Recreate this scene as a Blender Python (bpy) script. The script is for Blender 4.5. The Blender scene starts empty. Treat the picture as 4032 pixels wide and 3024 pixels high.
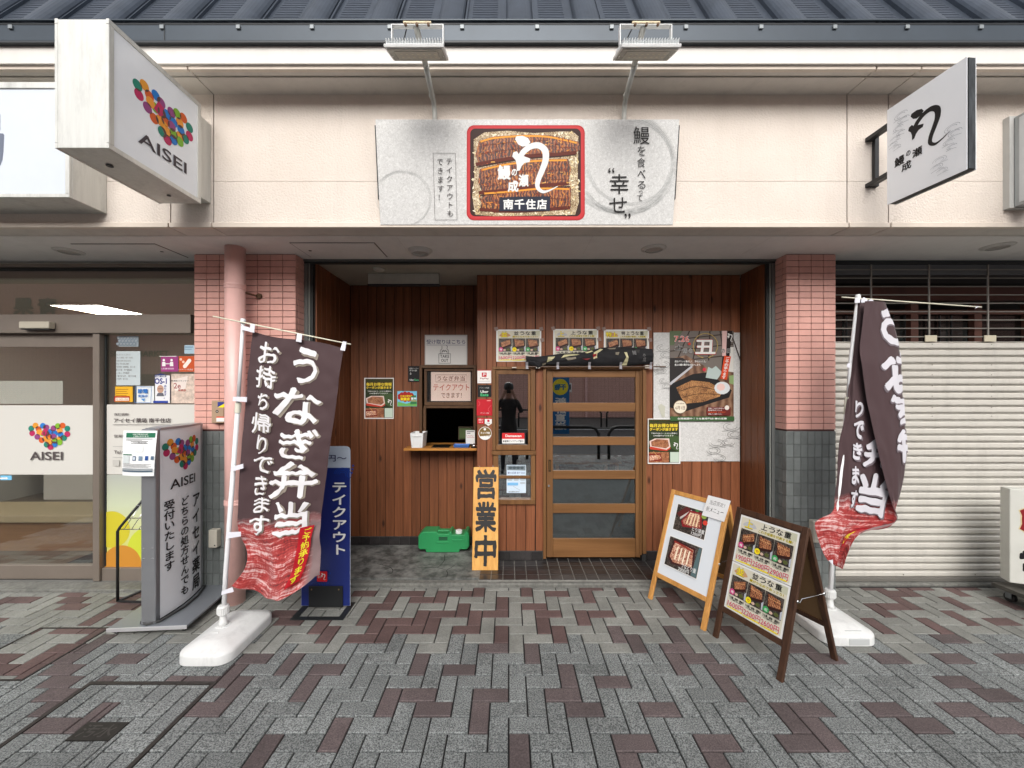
import bpy, bmesh, math, random
from mathutils import Vector, Matrix, noise
rnd = random.Random(7)
SC = bpy.context.scene
COL = SC.collection
# ---------------------------------------------------------------- camera
F = 1571.0                      # focal length in photo pixels (4032 wide)
CX, CY, CZ = 2003.0, 1535.0, 1.69
cam = bpy.data.cameras.new('camera'); camo = bpy.data.objects.new('camera', cam); COL.objects.link(camo)
cam.sensor_width = 36.0; cam.lens = F/4032*36.0
cam.shift_x = 13/4032; cam.shift_y = 23/4032
cam.clip_start = 0.05; cam.clip_end = 3000
camo.location = (0, 0, CZ); camo.rotation_euler = (math.radians(90), 0, 0)
SC.camera = camo
# ---------------------------------------------------------------- world, sun, exposure (overcast)
SUN_EL, SUN_AZ = math.radians(34), math.radians(181)
w = bpy.data.worlds.new('World'); SC.world = w; w.use_nodes = True
nt = w.node_tree; nt.nodes.clear()
sky = nt.nodes.new('ShaderNodeTexSky'); sky.sky_type = 'NISHITA'; sky.sun_disc = False
sky.sun_elevation = SUN_EL; sky.sun_rotation = SUN_AZ; sky.dust_density = 3.0; sky.air_density = 1.0; sky.ozone_density = 1.0
hs = nt.nodes.new('ShaderNodeHueSaturation'); hs.inputs['Saturation'].default_value = 0.22
bg = nt.nodes.new('ShaderNodeBackground'); bg.inputs['Strength'].default_value = 0.15
wo = nt.nodes.new('ShaderNodeOutputWorld')
nt.links.new(sky.outputs[0], hs.inputs['Color']); nt.links.new(hs.outputs[0], bg.inputs['Color']); nt.links.new(bg.outputs[0], wo.inputs['Surface'])
sl = bpy.data.lights.new('sun', 'SUN'); sl.energy = 1.2; sl.angle = math.radians(52); sl.color = (1, 0.96, 0.9)
so = bpy.data.objects.new('sun', sl); COL.objects.link(so)
sd = Vector((math.sin(SUN_AZ)*math.cos(SUN_EL), math.cos(SUN_AZ)*math.cos(SUN_EL), math.sin(SUN_EL)))
so.rotation_euler = sd.to_track_quat('Z', 'Y').to_euler()
SC.view_settings.view_transform = 'Standard'; SC.view_settings.look = 'None'
SC.view_settings.exposure = 0.74; SC.view_settings.gamma = 1.0; SC.view_settings.use_curve_mapping = False
SC.cycles.max_bounces = 8; SC.cycles.transparent_max_bounces = 16
SC.cycles.diffuse_bounces = 5

# ---------------------------------------------------------------- helpers
def P(u, v, Y):                 # photo pixel + distance -> point in the world
    return Vector(((u-CX)/F*Y, Y, CZ-(v-CY)/F*Y))
def px(u, Y): return (u-CX)/F*Y
def pz(v, Y): return CZ-(v-CY)/F*Y

def s2l(c):
    return tuple(((x/255)/12.92 if x/255 <= 0.04045 else ((x/255+0.055)/1.055)**2.4) for x in c)

_M = {}
def mat(name, rgb=(128,128,128), rough=0.6, metal=0.0, lin=None, var=0.0, vscale=6.0, bump=0.0, bscale=60.0, spec=0.5, emit=0.0, stretch=(1,1,1), dirt=0.0, rand=0.0, coat=0.0):
    if name in _M: return _M[name]
    m = bpy.data.materials.new(name); m.use_nodes = True
    n = m.node_tree; b = n.nodes['Principled BSDF']
    c = lin if lin else s2l(rgb)
    b.inputs['Base Color'].default_value = (*c, 1); b.inputs['Roughness'].default_value = rough
    b.inputs['Metallic'].default_value = metal; b.inputs['Specular IOR Level'].default_value = spec
    if coat: b.inputs['Coat Weight'].default_value = coat
    if emit:
        b.inputs['Emission Color'].default_value = (*c, 1); b.inputs['Emission Strength'].default_value = emit
    geo = n.nodes.new('ShaderNodeNewGeometry')
    mp = n.nodes.new('ShaderNodeMapping'); mp.inputs['Scale'].default_value = stretch
    n.links.new(geo.outputs['Position'], mp.inputs['Vector'])
    last = None
    if var or dirt or rand:
        rgbn = n.nodes.new('ShaderNodeRGB'); rgbn.outputs[0].default_value = (*c, 1); last = rgbn.outputs[0]
    if var:
        nz = n.nodes.new('ShaderNodeTexNoise'); nz.inputs['Scale'].default_value = vscale; nz.inputs['Detail'].default_value = 6
        nz.inputs['Roughness'].default_value = 0.65
        n.links.new(mp.outputs[0], nz.inputs['Vector'])
        mr = n.nodes.new('ShaderNodeMapRange'); mr.inputs[1].default_value = 0.3; mr.inputs[2].default_value = 0.7
        mr.inputs[3].default_value = 1-var; mr.inputs[4].default_value = 1+var
        n.links.new(nz.outputs[0], mr.inputs[0])
        last = mul(n, last, mr.outputs[0])
    if rand:
        oi = n.nodes.new('ShaderNodeObjectInfo'); ad = n.nodes.new('ShaderNodeMath'); ad.operation = 'ADD'
        n.links.new(oi.outputs['Random'], ad.inputs[0]); n.links.new(geo.outputs['Random Per Island'], ad.inputs[1])
        fr = n.nodes.new('ShaderNodeMath'); fr.operation = 'FRACT'; n.links.new(ad.outputs[0], fr.inputs[0])
        mr = n.nodes.new('ShaderNodeMapRange'); mr.inputs[3].default_value = 1-rand; mr.inputs[4].default_value = 1+rand
        n.links.new(fr.outputs[0], mr.inputs[0]); last = mul(n, last, mr.outputs[0])
    if dirt:
        nz = n.nodes.new('ShaderNodeTexNoise'); nz.inputs['Scale'].default_value = 2.3; nz.inputs['Detail'].default_value = 9
        nz.inputs['Roughness'].default_value = 0.75
        mp2 = n.nodes.new('ShaderNodeMapping'); mp2.inputs['Scale'].default_value = (3, 3, 0.8)
        n.links.new(geo.outputs['Position'], mp2.inputs['Vector']); n.links.new(mp2.outputs[0], nz.inputs['Vector'])
        mr = n.nodes.new('ShaderNodeMapRange'); mr.inputs[1].default_value = 0.5; mr.inputs[2].default_value = 0.8
        mr.inputs[3].default_value = 1.0; mr.inputs[4].default_value = 1-dirt
        n.links.new(nz.outputs[0], mr.inputs[0]); last = mul(n, last, mr.outputs[0])
    if last is not None: n.links.new(last, b.inputs['Base Color'])
    if bump:
        nz = n.nodes.new('ShaderNodeTexNoise'); nz.inputs['Scale'].default_value = bscale; nz.inputs['Detail'].default_value = 4
        n.links.new(mp.outputs[0], nz.inputs['Vector'])
        bp = n.nodes.new('ShaderNodeBump'); bp.inputs['Strength'].default_value = bump; bp.inputs['Distance'].default_value = 0.01
        n.links.new(nz.outputs[0], bp.inputs['Height']); n.links.new(bp.outputs[0], b.inputs['Normal'])
    _M[name] = m
    return m
def mul(n, col, fac):
    mx = n.nodes.new('ShaderNodeVectorMath'); mx.operation = 'SCALE'
    n.links.new(col, mx.inputs[0]); n.links.new(fac, mx.inputs['Scale'])
    return mx.outputs[0]
def flat(rgb, rough=0.55):      # a printed ink or plain paint
    return mat('ink_%d_%d_%d' % rgb, rgb, rough, spec=0.3)

def glass(name, refl_ior=1.9, tint=(0.8,0.85,0.85), rough=0.0):
    if name in _M: return _M[name]
    m = bpy.data.materials.new(name); m.use_nodes = True; n = m.node_tree; n.nodes.clear()
    o = n.nodes.new('ShaderNodeOutputMaterial'); t = n.nodes.new('ShaderNodeBsdfTransparent'); t.inputs[0].default_value = (*tint, 1)
    g = n.nodes.new('ShaderNodeBsdfGlossy'); g.inputs['Roughness'].default_value = rough; g.inputs[0].default_value = (1,1,1,1)
    # Schlick reflectance per face, the same from both sides; refl_ior here is the reflectance seen straight on
    ge = n.nodes.new('ShaderNodeNewGeometry'); dt = n.nodes.new('ShaderNodeVectorMath'); dt.operation = 'DOT_PRODUCT'
    n.links.new(ge.outputs['Incoming'], dt.inputs[0]); n.links.new(ge.outputs['Normal'], dt.inputs[1])
    def mth(op, a, b_=None, c=None):
        x = n.nodes.new('ShaderNodeMath'); x.operation = op
        for i, q in enumerate((a, b_, c)):
            if q is None: continue
            if isinstance(q, (int, float)): x.inputs[i].default_value = q
            else: n.links.new(q, x.inputs[i])
        return x.outputs[0]
    inv = mth('SUBTRACT', 1.0, mth('ABSOLUTE', dt.outputs['Value'])); p5 = mth('POWER', inv, 5.0)
    fac = mth('MULTIPLY_ADD', p5, 1-refl_ior, refl_ior)
    mx = n.nodes.new('ShaderNodeMixShader')
    n.links.new(fac, mx.inputs[0]); n.links.new(t.outputs[0], mx.inputs[1]); n.links.new(g.outputs[0], mx.inputs[2]); n.links.new(mx.outputs[0], o.inputs[0])
    _M[name] = m
    return m

def tag(o, label=None, cat=None, group=None, kind=None):
    if label: o['label'] = label
    if cat: o['category'] = cat
    if group: o['group'] = group
    if kind: o['kind'] = kind
    return o
def thing(name, loc, label, cat, group=None):
    o = bpy.data.objects.new(name, None); COL.objects.link(o); o.location = loc; o.empty_display_size = 0.1
    return tag(o, label, cat, group)
def struct(o): o['kind'] = 'structure'; return o

def wloc(o):
    return Vector(o.location)       # every Empty root and every mesh stores its world position here (no rotations used)
class B:
    """collects geometry in world coordinates, links it as one mesh"""
    def __init__(self, xf=None):
        self.v = []; self.f = []; self.m = []; self.xf = xf; self.uv = None
    def add(self, vs, fs, mi=0):
        k = len(self.v)
        for p in vs: self.v.append(self.xf(Vector(p)) if self.xf else Vector(p))
        for f in fs: self.f.append([i+k for i in f]); self.m.append(mi)
        return self
    def box(self, x0, x1, y0, y1, z0, z1, mi=0, bev=0.0):
        if x0 > x1: x0, x1 = x1, x0
        if y0 > y1: y0, y1 = y1, y0
        if z0 > z1: z0, z1 = z1, z0
        if bev <= 0:
            vs = [(x0,y0,z0),(x1,y0,z0),(x1,y1,z0),(x0,y1,z0),(x0,y0,z1),(x1,y0,z1),(x1,y1,z1),(x0,y1,z1)]
            return self.add(vs, [(0,3,2,1),(4,5,6,7),(0,1,5,4),(1,2,6,5),(2,3,7,6),(3,0,4,7)], mi)
        bm = bmesh.new(); bmesh.ops.create_cube(bm, size=1)
        for v in bm.verts: v.co = Vector(((x0+x1)/2+v.co.x*(x1-x0), (y0+y1)/2+v.co.y*(y1-y0), (z0+z1)/2+v.co.z*(z1-z0)))
        bmesh.ops.bevel(bm, geom=bm.edges[:], offset=min(bev, (x1-x0)*.45, (y1-y0)*.45, (z1-z0)*.45), segments=2 if bev > .006 else 1, affect='EDGES', profile=0.6)
        bm.verts.index_update()
        self.add([v.co for v in bm.verts], [[v.index for v in f.verts] for f in bm.faces], mi); bm.free()
        return self
    def tube(self, pts, r, seg=10, mi=0, cap=True):
        pts = [Vector(p) for p in pts]; n = len(pts)
        rs = r if isinstance(r, (list, tuple)) else [r]*n
        t0 = (pts[1]-pts[0]).normalized(); up = Vector((0,0,1)) if abs(t0.z) < 0.9 else Vector((1,0,0))
        a = t0.cross(up).normalized(); vs = []
        for i in range(n):
            t = (pts[min(i+1,n-1)]-pts[max(i-1,0)]).normalized()
            a = (a - t*a.dot(t)).normalized(); b = t.cross(a)
            for k in range(seg):
                g = 2*math.pi*k/seg; vs.append(pts[i]+(a*math.cos(g)+b*math.sin(g))*rs[i])
        fs = [(i*seg+k, i*seg+(k+1)%seg, (i+1)*seg+(k+1)%seg, (i+1)*seg+k) for i in range(n-1) for k in range(seg)]
        if cap: fs += [tuple(reversed(range(seg))), tuple((n-1)*seg+k for k in range(seg))]
        return self.add(vs, fs, mi)
    def prism(self, poly, d0, d1, mi=0, axis='y'):
        """polygon of (a,b) extruded along axis"""
        def mk(a, b, d):
            return (a, d, b) if axis == 'y' else ((d, a, b) if axis == 'x' else (a, b, d))
        n = len(poly); vs = [mk(a, b, d0) for a, b in poly]+[mk(a, b, d1) for a, b in poly]
        fs = [tuple(range(n)), tuple(reversed(range(n, 2*n)))]+[(i, i+n, (i+1) % n+n, (i+1) % n) for i in range(n)]
        return self.add(vs, fs, mi)
    def lathe(self, prof, cx, cy, seg=20, mi=0, sx=1, sy=1):
        vs = []; n = len(prof)
        for r, z in prof:
            for k in range(seg):
                g = 2*math.pi*k/seg; vs.append((cx+r*math.cos(g)*sx, cy+r*math.sin(g)*sy, z))
        fs = [(i*seg+k, i*seg+(k+1)%seg, (i+1)*seg+(k+1)%seg, (i+1)*seg+k) for i in range(n-1) for k in range(seg)]
        fs += [tuple(reversed(range(seg))), tuple((n-1)*seg+k for k in range(seg))]
        return self.add(vs, fs, mi)
    def build(self, name, mats, parent=None, smooth=False, bev=0.0, label=None, recalc=True):
        if not self.v: return None
        c = sum(self.v, Vector())/len(self.v)
        me = bpy.data.meshes.new(name); me.from_pydata([v-c for v in self.v], [], self.f)
        if not isinstance(mats, (list, tuple)): mats = [mats]
        for m in mats: me.materials.append(m)
        me.polygons.foreach_set('material_index', self.m)
        if recalc or bev:
            bm = bmesh.new(); bm.from_mesh(me)
            if recalc: bmesh.ops.recalc_face_normals(bm, faces=bm.faces)
            if bev: bmesh.ops.bevel(bm, geom=[e for e in bm.edges if len(e.link_faces) == 2 and e.calc_face_angle(0) > .5], offset=bev, segments=1, affect='EDGES')
            bm.to_mesh(me); bm.free()
        if self.uv: 
            uvl = me.uv_layers.new(name='UVMap')
            for l in me.loops: uvl.data[l.index].uv = self.uv[l.vertex_index]
        if smooth: me.polygons.foreach_set('use_smooth', [True]*len(me.polygons))
        me.update()
        o = bpy.data.objects.new(name, me); COL.objects.link(o)
        return place(o, c, parent, label)
def place(o, c, parent=None, label=None):
    if parent is not None:
        o.parent = parent; o.location = c
        o.matrix_parent_inverse = Matrix.Translation(-WL(parent))
    else: o.location = c
    if label: o['label'] = label
    return o
def WL(o):      # world location (no object here is rotated)
    return Vector(o.location)
def inst(o, c, parent=None, name=None):
    q = o.copy(); COL.objects.link(q)
    if name: q.name = name
    q.location = c
    if parent is not None: q.parent = parent; q.matrix_parent_inverse = Matrix.Translation(-WL(parent))
    return q
def flatbox(name, u0, v0, u1, v1, Y, th, m, parent, bev=0.0):      # board facing the camera from photo pixels
    return B().box(px(u0,Y), px(u1,Y), Y, Y+th, pz(v1,Y), pz(v0,Y), 0, bev).build(name, m, parent)

# ---------------------------------------------------------------- flat print and lettering
_G = {}
def glyph(s, bold=0.0, res=3):
    k = (s, bold, res)
    if k not in _G:
        c = bpy.data.curves.new('t', 'FONT'); c.body = s; c.size = 1; c.offset = bold; c.resolution_u = res
        o = bpy.data.objects.new('t', c); me = bpy.data.meshes.new_from_object(o)
        _G[k] = ([(v.co.x, v.co.y) for v in me.vertices], [list(p.vertices) for p in me.polygons])
        bpy.data.objects.remove(o); bpy.data.curves.remove(c); bpy.data.meshes.remove(me)
    return _G[k]
class Art:
    """flat print: 2D shapes on a surface map(x, y, height) -> world point; each layer is a hair above the last"""
    def __init__(self, fmap, base=0.0004, step=0.00015, grid=None, jit=0.0, jscale=30):
        self.map = fmap; self.h = base; self.step = step; self.grid = grid; self.jit = jit; self.js = jscale
        self.parts = {}; self.clip = None; self.cyc = 0; self.k = 0
    def _add(self, part, vs, fs, m):
        d = self.parts.setdefault(part, dict(b=B(), m=[]))
        if m not in d['m']: d['m'].append(m)
        mi = d['m'].index(m)
        if self.grid or self.clip:
            bm = bmesh.new(); bv = [bm.verts.new((x, y, 0)) for x, y in vs]
            for f in fs:
                try: bm.faces.new([bv[i] for i in f])
                except ValueError: pass
            def cut(ax, val, outer=False, inner=False):
                co = (val,0,0) if ax == 0 else (0,val,0); no = (1,0,0) if ax == 0 else (0,1,0)
                bmesh.ops.bisect_plane(bm, geom=bm.verts[:]+bm.edges[:]+bm.faces[:], plane_co=co, plane_no=no, clear_outer=outer, clear_inner=inner)
            if self.clip:
                x0, y0, x1, y1 = self.clip
                cut(0, x0, inner=True); cut(0, x1, outer=True); cut(1, y0, inner=True); cut(1, y1, outer=True)
            if self.grid and bm.verts:
                for ax in (0, 1):
                    lo = min(v.co[ax] for v in bm.verts); hi = max(v.co[ax] for v in bm.verts)
                    g = self.grid; k = math.floor(lo/g)+1
                    while k*g < hi: cut(ax, k*g); k += 1
            bm.verts.index_update()
            vs = [(v.co.x, v.co.y) for v in bm.verts]; fs = [[v.index for v in f.verts] for f in bm.faces]; bm.free()
        if self.jit:
            vs = [(x+self.jit*noise.noise(Vector((x*self.js, y*self.js, 3))), y+self.jit*noise.noise(Vector((x*self.js, y*self.js, 9)))) for x, y in vs]
        if vs: d['b'].add([self.map(x, y, self.h) for x, y in vs], fs, mi)
        if self.cyc:
            self.k += 1; self.h = self.h0+(self.k % self.cyc)*self.step
        else: self.h += self.step
    def cycle(self, n):
        if n: self.cyc, self.h0, self.k = n, self.h, 0
        else: self.h = self.h0+self.cyc*self.step; self.cyc = 0
        return self
    def poly(self, pts, m, part='print'): self._add(part, pts, [list(range(len(pts)))], m); return self
    def rect(self, x0, y0, x1, y1, m, part='print'): return self.poly([(x0,y0),(x1,y0),(x1,y1),(x0,y1)], m, part)
    def rrect(self, x0, y0, x1, y1, r, m, part='print', n=5):
        pts = []
        sx = 1 if x1 > x0 else -1; sy = 1 if y1 > y0 else -1
        for cx, cy, a in ((x1-sx*r, y0+sy*r, -90), (x1-sx*r, y1-sy*r, 0), (x0+sx*r, y1-sy*r, 90), (x0+sx*r, y0+sy*r, 180)):
            for k in range(n+1):
                g = math.radians(a+90*k/n); pts.append((cx+sx*r*math.cos(g), cy+sy*r*math.sin(g)))
        return self.poly(pts, m, part)
    def circ(self, x, y, r, m, part='print', n=24, ry=None, rot=0):
        ry = ry or r; c, s = math.cos(rot), math.sin(rot)
        return self.poly([(x+r*math.cos(2*math.pi*k/n)*c-ry*math.sin(2*math.pi*k/n)*s, y+r*math.cos(2*math.pi*k/n)*s+ry*math.sin(2*math.pi*k/n)*c) for k in range(n)], m, part)
    def stroke(self, pts, wd, m, part='print', smooth=True):
        """ribbon along points, wd a width or a list of widths"""
        n = len(pts); ws = list(wd) if isinstance(wd, (list, tuple)) else [wd]*n
        if smooth and n > 2:
            q = []; qw = []
            for i in range(n-1):
                p0, p1, p2, p3 = pts[max(i-1,0)], pts[i], pts[i+1], pts[min(i+2,n-1)]
                for k in range(5):
                    t = k/5; q.append(tuple(0.5*((2*p1[j])+(-p0[j]+p2[j])*t+(2*p0[j]-5*p1[j]+4*p2[j]-p3[j])*t*t+(-p0[j]+3*p1[j]-3*p2[j]+p3[j])*t**3) for j in (0,1)))
                    qw.append(ws[i]*(1-t)+ws[i+1]*t)
            q.append(pts[-1]); qw.append(ws[-1]); pts, ws = q, qw; n = len(pts)
        vs = []
        for i in range(n):
            dx = pts[min(i+1,n-1)][0]-pts[max(i-1,0)][0]; dy = pts[min(i+1,n-1)][1]-pts[max(i-1,0)][1]
            l = math.hypot(dx, dy) or 1; nx, ny = -dy/l*ws[i]/2, dx/l*ws[i]/2
            vs += [(pts[i][0]+nx, pts[i][1]+ny), (pts[i][0]-nx, pts[i][1]-ny)]
        fs = [(2*i, 2*i+1, 2*i+3, 2*i+2) for i in range(n-1)]
        self._add(part, vs, fs, m); return self
    def text(self, s, x0, y0, x1, y1, m, bold=0.0, part='lettering', rot=0.0, em=False, mirror=False):
        """a line of text fitted to the box x0..x1, y0..y1 (y0 = bottom of the letters, y1 = top)"""
        if bold > 0.012:            # a heavier, brush-like face: the same glyph struck several times round a small circle
            k = 8 if bold >= .03 else 4
            nx_ = 1/(1.2*max(1, len(s)*.62)) if not em else 1
            st, h0 = self.step, self.h; self.step = st*.06
            for i in range(k+1):
                r = 0 if i == k else 1
                g = 2*math.pi*i/k; ox = math.cos(g)*bold*r*abs(x1-x0)*nx_; oy = math.sin(g)*bold*r*(y1-y0)*(1 if em else .95)
                sh_ = 1 if em else 1-2*bold*.9
                xm, ym = (x0+x1)/2+ox, (y0+y1)/2+oy; hx = (x1-x0)/2*(1 if em else 1-2*bold*nx_); hy = (y1-y0)/2*(1 if em else 1-2*bold*.9)
                self.text(s, xm-hx, ym-hy, xm+hx, ym+hy, m, 0, part, rot, em, mirror)
            self.step = st; self.h = max(self.h, h0+st)
            return self
        vs, fs = glyph(s, max(bold, 0) if bold > 0 else bold)
        if not vs: return self
        if em: ax0, ax1, ay0, ay1 = 0, 1, -.12, .88
        else:
            ax0 = min(v[0] for v in vs); ax1 = max(v[0] for v in vs); ay0 = min(v[1] for v in vs); ay1 = max(v[1] for v in vs)
        W = ax1-ax0 or 1; H = ay1-ay0 or 1; out = []
        for a, b in vs:
            u = (a-ax0)/W-.5; v = (b-ay0)/H-.5
            if mirror: u = -u
            X = u*(x1-x0); Y = v*(y1-y0)
            if rot: X, Y = X*math.cos(rot)-Y*math.sin(rot), X*math.sin(rot)+Y*math.cos(rot)
            out.append(((x0+x1)/2+X, (y0+y1)/2+Y))
        self._add(part, out, fs, m); return self
    def vtext(self, s, x0, ytop, x1, ybot, m, bold=0.0, part='lettering', shear=0.0, fill=1.0):
        """text running downwards, one em cell per character; (x0,ytop) to (x1,ybot)"""
        n = len(s)
        for i, ch in enumerate(s):
            a = ytop+(ybot-ytop)*i/n; b = ytop+(ybot-ytop)*(i+1)/n; mid = (a+b)/2; hh = (a-b)*fill/2
            if ch == ' ': continue
            dx = shear*(i/n)
            if ch in 'ー〜':
                self.text(ch, x0+dx, mid-hh, x1+dx, mid+hh, m, bold, part, rot=-math.pi/2, em=True)
            else: self.text(ch, x0+dx, mid-hh, x1+dx, mid+hh, m, bold, part, em=True)
        return self
    def done(self, parent=None, label=None):
        out = []
        for k, d in self.parts.items():
            o = d['b'].build(k.split('#')[0], d['m'], parent, recalc=False)
            if o: out.append(o)
        self.parts = {}
        return out
def front(Y):                   # art drawn in photo pixels (v down) on a plane facing the camera at distance Y
    return lambda u, v, h: (lambda q: Vector((q.x, Y-h, q.z)))(P(u, v, Y))
class Frame:
    """local frame: x along the board, y up the board, h out of it"""
    def __init__(self, o, ex, ey):
        self.o = Vector(o); self.ex = Vector(ex).normalized(); self.ey = Vector(ey).normalized(); self.n = self.ex.cross(self.ey).normalized()
    def __call__(self, x, y, h=0): return self.o+self.ex*x+self.ey*y+self.n*h
    def v(self, p): return self(p[0], p[2], -p[1])      # B() transform: x, depth into the board, up
# ================================================================ procedural materials of the place
def nodes_of(name):
    m = bpy.data.materials.new(name); m.use_nodes = True; n = m.node_tree; _M[name] = m
    return m, n, n.nodes['Principled BSDF']
def nd(n, t, **kw):
    x = n.nodes.new(t)
    for k, v in kw.items():
        if k.startswith('i_'):
            key = k[2:]; x.inputs[int(key) if key.isdigit() else key].default_value = v
        else: setattr(x, k, v)
    return x
def ramp(n, src, stops):
    r = n.nodes.new('ShaderNodeValToRGB'); e = r.color_ramp.elements
    while len(e) < len(stops): e.new(0.5)
    for k, (p, c) in enumerate(stops): e[k].position = p; e[k].color = (*c, 1)
    n.links.new(src, r.inputs[0]); return r.outputs[0]
def rand_node(n):
    oi = nd(n, 'ShaderNodeObjectInfo'); g = nd(n, 'ShaderNodeNewGeometry'); a = nd(n, 'ShaderNodeMath', operation='ADD'); f = nd(n, 'ShaderNodeMath', operation='FRACT')
    n.links.new(oi.outputs['Random'], a.inputs[0]); n.links.new(g.outputs['Random Per Island'], a.inputs[1]); n.links.new(a.outputs[0], f.inputs[0])
    return f.outputs[0], g
def rng(n, src, a, b, lo=0.0, hi=1.0):
    m = nd(n, 'ShaderNodeMapRange'); m.inputs[1].default_value = lo; m.inputs[2].default_value = hi; m.inputs[3].default_value = a; m.inputs[4].default_value = b
    n.links.new(src, m.inputs[0]); return m.outputs[0]
def bump(n, b, src, st, dist=0.01):
    p = nd(n, 'ShaderNodeBump'); p.inputs['Strength'].default_value = st; p.inputs['Distance'].default_value = dist
    n.links.new(src, p.inputs['Height']); n.links.new(p.outputs[0], b.inputs['Normal'])

def wood(name, dark, light, scale=1.0, axis='z', rough=0.5, knots=True, grain=1.0, vr=0.25):
    if name in _M: return _M[name]
    m, n, b = nodes_of(name)
    r, g = rand_node(n)
    off = nd(n, 'ShaderNodeCombineXYZ'); k = nd(n, 'ShaderNodeMath', operation='MULTIPLY', i_1=37.0); n.links.new(r, k.inputs[0])
    for i in range(3): n.links.new(k.outputs[0], off.inputs[i])
    va = nd(n, 'ShaderNodeVectorMath', operation='ADD'); n.links.new(g.outputs['Position'], va.inputs[0]); n.links.new(off.outputs[0], va.inputs[1])
    s = {'z': (26, 26, 1.1), 'x': (1.1, 26, 26), 'y': (26, 1.1, 26)}[axis]
    mp = nd(n, 'ShaderNodeMapping'); mp.inputs['Scale'].default_value = tuple(q*scale for q in s); n.links.new(va.outputs[0], mp.inputs[0])
    nz = nd(n, 'ShaderNodeTexNoise', i_Scale=1.0, i_Detail=8.0, i_Roughness=0.7, i_Distortion=0.6); n.links.new(mp.outputs[0], nz.inputs[0])
    mp2 = nd(n, 'ShaderNodeMapping'); mp2.inputs['Scale'].default_value = tuple(q*scale*5 for q in s); n.links.new(va.outputs[0], mp2.inputs[0])
    nz2 = nd(n, 'ShaderNodeTexNoise', i_Scale=1.0, i_Detail=3.0, i_Roughness=0.6); n.links.new(mp2.outputs[0], nz2.inputs[0])
    mxx = nd(n, 'ShaderNodeMath', operation='MULTIPLY_ADD', i_1=0.35*grain); n.links.new(nz2.outputs[0], mxx.inputs[0]); n.links.new(nz.outputs[0], mxx.inputs[2])
    c = ramp(n, mxx.outputs[0], [(0.42, dark), (0.85, light)])
    c = mul(n, c, rng(n, r, 1-vr, 1+vr))
    if knots:
        mp3 = nd(n, 'ShaderNodeMapping'); mp3.inputs['Scale'].default_value = (5.5, 5.5, 2.2); n.links.new(va.outputs[0], mp3.inputs[0])
        vo = nd(n, 'ShaderNodeTexVoronoi', i_Scale=1.0); n.links.new(mp3.outputs[0], vo.inputs[0])
        c = mul(n, c, rng(n, vo.outputs['Distance'], 0.25, 1.0, 0.04, 0.11))
    n.links.new(c, b.inputs['Base Color']); b.inputs['Roughness'].default_value = rough; b.inputs['Specular IOR Level'].default_value = 0.35
    bump(n, b, mxx.outputs[0], 0.25, 0.003)
    return m
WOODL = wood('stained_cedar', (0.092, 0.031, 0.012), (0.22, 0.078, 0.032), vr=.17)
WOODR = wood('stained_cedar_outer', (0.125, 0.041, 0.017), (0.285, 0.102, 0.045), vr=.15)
DOORW = wood('varnished_door_wood', (0.135, 0.062, 0.022), (0.24, 0.118, 0.046), 0.5, knots=False, grain=.3, vr=.08, rough=.45)
DOORH = wood('varnished_door_wood_flat', (0.15, 0.07, 0.024), (0.26, 0.125, 0.048), 0.5, axis='x', knots=False, grain=.3, vr=.06, rough=.45)
SHELF = wood('honey_wood', (0.32, 0.125, 0.025), (0.55, 0.25, 0.06), 0.6, axis='x', knots=False, vr=.05, rough=.35)
SIGNW = wood('light_pine', (0.55, 0.25, 0.055), (0.80, 0.45, 0.13), 0.55, knots=False, vr=.03, rough=.5)
ABW = wood('oak_frame', (0.42, 0.19, 0.045), (0.66, 0.33, 0.095), 0.9, knots=False, vr=.08)
ABD = wood('dark_frame', (0.032, 0.014, 0.008), (0.085, 0.04, 0.022), 0.8, knots=False, vr=.1, rough=.42)

def stone(name, a, bcol, speck, sscale, rough=.75, vr=.14, bmp=.3):
    m, n, b = nodes_of(name); r, g = rand_node(n)
    off = nd(n, 'ShaderNodeCombineXYZ'); k = nd(n, 'ShaderNodeMath', operation='MULTIPLY', i_1=11.0); n.links.new(r, k.inputs[0]); n.links.new(k.outputs[0], off.inputs[2])
    va = nd(n, 'ShaderNodeVectorMath', operation='ADD'); n.links.new(g.outputs['Position'], va.inputs[0]); n.links.new(off.outputs[0], va.inputs[1])
    n1 = nd(n, 'ShaderNodeTexNoise', i_Scale=sscale, i_Detail=3.0, i_Roughness=0.65); n.links.new(va.outputs[0], n1.inputs[0])
    c = ramp(n, n1.outputs[0], [(0.5-speck, a), (0.5+speck, bcol)])
    n2 = nd(n, 'ShaderNodeTexNoise', i_Scale=3.1, i_Detail=7.0, i_Roughness=0.7); n.links.new(g.outputs['Position'], n2.inputs[0])
    c = mul(n, c, rng(n, n2.outputs[0], 0.72, 1.2, 0.3, 0.7)); c = mul(n, c, rng(n, r, 1-vr, 1+vr))
    n3 = nd(n, 'ShaderNodeTexVoronoi', i_Scale=9.0); n.links.new(g.outputs['Position'], n3.inputs[0])
    c = mul(n, c, rng(n, n3.outputs['Distance'], 0.62, 1.0, 0.02, 0.07))
    n.links.new(c, b.inputs['Base Color']); b.inputs['Roughness'].default_value = rough; bump(n, b, n1.outputs[0], bmp, 0.002)
    return m
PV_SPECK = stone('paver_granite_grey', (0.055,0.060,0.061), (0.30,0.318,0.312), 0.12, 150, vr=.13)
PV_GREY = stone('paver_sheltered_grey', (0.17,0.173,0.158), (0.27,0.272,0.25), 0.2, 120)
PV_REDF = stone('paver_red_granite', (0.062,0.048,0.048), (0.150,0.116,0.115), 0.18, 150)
PV_RED = stone('paver_sheltered_red', (0.085,0.052,0.049), (0.138,0.087,0.082), 0.2, 120)
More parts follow.
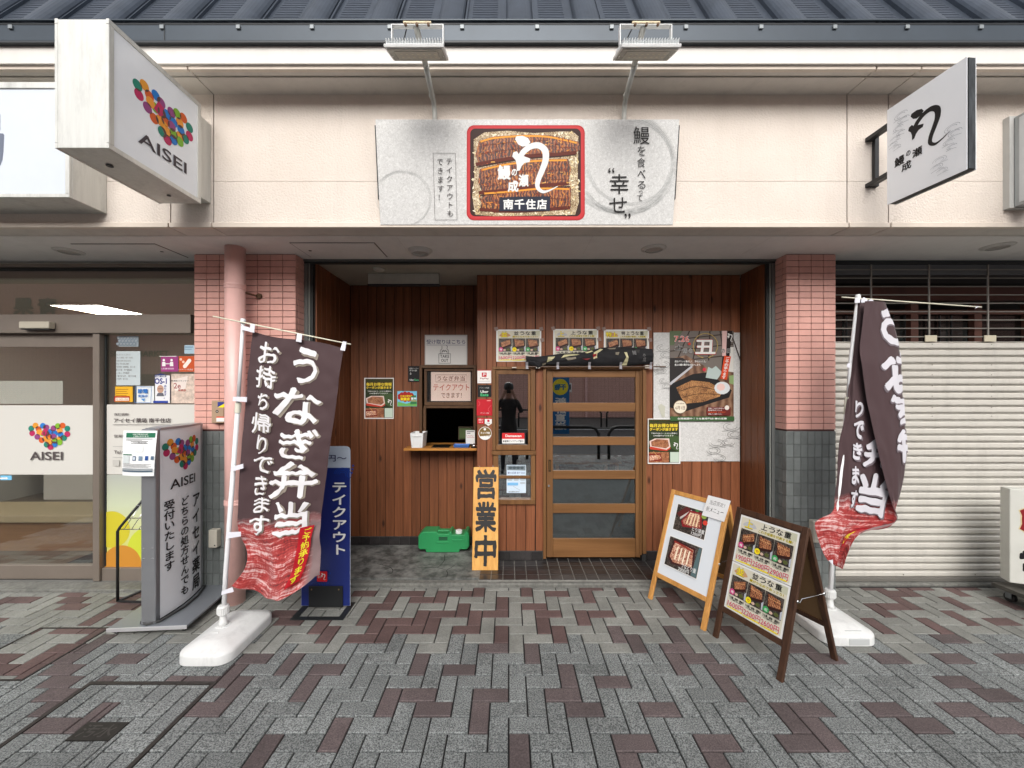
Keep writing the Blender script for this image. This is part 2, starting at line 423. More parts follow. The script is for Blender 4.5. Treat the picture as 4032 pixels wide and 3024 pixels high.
JOINT = mat('paver_joint_sand', lin=(0.014,0.014,0.014), rough=.95, var=.3, vscale=40)
CONC = stone('old_concrete', (0.07,0.074,0.07), (0.25,0.255,0.24), 0.13, 9, rough=.55, bmp=.5)
KERB = stone('kerb_concrete', (0.11,0.11,0.10), (0.20,0.20,0.18), 0.2, 30)
DTILE = mat('dark_floor_tile', lin=(0.026,0.023,0.023), rough=.28, var=.35, vscale=14, rand=.35)
GROUT = mat('pale_grout', lin=(0.22,0.215,0.195), rough=.9, var=.25, vscale=30)
def tile_mat(name, c, rough, var, rand, dirt):
    return mat(name, lin=c, rough=rough, var=var, vscale=9, rand=rand, dirt=dirt, bump=.08, bscale=90)
PINKT = tile_mat('salmon_wall_tile', (0.66,0.355,0.30), .42, .06, .05, .12)
GREYT = tile_mat('grey_green_wall_tile', (0.165,0.182,0.178), .38, .14, .16, .2)
PGROUT = mat('dark_red_grout', lin=(0.075,0.03,0.028), rough=.9)
GGROUT = mat('grey_grout', lin=(0.13,0.14,0.135), rough=.9)
def stucco():
    m, n, b = nodes_of('cream_stucco'); g = nd(n, 'ShaderNodeNewGeometry')
    n2 = nd(n, 'ShaderNodeTexNoise', i_Scale=1.2, i_Detail=8.0, i_Roughness=0.7); n.links.new(g.outputs['Position'], n2.inputs[0])
    c = ramp(n, n2.outputs[0], [(0.3, (0.655,0.58,0.51)), (0.7, (0.72,0.65,0.585))])
    mp = nd(n, 'ShaderNodeMapping'); mp.inputs['Scale'].default_value = (9, 9, .7); n.links.new(g.outputs['Position'], mp.inputs[0])
    n3 = nd(n, 'ShaderNodeTexNoise', i_Scale=1.0, i_Detail=6.0, i_Roughness=0.7); n.links.new(mp.outputs[0], n3.inputs[0])
    c = mul(n, c, rng(n, n3.outputs[0], 1.0, 0.95, 0.5, 0.75)); n.links.new(c, b.inputs['Base Color']); b.inputs['Roughness'].default_value = .8
    n1 = nd(n, 'ShaderNodeTexNoise', i_Scale=75.0, i_Detail=3.0, i_Roughness=0.55); n.links.new(g.outputs['Position'], n1.inputs[0]); bump(n, b, n1.outputs[0], .75, .008)
    return m
STUCCO = stucco()
TRIM = mat('cream_trim_paint', lin=(0.66,0.58,0.50), rough=.6, var=.05, dirt=.12)
WHITEF = mat('white_fascia_paint', lin=(0.68,0.65,0.61), rough=.55, var=.03, dirt=.08)
CORN = mat('grey_cornice_paint', lin=(0.60,0.56,0.51), rough=.65, var=.06, dirt=.18)
SOFF = mat('soffit_board', lin=(0.76,0.735,0.71), rough=.7, var=.04, dirt=.10)
GROOVE = mat('shadow_gap_sealant', lin=(0.17,0.14,0.125), rough=.9)
GUT = mat('slate_grey_metal', lin=(0.034,0.046,0.060), rough=.38, metal=.3, var=.12, vscale=3, bump=.03, bscale=200)
GUTD = mat('dark_metal', lin=(0.018,0.022,0.027), rough=.5)
ROOFM = mat('roof_metal', lin=(0.055,0.068,0.09), rough=.33, metal=.45, var=.22, vscale=5, dirt=.3)
DKFR = mat('dark_bronze_frame', lin=(0.03,0.036,0.036), rough=.4, metal=.3, var=.2)
ALU = mat('weathered_aluminium', lin=(0.62,0.62,0.585), rough=.42, metal=.35, var=.07, vscale=7, stretch=(6,6,.35), dirt=.35)
ALUB = mat('bronze_grey_aluminium', lin=(0.215,0.18,0.15), rough=.42, metal=.25, var=.06, vscale=4)
GLASS = glass('window_glass', .10, (0.9,0.92,0.92))
GLASSD = glass('door_glass', .36, (0.75,0.78,0.78))
BLACKM = mat('black_powder_coat', lin=(0.012,0.012,0.013), rough=.45)
WHITEP = mat('white_plastic', lin=(0.78,0.79,0.79), rough=.35, var=.03, vscale=8, dirt=.12)

# ================================================================ ground
gb = B(); gb.box(-400, 400, -400, 400, -0.35, -0.06)
g0 = gb.build('ground', mat('far_ground', lin=(0.08,0.08,0.075), rough=.9, var=.2, vscale=.4)); struct(g0)
b = B(); b.box(-60, 60, -10.0, -2.35, -0.055, -0.045); road = b.build('road', mat('asphalt', lin=(0.05,0.05,0.052), rough=.85, var=.2, vscale=20, bump=.3, bscale=150)); struct(road)
b = B(); b.box(-60, 60, -2.35, -2.2, -0.3, 0.0).box(-60, 60, -10.15, -10.0, -0.3, 0.0); struct(b.build('kerb', KERB, bev=.01))
b = B(); b.box(-60, 60, -16, -10.15, -0.3, -0.004); struct(b.build('far_pavement', mat('far_paving', lin=(0.13,0.125,0.115), rough=.85, var=.25, vscale=4)))
b = B(); b.box(-60, 60, -9.75, -9.6, -.045, -.041); b.box(-60, 60, -2.75, -2.6, -.045, -.041); struct(b.build('road_line', mat('worn_road_paint', lin=(0.7,0.7,0.68), rough=.7, var=.15, vscale=15)))

def subtract(r, ops):
    out = [r]
    for (a0, a1, c0, c1) in ops:
        nx = []
        for (x0, x1, z0, z1) in out:
            if a1 <= x0 or a0 >= x1 or c1 <= z0 or c0 >= z1: nx.append((x0,x1,z0,z1)); continue
            if a0 > x0: nx.append((x0, a0, z0, z1))
            if a1 < x1: nx.append((a1, x1, z0, z1))
            xa, xb = max(x0,a0), min(x1,a1)
            if c0 > z0: nx.append((xa, xb, z0, c0))
            if c1 < z1: nx.append((xa, xb, c1, z1))
        out = nx
    return [q for q in out if q[1]-q[0] > .008 and q[3]-q[2] > .008]
# pavement: herringbone of 100 x 200 mm pavers, joints recessed
pav = bpy.data.objects.new('pavement', None); COL.objects.link(pav); pav.location = (0, 2, 0); pav['kind'] = 'structure'
PU, PY0 = 0.1, 1.965
def paver_at(x, y):
    a = math.floor(x/PU); b_ = math.floor((y-PY0)/PU); r = (a+b_) % 4
    return (a, b_, 'H') if r == 0 else (a-1, b_, 'H') if r == 1 else (a, b_, 'V') if r == 2 else (a, b_-1, 'V')
reds = set()
def mark(lst, ox, oy, s):
    for u, v in lst:
        U, V = ox+u*s, oy+v*s
        if V <= CY+50: continue
        Y = CZ*F/(V-CY); reds.add(paver_at((U-CX)/F*Y, Y))
mark([(165,575),(380,605),(250,710),(725,790),(885,745),(965,820),(1225,860),(1285,740),(445,915),(415,1010),(893,575),(1115,605),(1305,480),(1520,505),(1715,625),(1965,660),(1810,810),(2080,990),(1450,1020),(2165,810),(60,1020),(10,540),(2040,1100),(565,430),(395,410),(700,410),(660,250),(740,200),(600,300),(640,350),(790,330),(900,300),(960,360),(1030,290),(1135,265),(1195,310),(1310,290),(1150,385),(1350,400),(1350,225),(1460,200),(1530,245),(1610,285),(1580,350),(1670,400),(1820,240),(1810,300),(1910,285),(2015,200),(2105,300),(1985,400),(2090,450),(1220,175),(1070,175),(1010,195),(905,205),(890,178),(650,180),(1625,172),(1895,170),(340,375),(100,290),(130,330)], 1000, 2200, .7233)
mark([(120,275),(260,300),(450,300),(410,370),(60,425),(790,360),(640,440),(790,475),(590,550),(380,680),(480,740),(850,740),(350,830),(270,920),(490,945),(800,1010),(950,1010),(1460,1115),(1570,1020),(1640,920),(230,1140),(1830,725),(2060,750),(2140,970),(1870,1400),(250,1490),(640,640)], 0, 2200, .5425)
mark([(1330,160),(1480,160),(1600,160),(1770,160),(1900,160),(1410,195),(1520,235),(1730,215),(2060,235),(1390,275),(1880,260),(1830,320),(1690,370),(1380,375),(1490,425),(1740,450),(2100,370),(1140,540),(1410,565),(1780,565),(2100,540),(1790,700),(2080,735),(850,820),(1050,825),(1470,820),(1830,865),(960,920),(1590,965),(1000,1015),(2110,900),(540,600),(570,720),(280,585),(260,480),(240,400),(30,460),(170,840),(490,1020),(60,1030),(480,1140),(210,210),(190,240),(280,300),(350,320),(20,310),(960,480),(650,370)], 2500, 2200, .6926)
MH = [(-2.40,-1.71,1.60,2.29), (-3.32,-2.84,2.33,2.83)]        # manhole covers filled with pavers
def in_view(x, y): return y > 1.72 and abs(x) < y*1.30+0.1
def paver_mesh(name, wx, wy, m):
    g = 0.0078; bm = bmesh.new(); bmesh.ops.create_cube(bm, size=1)
    for v in bm.verts: v.co = Vector((v.co.x*(wx-g), v.co.y*(wy-g), v.co.z*0.05))
    bmesh.ops.bevel(bm, geom=[e for e in bm.edges if all(v.co.z > 0 for v in e.verts)], offset=.003, segments=1, affect='EDGES')
    me = bpy.data.meshes.new(name); bm.to_mesh(me); bm.free(); me.materials.append(m); return me
PM = {}
def pm(wx, wy, key):
    k = (round(wx,3), round(wy,3), key)
    if k not in PM: PM[k] = paver_mesh('paver', wx, wy, {'s':PV_SPECK,'g':PV_GREY,'rf':PV_REDF,'r':PV_RED}[key])
    return PM[k]
cells = []
for b_ in range(-45, 16):
    for a in range(-56, 57):
        r = (a+b_) % 4
        if r == 0: cells.append((a, b_, 'H', a*PU, (a+2)*PU, PY0+b_*PU, PY0+(b_+1)*PU))
        elif r == 2: cells.append((a, b_, 'V', a*PU, (a+1)*PU, PY0+b_*PU, PY0+(b_+2)*PU))
YEND = 3.415
vis, rest = [], []
for c in cells:
    x0, x1, y0, y1 = c[3:]
    if y0 >= YEND-0.01: continue
    y1 = min(y1, YEND)
    mx, my = (x0+x1)/2, (y0+y1)/2
    seen = in_view(mx, my)
    if seen: red = (c[0], c[1], c[2]) in reds or (rnd.random() < 0.05)
    else: red = rnd.random() < (0.4 if my > 2.7 else 0.14)
    jit = rnd.random()*.25
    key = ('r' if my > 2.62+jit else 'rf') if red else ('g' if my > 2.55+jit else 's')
    ops = [(q[0]-(.022 if i == 0 else .008), q[1]+(.022 if i == 0 else .008), q[2]-(.022 if i == 0 else .008), q[3]+(.022 if i == 0 else .008)) for i, q in enumerate(MH)]
    for a0, a1, c0, c1 in subtract((x0,x1,y0,y1), ops): (vis if seen else rest).append((my if seen else 99, a0, a1, c0, c1, key))
def paver_obj(x0, x1, y0, y1, key, name='paver', parent=None):
    o = bpy.data.objects.new(name, pm(x1-x0, y1-y0, key)); COL.objects.link(o); o.parent = parent or pav
    o.matrix_parent_inverse = Matrix.Translation(-WL(parent or pav))
    o.location = ((x0+x1)/2, (y0+y1)/2, -0.025+rnd.uniform(-.0016, .0012)); o.rotation_euler = (rnd.uniform(-.004,.004), rnd.uniform(-.004,.004), rnd.uniform(-.003,.003))
    return o
# the two manhole covers: a steel frame round pavers
extra = []
for qi, q in enumerate(MH):
    root = thing('manhole_cover', ((q[0]+q[1])/2, (q[2]+q[3])/2, 0), ['large square steel-framed manhole cover filled with pavers in front of the white flag base', 'smaller paver-filled manhole frame at the left beside the pharmacy sign'][qi], 'manhole cover')
    fr = .022 if qi == 0 else .008
    x0, x1, y0, y1 = q
    FRM = mat('rusty_manhole_frame', lin=(0.05,0.044,0.04), rough=.6, metal=.4, var=.4, vscale=30)
    fb = B()
    for (a0, a1, c0, c1) in ((x0-fr,x1+fr,y0-fr,y0),(x0-fr,x1+fr,y1,y1+fr),(x0-fr,x0,y0,y1),(x1,x1+fr,y0,y1)):
        fb.box(a0, a1, c0, c1, -.05, .0015)
    fb.build('frame', FRM, root)
    plate = (-2.14,-1.93,1.925,2.03) if qi == 0 else None
    i0, j0 = math.floor(x0/PU)-1, math.floor((y0-PY0)/PU)-1
    for j in range(j0, j0+12):
        for i in range(i0, i0+12):
            r = (i+j) % 4
            if r not in (0, 2): continue
            a0, c0 = i*PU, PY0+j*PU; a1, c1 = (a0+2*PU, c0+PU) if r == 0 else (a0+PU, c0+2*PU)
            a0, a1, c0, c1 = max(a0,x0), min(a1,x1), max(c0,y0), min(c1,y1)
            if a1-a0 < .004 or c1-c0 < .004: continue
            kk = rnd.random() < .18
            for a0, a1, c0, c1 in subtract((a0, a1, c0, c1), [plate] if plate else []): paver_obj(a0, a1, c0, c1, ('rf' if kk else 's') if qi == 0 else ('r' if rnd.random() < .35 else 'g'), parent=root)
    bb = B(); bb.box(x0, x1, y0, y1, -.06, -.012); bb.build('tray', JOINT, root)
    if plate:
        pb = B(); pb.box(plate[0], plate[1], plate[2], plate[3], -.03, .0); pl = pb.build('name_plate', mat('cast_iron', lin=(0.04,0.037,0.034), rough=.55, metal=.5, var=.3, vscale=50), root)
        A = Art(lambda x, y, h: Vector((x, y, .0004+h)), base=.0005); gl = mat('cast_letter', lin=(0.075,0.07,0.065), rough=.5, metal=.4)
        A.text('汚水', -2.12, 1.94, -1.95, 2.015, gl, .01, rot=0).done(pl)
vis.sort()
keep = vis[:300]; rest += vis[300:]
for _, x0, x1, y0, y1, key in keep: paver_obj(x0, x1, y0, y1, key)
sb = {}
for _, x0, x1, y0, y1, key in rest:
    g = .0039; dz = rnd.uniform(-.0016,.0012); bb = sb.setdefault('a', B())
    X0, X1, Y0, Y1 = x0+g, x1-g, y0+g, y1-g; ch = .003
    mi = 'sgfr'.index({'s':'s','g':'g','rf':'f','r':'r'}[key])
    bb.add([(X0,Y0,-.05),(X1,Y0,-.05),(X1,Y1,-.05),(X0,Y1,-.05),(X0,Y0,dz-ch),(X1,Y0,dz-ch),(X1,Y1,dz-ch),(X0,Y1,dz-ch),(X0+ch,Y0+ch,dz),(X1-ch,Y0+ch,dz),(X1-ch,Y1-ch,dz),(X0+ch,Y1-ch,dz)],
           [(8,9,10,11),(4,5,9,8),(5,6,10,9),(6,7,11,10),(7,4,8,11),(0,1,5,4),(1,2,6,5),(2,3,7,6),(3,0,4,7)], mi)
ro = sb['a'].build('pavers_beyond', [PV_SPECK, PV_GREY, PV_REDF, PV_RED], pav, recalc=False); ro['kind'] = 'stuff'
b = B(); b.box(-60, 60, -2.2, 4.3, -0.058, -0.011); b.build('joint_sand', JOINT, pav)

# kerb strip, recess floor, entrance tiles
b = B(); b.box(-1.78, 2.32, 3.418, 3.50, -.03, .028); struct(b.build('kerb_strip', KERB, bev=.008))
b = B(); b.box(-9, -1.80, 3.33, 3.475, -.03, .022); struct(b.build('kerb_strip', KERB, bev=.006))
b = B(); b.box(2.33, 9, 3.45, 3.60, -.03, .012); struct(b.build('kerb_strip', KERB, bev=.006))
b = B(); b.box(-1.75, -.262, 3.50, 4.30, -.03, .043); cf = b.build('concrete_floor', CONC); struct(cf)
# cracks in the concrete
A = Art(lambda x, y, h: Vector((x, y, .043+h))); CR = mat('crack', lin=(0.02,0.02,0.02), rough=1)
for pts in ([(-.55,3.505),(-.545,3.58),(-.565,3.64),(-.53,3.70),(-.50,3.76)], [(-.565,3.64),(-.66,3.69),(-.80,3.70),(-.92,3.66)], [(-1.12,3.52),(-1.05,3.60),(-1.1,3.7),(-1.25,3.78)], [(-.66,3.69),(-.62,3.84),(-.64,3.98)]):
    A.stroke([(x+.01*noise.noise(Vector((x*9,y*9,0))), y) for x, y in pts], [.002,.006,.005,.004,.002][:len(pts)], CR, 'crack')
A.done(cf)
et = bpy.data.objects.new('entrance_floor', None); COL.objects.link(et); et.location = (1, 3.6, .04); et['kind'] = 'structure'
b = B(); b.box(-.262, 2.32, 3.50, 3.92, -.03, .040); b.box(-.262, 2.32, 3.46, 3.50, -.03, .0395); b.build('grout_bed', GROUT, et)
tm = None
for j in range(5):
    for i in range(25):
        x0 = -.258+i*.1045; y0 = 3.425+.04+j*.092
        y1 = y0+.0865
        if tm is None: tm = B().box(0, .0985, 0, .0865, 0, .012, 0, .0015).build('floor_tile', DTILE, et); tm.location = (x0+.05, y0+.043, .0385); continue
        inst(tm, (x0+.05, y0+.043, .0385+rnd.uniform(-.0004,.0004)), et)

# ================================================================ tiled pillars
def pillar(x0, x1, label, inner):      # inner = side that faces the recess (+1: right side, -1: left side)
    root = thing('tiled_pillar', ((x0+x1)/2, 3.40, 0), label, 'pillar')
    b = B(); b.box(x0+.006, x1-.006, 3.336, 3.60, -.02, 2.83); b.build('core', PGROUT, root)
    xs = x1 if inner > 0 else x0
    zb = 1.345
    bb = B(); bb.box(x0+.003, x1-.003, 3.333, 3.60, -.02, zb); bb.build('lower_core', GGROUT, root)
    n = round((x1-x0)/.1035); w_ = (x1-x0)/n
    proto = None; z = 2.824-.052
    k = 0
    while z > zb-.02:
        for i in range(n):
            c = (x0+w_*(i+.5), 3.334, z+.0235)
            if proto is None: proto = B().box(-w_/2+.002, w_/2-.002, -.005, .005, -.0240, .0240, 0, .0015).build('pink_tile', PINKT, root); proto.location = c
            else: inst(proto, c, root)
        z -= .0523; k += 1
    # return side
    proto = None; z = 2.824-.052
    while z > zb-.02:
        for (ya, yb) in ((3.331, 3.375), (3.381, 3.476)):
            c = (xs-inner*.003, (ya+yb)/2, z+.0235)
            B().box(c[0]-.004, c[0]+.004, ya, yb, c[2]-.0240, c[2]+.0240).build('pink_tile', PINKT, root)
        z -= .0523
    n2 = round((x1-x0)/(.0525 if inner > 0 else .063)); w2 = (x1-x0)/n2; proto = None; z = zb-.108
    while z > -.08:
        h0 = max(z, .0); hh = z+.1035-h0
        for i in range(n2):
            c = (x0+w2*(i+.5), 3.331, h0+hh/2)
            if proto is None or hh < .1: proto = B().box(-w2/2+.0022, w2/2-.0022, -.004, .004, -hh/2, hh/2, 0, .001).build('grey_tile', GREYT, root); proto.location = c
            else: inst(proto, c, root)
        for (ya, yb) in ((3.328, 3.375), (3.381, 3.427), (3.431, 3.476)):
            B().box(xs+inner*.001-.003, xs+inner*.001+.003, ya, yb, h0, h0+hh).build('grey_tile', GREYT, root)
        z -= .1075
    return root
pillar(-2.626, -1.7805, 'wide pink and grey tiled pillar behind the pink drainpipe', 1)
pillar(2.319, 2.730, 'narrow pink and grey tiled pillar between the recessed shopfront and the roller shutter', -1)

# ================================================================ upper building front
bld = thing('shop_building', (0, 3.2, 0), 'cream rendered upper storey front with grey soffit, cornice, gutter and slate metal roof', 'building')
XS = [(-8, -2.376), (-2.368, -2.075), (-2.067, 2.370), (2.378, 2.661), (2.669, 8)]
b = B(); b.box(-8, 8, 2.806, 3.0, 2.83, 4.0); b.build('wall_core', GROOVE, bld)
for x0, x1 in XS:
    B().box(x0, x1, 2.80, 2.85, 2.858, 3.152).build('wall_panel', STUCCO, bld)
    B().box(x0, x1, 2.80, 2.85, 3.1545, 3.762).build('wall_panel', STUCCO, bld)
    B().box(x0, x1, 2.780, 2.82, 2.823, 2.857, 0, .003).build('drip_trim', TRIM, bld)
    B().box(x0, x1, 2.60, 2.640, 3.768, 3.83).build('cornice', CORN, bld)
    B().box(x0, x1, 2.648, 2.84, 3.762, 3.83).build('cornice', CORN, bld)
    B().box(x0, x1, 2.572, 2.60, 3.756, 3.797, 0, .003).build('cornice_lip', TRIM, bld)
    B().box(x0, x1, 2.820, 2.941, 2.826, 2.86).build('soffit_edge', CORN, bld)
b = B(); b.box(-8, 8, 2.59, 2.84, 3.785, 3.84); b.build('cornice_core', GROOVE, bld)
B().box(-8, 8, 2.555, 2.62, 3.780, 4.0).build('white_fascia', WHITEF, bld)
b = B(); b.box(-8, 8, 2.947, 3.62, 2.824, 2.86); b.build('soffit', SOFF, bld)
b = B(); b.box(-8, 8, 2.9, 3.65, 2.862, 2.87).box(-8, 8, 2.8, 2.95, 2.835, 2.858); b.build('soffit_backing', GROOVE, bld)
for x in (-.83, .62, 1.95, -4.4, 4.2):
    B().box(x-.0008, x+.0008, 2.95, 3.33, 2.8232, 2.8238).build('soffit_joint', CORN, bld)
# gutter
gz0, gz1 = 3.902, 4.025
gt = B().box(-8, 8, 2.53, 2.60, gz0, gz1-.018, 0, .004).build('gutter', GUT, bld)
B().box(-8, 8, 2.515, 2.53, gz1-.006, gz1+.006, 0, .003).build('gutter_lip', GUT, gt)
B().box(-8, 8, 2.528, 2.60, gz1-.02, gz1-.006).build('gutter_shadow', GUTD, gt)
B().box(-8, 8, 2.526, 2.60, gz0-.012, gz0-.001).build('gutter_bottom_edge', GUTD, gt)
B().box(-3.035+.85, -3.03+.85, 2.527, 2.53, gz0, gz1-.02).build('gutter_seam', GUTD, gt)
for k, u in enumerate((45,350,640,940,1230,1535,1820,2115,2408,2700,2995,3285,3570,3860)):
    x = px(u, 2.53)
    br = B().box(x-.013, x+.013, 2.520, 2.530, gz1-.052, gz1-.026, 0, .002).build('gutter_bracket', mat('galvanised', lin=(0.22,0.24,0.25), rough=.45, metal=.4), gt)
    B().box(x-.005, x+.005, 2.514, 2.520, gz1-.043, gz1-.035).build('bolt', GUTD, br) if False else None
# roof, 60 degrees
RS = math.radians(60)
def roofp(x, s, h):           # s along the slope, h out of it
    return Vector((x, 2.60+s*math.cos(RS)-h*math.sin(RS), 4.01+s*math.sin(RS)+h*math.cos(RS)))
class _R:
    def __call__(self, p): return roofp(p[0], p[1], p[2])
b = B(_R()); b.box(-8, 8, -.02, 2.6, -.05, 0); rf = b.build('roof', ROOFM, bld)
i = 0
x = -7.8+.135
while x < 8:
    b = B(_R()); ar = [(x-.088*math.cos(math.pi*q/12), .062*math.sin(math.pi*q/12)**.8) for q in range(13)]
    b.add([(a, -.01, c) for a, c in ar]+[(a, 2.6, c) for a, c in ar], [(q, q+1, q+14, q+13) for q in range(12)]+[tuple(range(13))]); b.build('roof_rib', ROOFM, rf, smooth=False)
    B(_R()).box(x+.092, x+.104, -.01, 2.6, 0, .016).build('roof_seam', ROOFM, rf)
    for s in range(14):
        pass
    rb = B(_R())
    for s in range(16):
        rb.box(x+.135, x+.31, .02+s*.042, .0235+s*.042, 0, .0025)
    rb.build('roof_pan_ridge', mat('roof_ridge_lit_tone', lin=(0.12,0.14,0.18), rough=.35, metal=.3), rf)  # lighter than the roof metal: light caught by the ridges, put into their colour
    x += .455
# soffit hatches and downlights
def hatch(x0, x1, y0, y1, label, kx):
    root = thing('access_hatch', ((x0+x1)/2, (y0+y1)/2, 2.82), label, 'ceiling hatch')
    B().box(x0-.008, x1+.008, y0-.008, y1+.008, 2.8215, 2.8238).build('gap', GROOVE, root)
    B().box(x0, x1, y0, y1, 2.8185, 2.8214).build('panel', SOFF, root)
    b = B(); b.lathe([(.012,2.8185),(.012,2.8165),(.006,2.816)], kx, y0+(y1-y0)*.5, 12); b.build('catch', GUTD, root)
hatch(-3.39, -2.75, 3.10, 3.41, 'flush ceiling access hatch over the pharmacy glass door', -2.83)
hatch(-1.68, -1.04, 3.077, 3.393, 'flush ceiling access hatch over the recess beside the drainpipe', -1.61)
for x, y, lab, drop in ((-.719,3.245,'round soffit downlight with a dropped white rim, left of the shopfront centre',.022),(1.163,3.20,'round recessed soffit downlight above the wooden sliding door side',.008),(-3.594,3.26,'flat round soffit downlight above the pharmacy entrance',.006),(3.858,3.15,'round recessed soffit downlight above the roller shutter',.008)):
    root = thing('downlight', (x, y, 2.82), lab, 'downlight', 'round downlights in the soffit')
    b = B(); b.lathe([(.098,2.8236),(.098,2.819),(.085,2.8165),(.076,2.8165-drop),(.066,2.8165-drop),(.066,2.821)], x, y, 28); b.build('rim', mat('lamp_rim', lin=(0.60,0.58,0.55), rough=.45), root, smooth=False)
    b = B(); b.lathe([(.064,2.8225),(.064,2.8205-drop*.4)], x, y, 24); b.build('diffuser', mat('dull_diffuser', lin=(0.42,0.39,0.36), rough=.4, var=.15, vscale=40), root)

# ================================================================ timber-lined recess
def frontwall(name, label, x0, x1, z0, z1, Y, ops, m, pitch, start=None):
    root = thing(name, ((x0+x1)/2, Y, z0), label, 'wall')
    b = B()
    for q in subtract((x0, x1, .0, 2.82), ops): b.box(q[0], q[1], Y+.012, Y+.08, q[2], q[3])
    b.build('backing', mat('wall_void', lin=(0.012,0.007,0.005), rough=.9), root)
    x = x0 if start is None else start
    while x < x1-.01:
        xa, xb = x+.0025, min(x+pitch, x1)-.0025
        if xb-xa > .01:
            b = B(); dz = rnd.uniform(-.003,.003); dy = rnd.uniform(-.0012,.0012)
            for q in subtract((xa, xb, z0+dz*.3, z1), ops): b.box(q[0], q[1], Y+dy, Y+.014, q[2], q[3], 0, .0018)
            b.build('plank', m, root)
        x += pitch
    return root
SZ = .133
def fr_rect(u0, u1, v0, v1, Y): return (px(u0,Y), px(u1,Y), pz(v1,Y), pz(v0,Y))
YL, YR = 4.24, 3.86
opL = fr_rect(1656, 1874, 1440, 1752, YL); opL = (opL[0], opL[1], 1.10, opL[3])
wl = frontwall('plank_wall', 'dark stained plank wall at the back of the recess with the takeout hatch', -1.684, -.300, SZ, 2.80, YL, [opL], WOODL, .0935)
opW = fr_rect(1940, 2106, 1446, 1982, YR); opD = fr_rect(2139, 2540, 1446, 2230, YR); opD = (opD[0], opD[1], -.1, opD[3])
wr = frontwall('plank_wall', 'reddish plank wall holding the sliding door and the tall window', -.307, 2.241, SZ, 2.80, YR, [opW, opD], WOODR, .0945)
def sidewall(name, label, X, face, y0, y1, m, z0=SZ):
    root = thing(name, (X, (y0+y1)/2, z0), label, 'wall')
    B().box(X-face*.10, X-face*.012, y0, y1+(.09 if y1 > 4 and X < -1 else .001), 0, 2.82).build('backing', mat('wall_void'), root)
    y = y0
    while y < y1-.01:
        ya, yb = y+.0022, min(y+.0935, y1)-.0022
        if yb-ya > .01: B().box(X-face*.014, X+face*rnd.uniform(-.001,.001), ya, yb, z0, 2.80, 0, .0018).build('plank', m, root)
        y += .0935
    return root
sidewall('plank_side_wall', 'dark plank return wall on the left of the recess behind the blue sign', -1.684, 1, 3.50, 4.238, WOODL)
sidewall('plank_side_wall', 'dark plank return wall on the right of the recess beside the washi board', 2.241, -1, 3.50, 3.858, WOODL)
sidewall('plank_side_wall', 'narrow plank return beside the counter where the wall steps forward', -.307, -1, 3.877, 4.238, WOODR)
# dark skirting tiles
sk = thing('tile_skirting', (0, 3.9, 0), 'row of dark skirting tiles under the plank walls at floor level', 'skirting')
b = B(); b.box(-1.70, -.30, YL-.002, YL+.05, .0, SZ).box(-.300, opD[0]-.002, YR-.002, YR+.05, .0, SZ).box(opD[1]+.002, 2.24, YR-.002, YR+.05, .0, SZ); b.build('grout_bed', mat('skirting_grout', lin=(0.07,0.07,0.065), rough=.9), sk)
for (a, c, Y) in ((-1.68,-.31,YL), (-.30,opD[0]-.01,YR), (opD[1]+.012,2.235,YR)):
    x = a
    while x < c-.02:
        B().box(x, min(x+.101, c), Y-.010, Y, .046, SZ-.004, 0, .0015).build('skirting_tile', DTILE, sk); x += .1045
# recess ceiling and the metal frame at the mouth
RC = mat('recess_ceiling_board', lin=(0.36,0.33,0.27), rough=.7, var=.08, vscale=2, dirt=.2)
rc = B().box(-1.75, 2.32, 3.50, 4.30, 2.803, 2.823).build('recess_ceiling', RC); struct(rc)
jf = thing('opening_frame', (0, 3.48, 0), 'dark metal frame lining the mouth of the timber recess', 'frame')
B().box(-1.78, 2.32, 3.470, 3.515, 2.792, 2.822).build('head_rail', DKFR, jf)
B().box(-1.78, 2.32, 3.458, 3.469, 2.806, 2.822).build('head_strip', mat('dull_strip', lin=(0.12,0.125,0.12), rough=.5), jf)
for xa, sgn in ((-1.779, 1), (2.318, -1)):
    B().box(xa, xa+sgn*.030, 3.470, 3.50, .03, 2.79).build('jamb', mat('dull_strip'), jf)
    B().box(xa+sgn*.031, xa+sgn*.072, 3.478, 3.51, .03, 2.79).build('jamb', DKFR, jf)
    B().box(xa+sgn*.040, xa+sgn*.047, 3.470, 3.4775, .03, 2.79).build('jamb_bead', mat('pale_bead', lin=(0.30,0.31,0.28), rough=.4), jf)
# light box and detector under the recess ceiling
lb = thing('ceiling_light_box', (-1.0, 3.83, 2.69), 'grey rectangular light box under the recess ceiling at the left', 'light fitting')
B().box(-1.342, -.665, 3.80, 3.86, 2.70, 2.802, 0, .004).build('housing', mat('dirty_diffuser', lin=(0.42,0.41,0.36), rough=.4, var=.08, vscale=8, dirt=.2), lb)
B().box(-1.346, -.661, 3.797, 3.863, 2.688, 2.699, 0, .002).build('rim', GUTD, lb)
b = B(); b.lathe([(.055,2.802),(.055,2.79),(.04,2.782),(.01,2.78)], -1.19, 3.66, 18); tag(b.build('smoke_detector', mat('old_plastic', lin=(0.5,0.48,0.42), rough=.5), smooth=True), 'small round white detector on the recess ceiling above the light box', 'smoke detector')
# dark shop interior behind the windows
ib = B(); ib.box(-1.69, 2.25, 7.0, 7.1, 0, 2.8).box(-1.75,-1.69,4.32,7,0,2.8).box(2.25,2.31,3.95,7,0,2.8).box(-1.69,2.25,4.32,7,2.7,2.8).box(-1.69,2.25,4.33,7,-.02,.04)
struct(ib.build('shop_interior', mat('dark_room', lin=(0.05,0.04,0.033), rough=.8)))
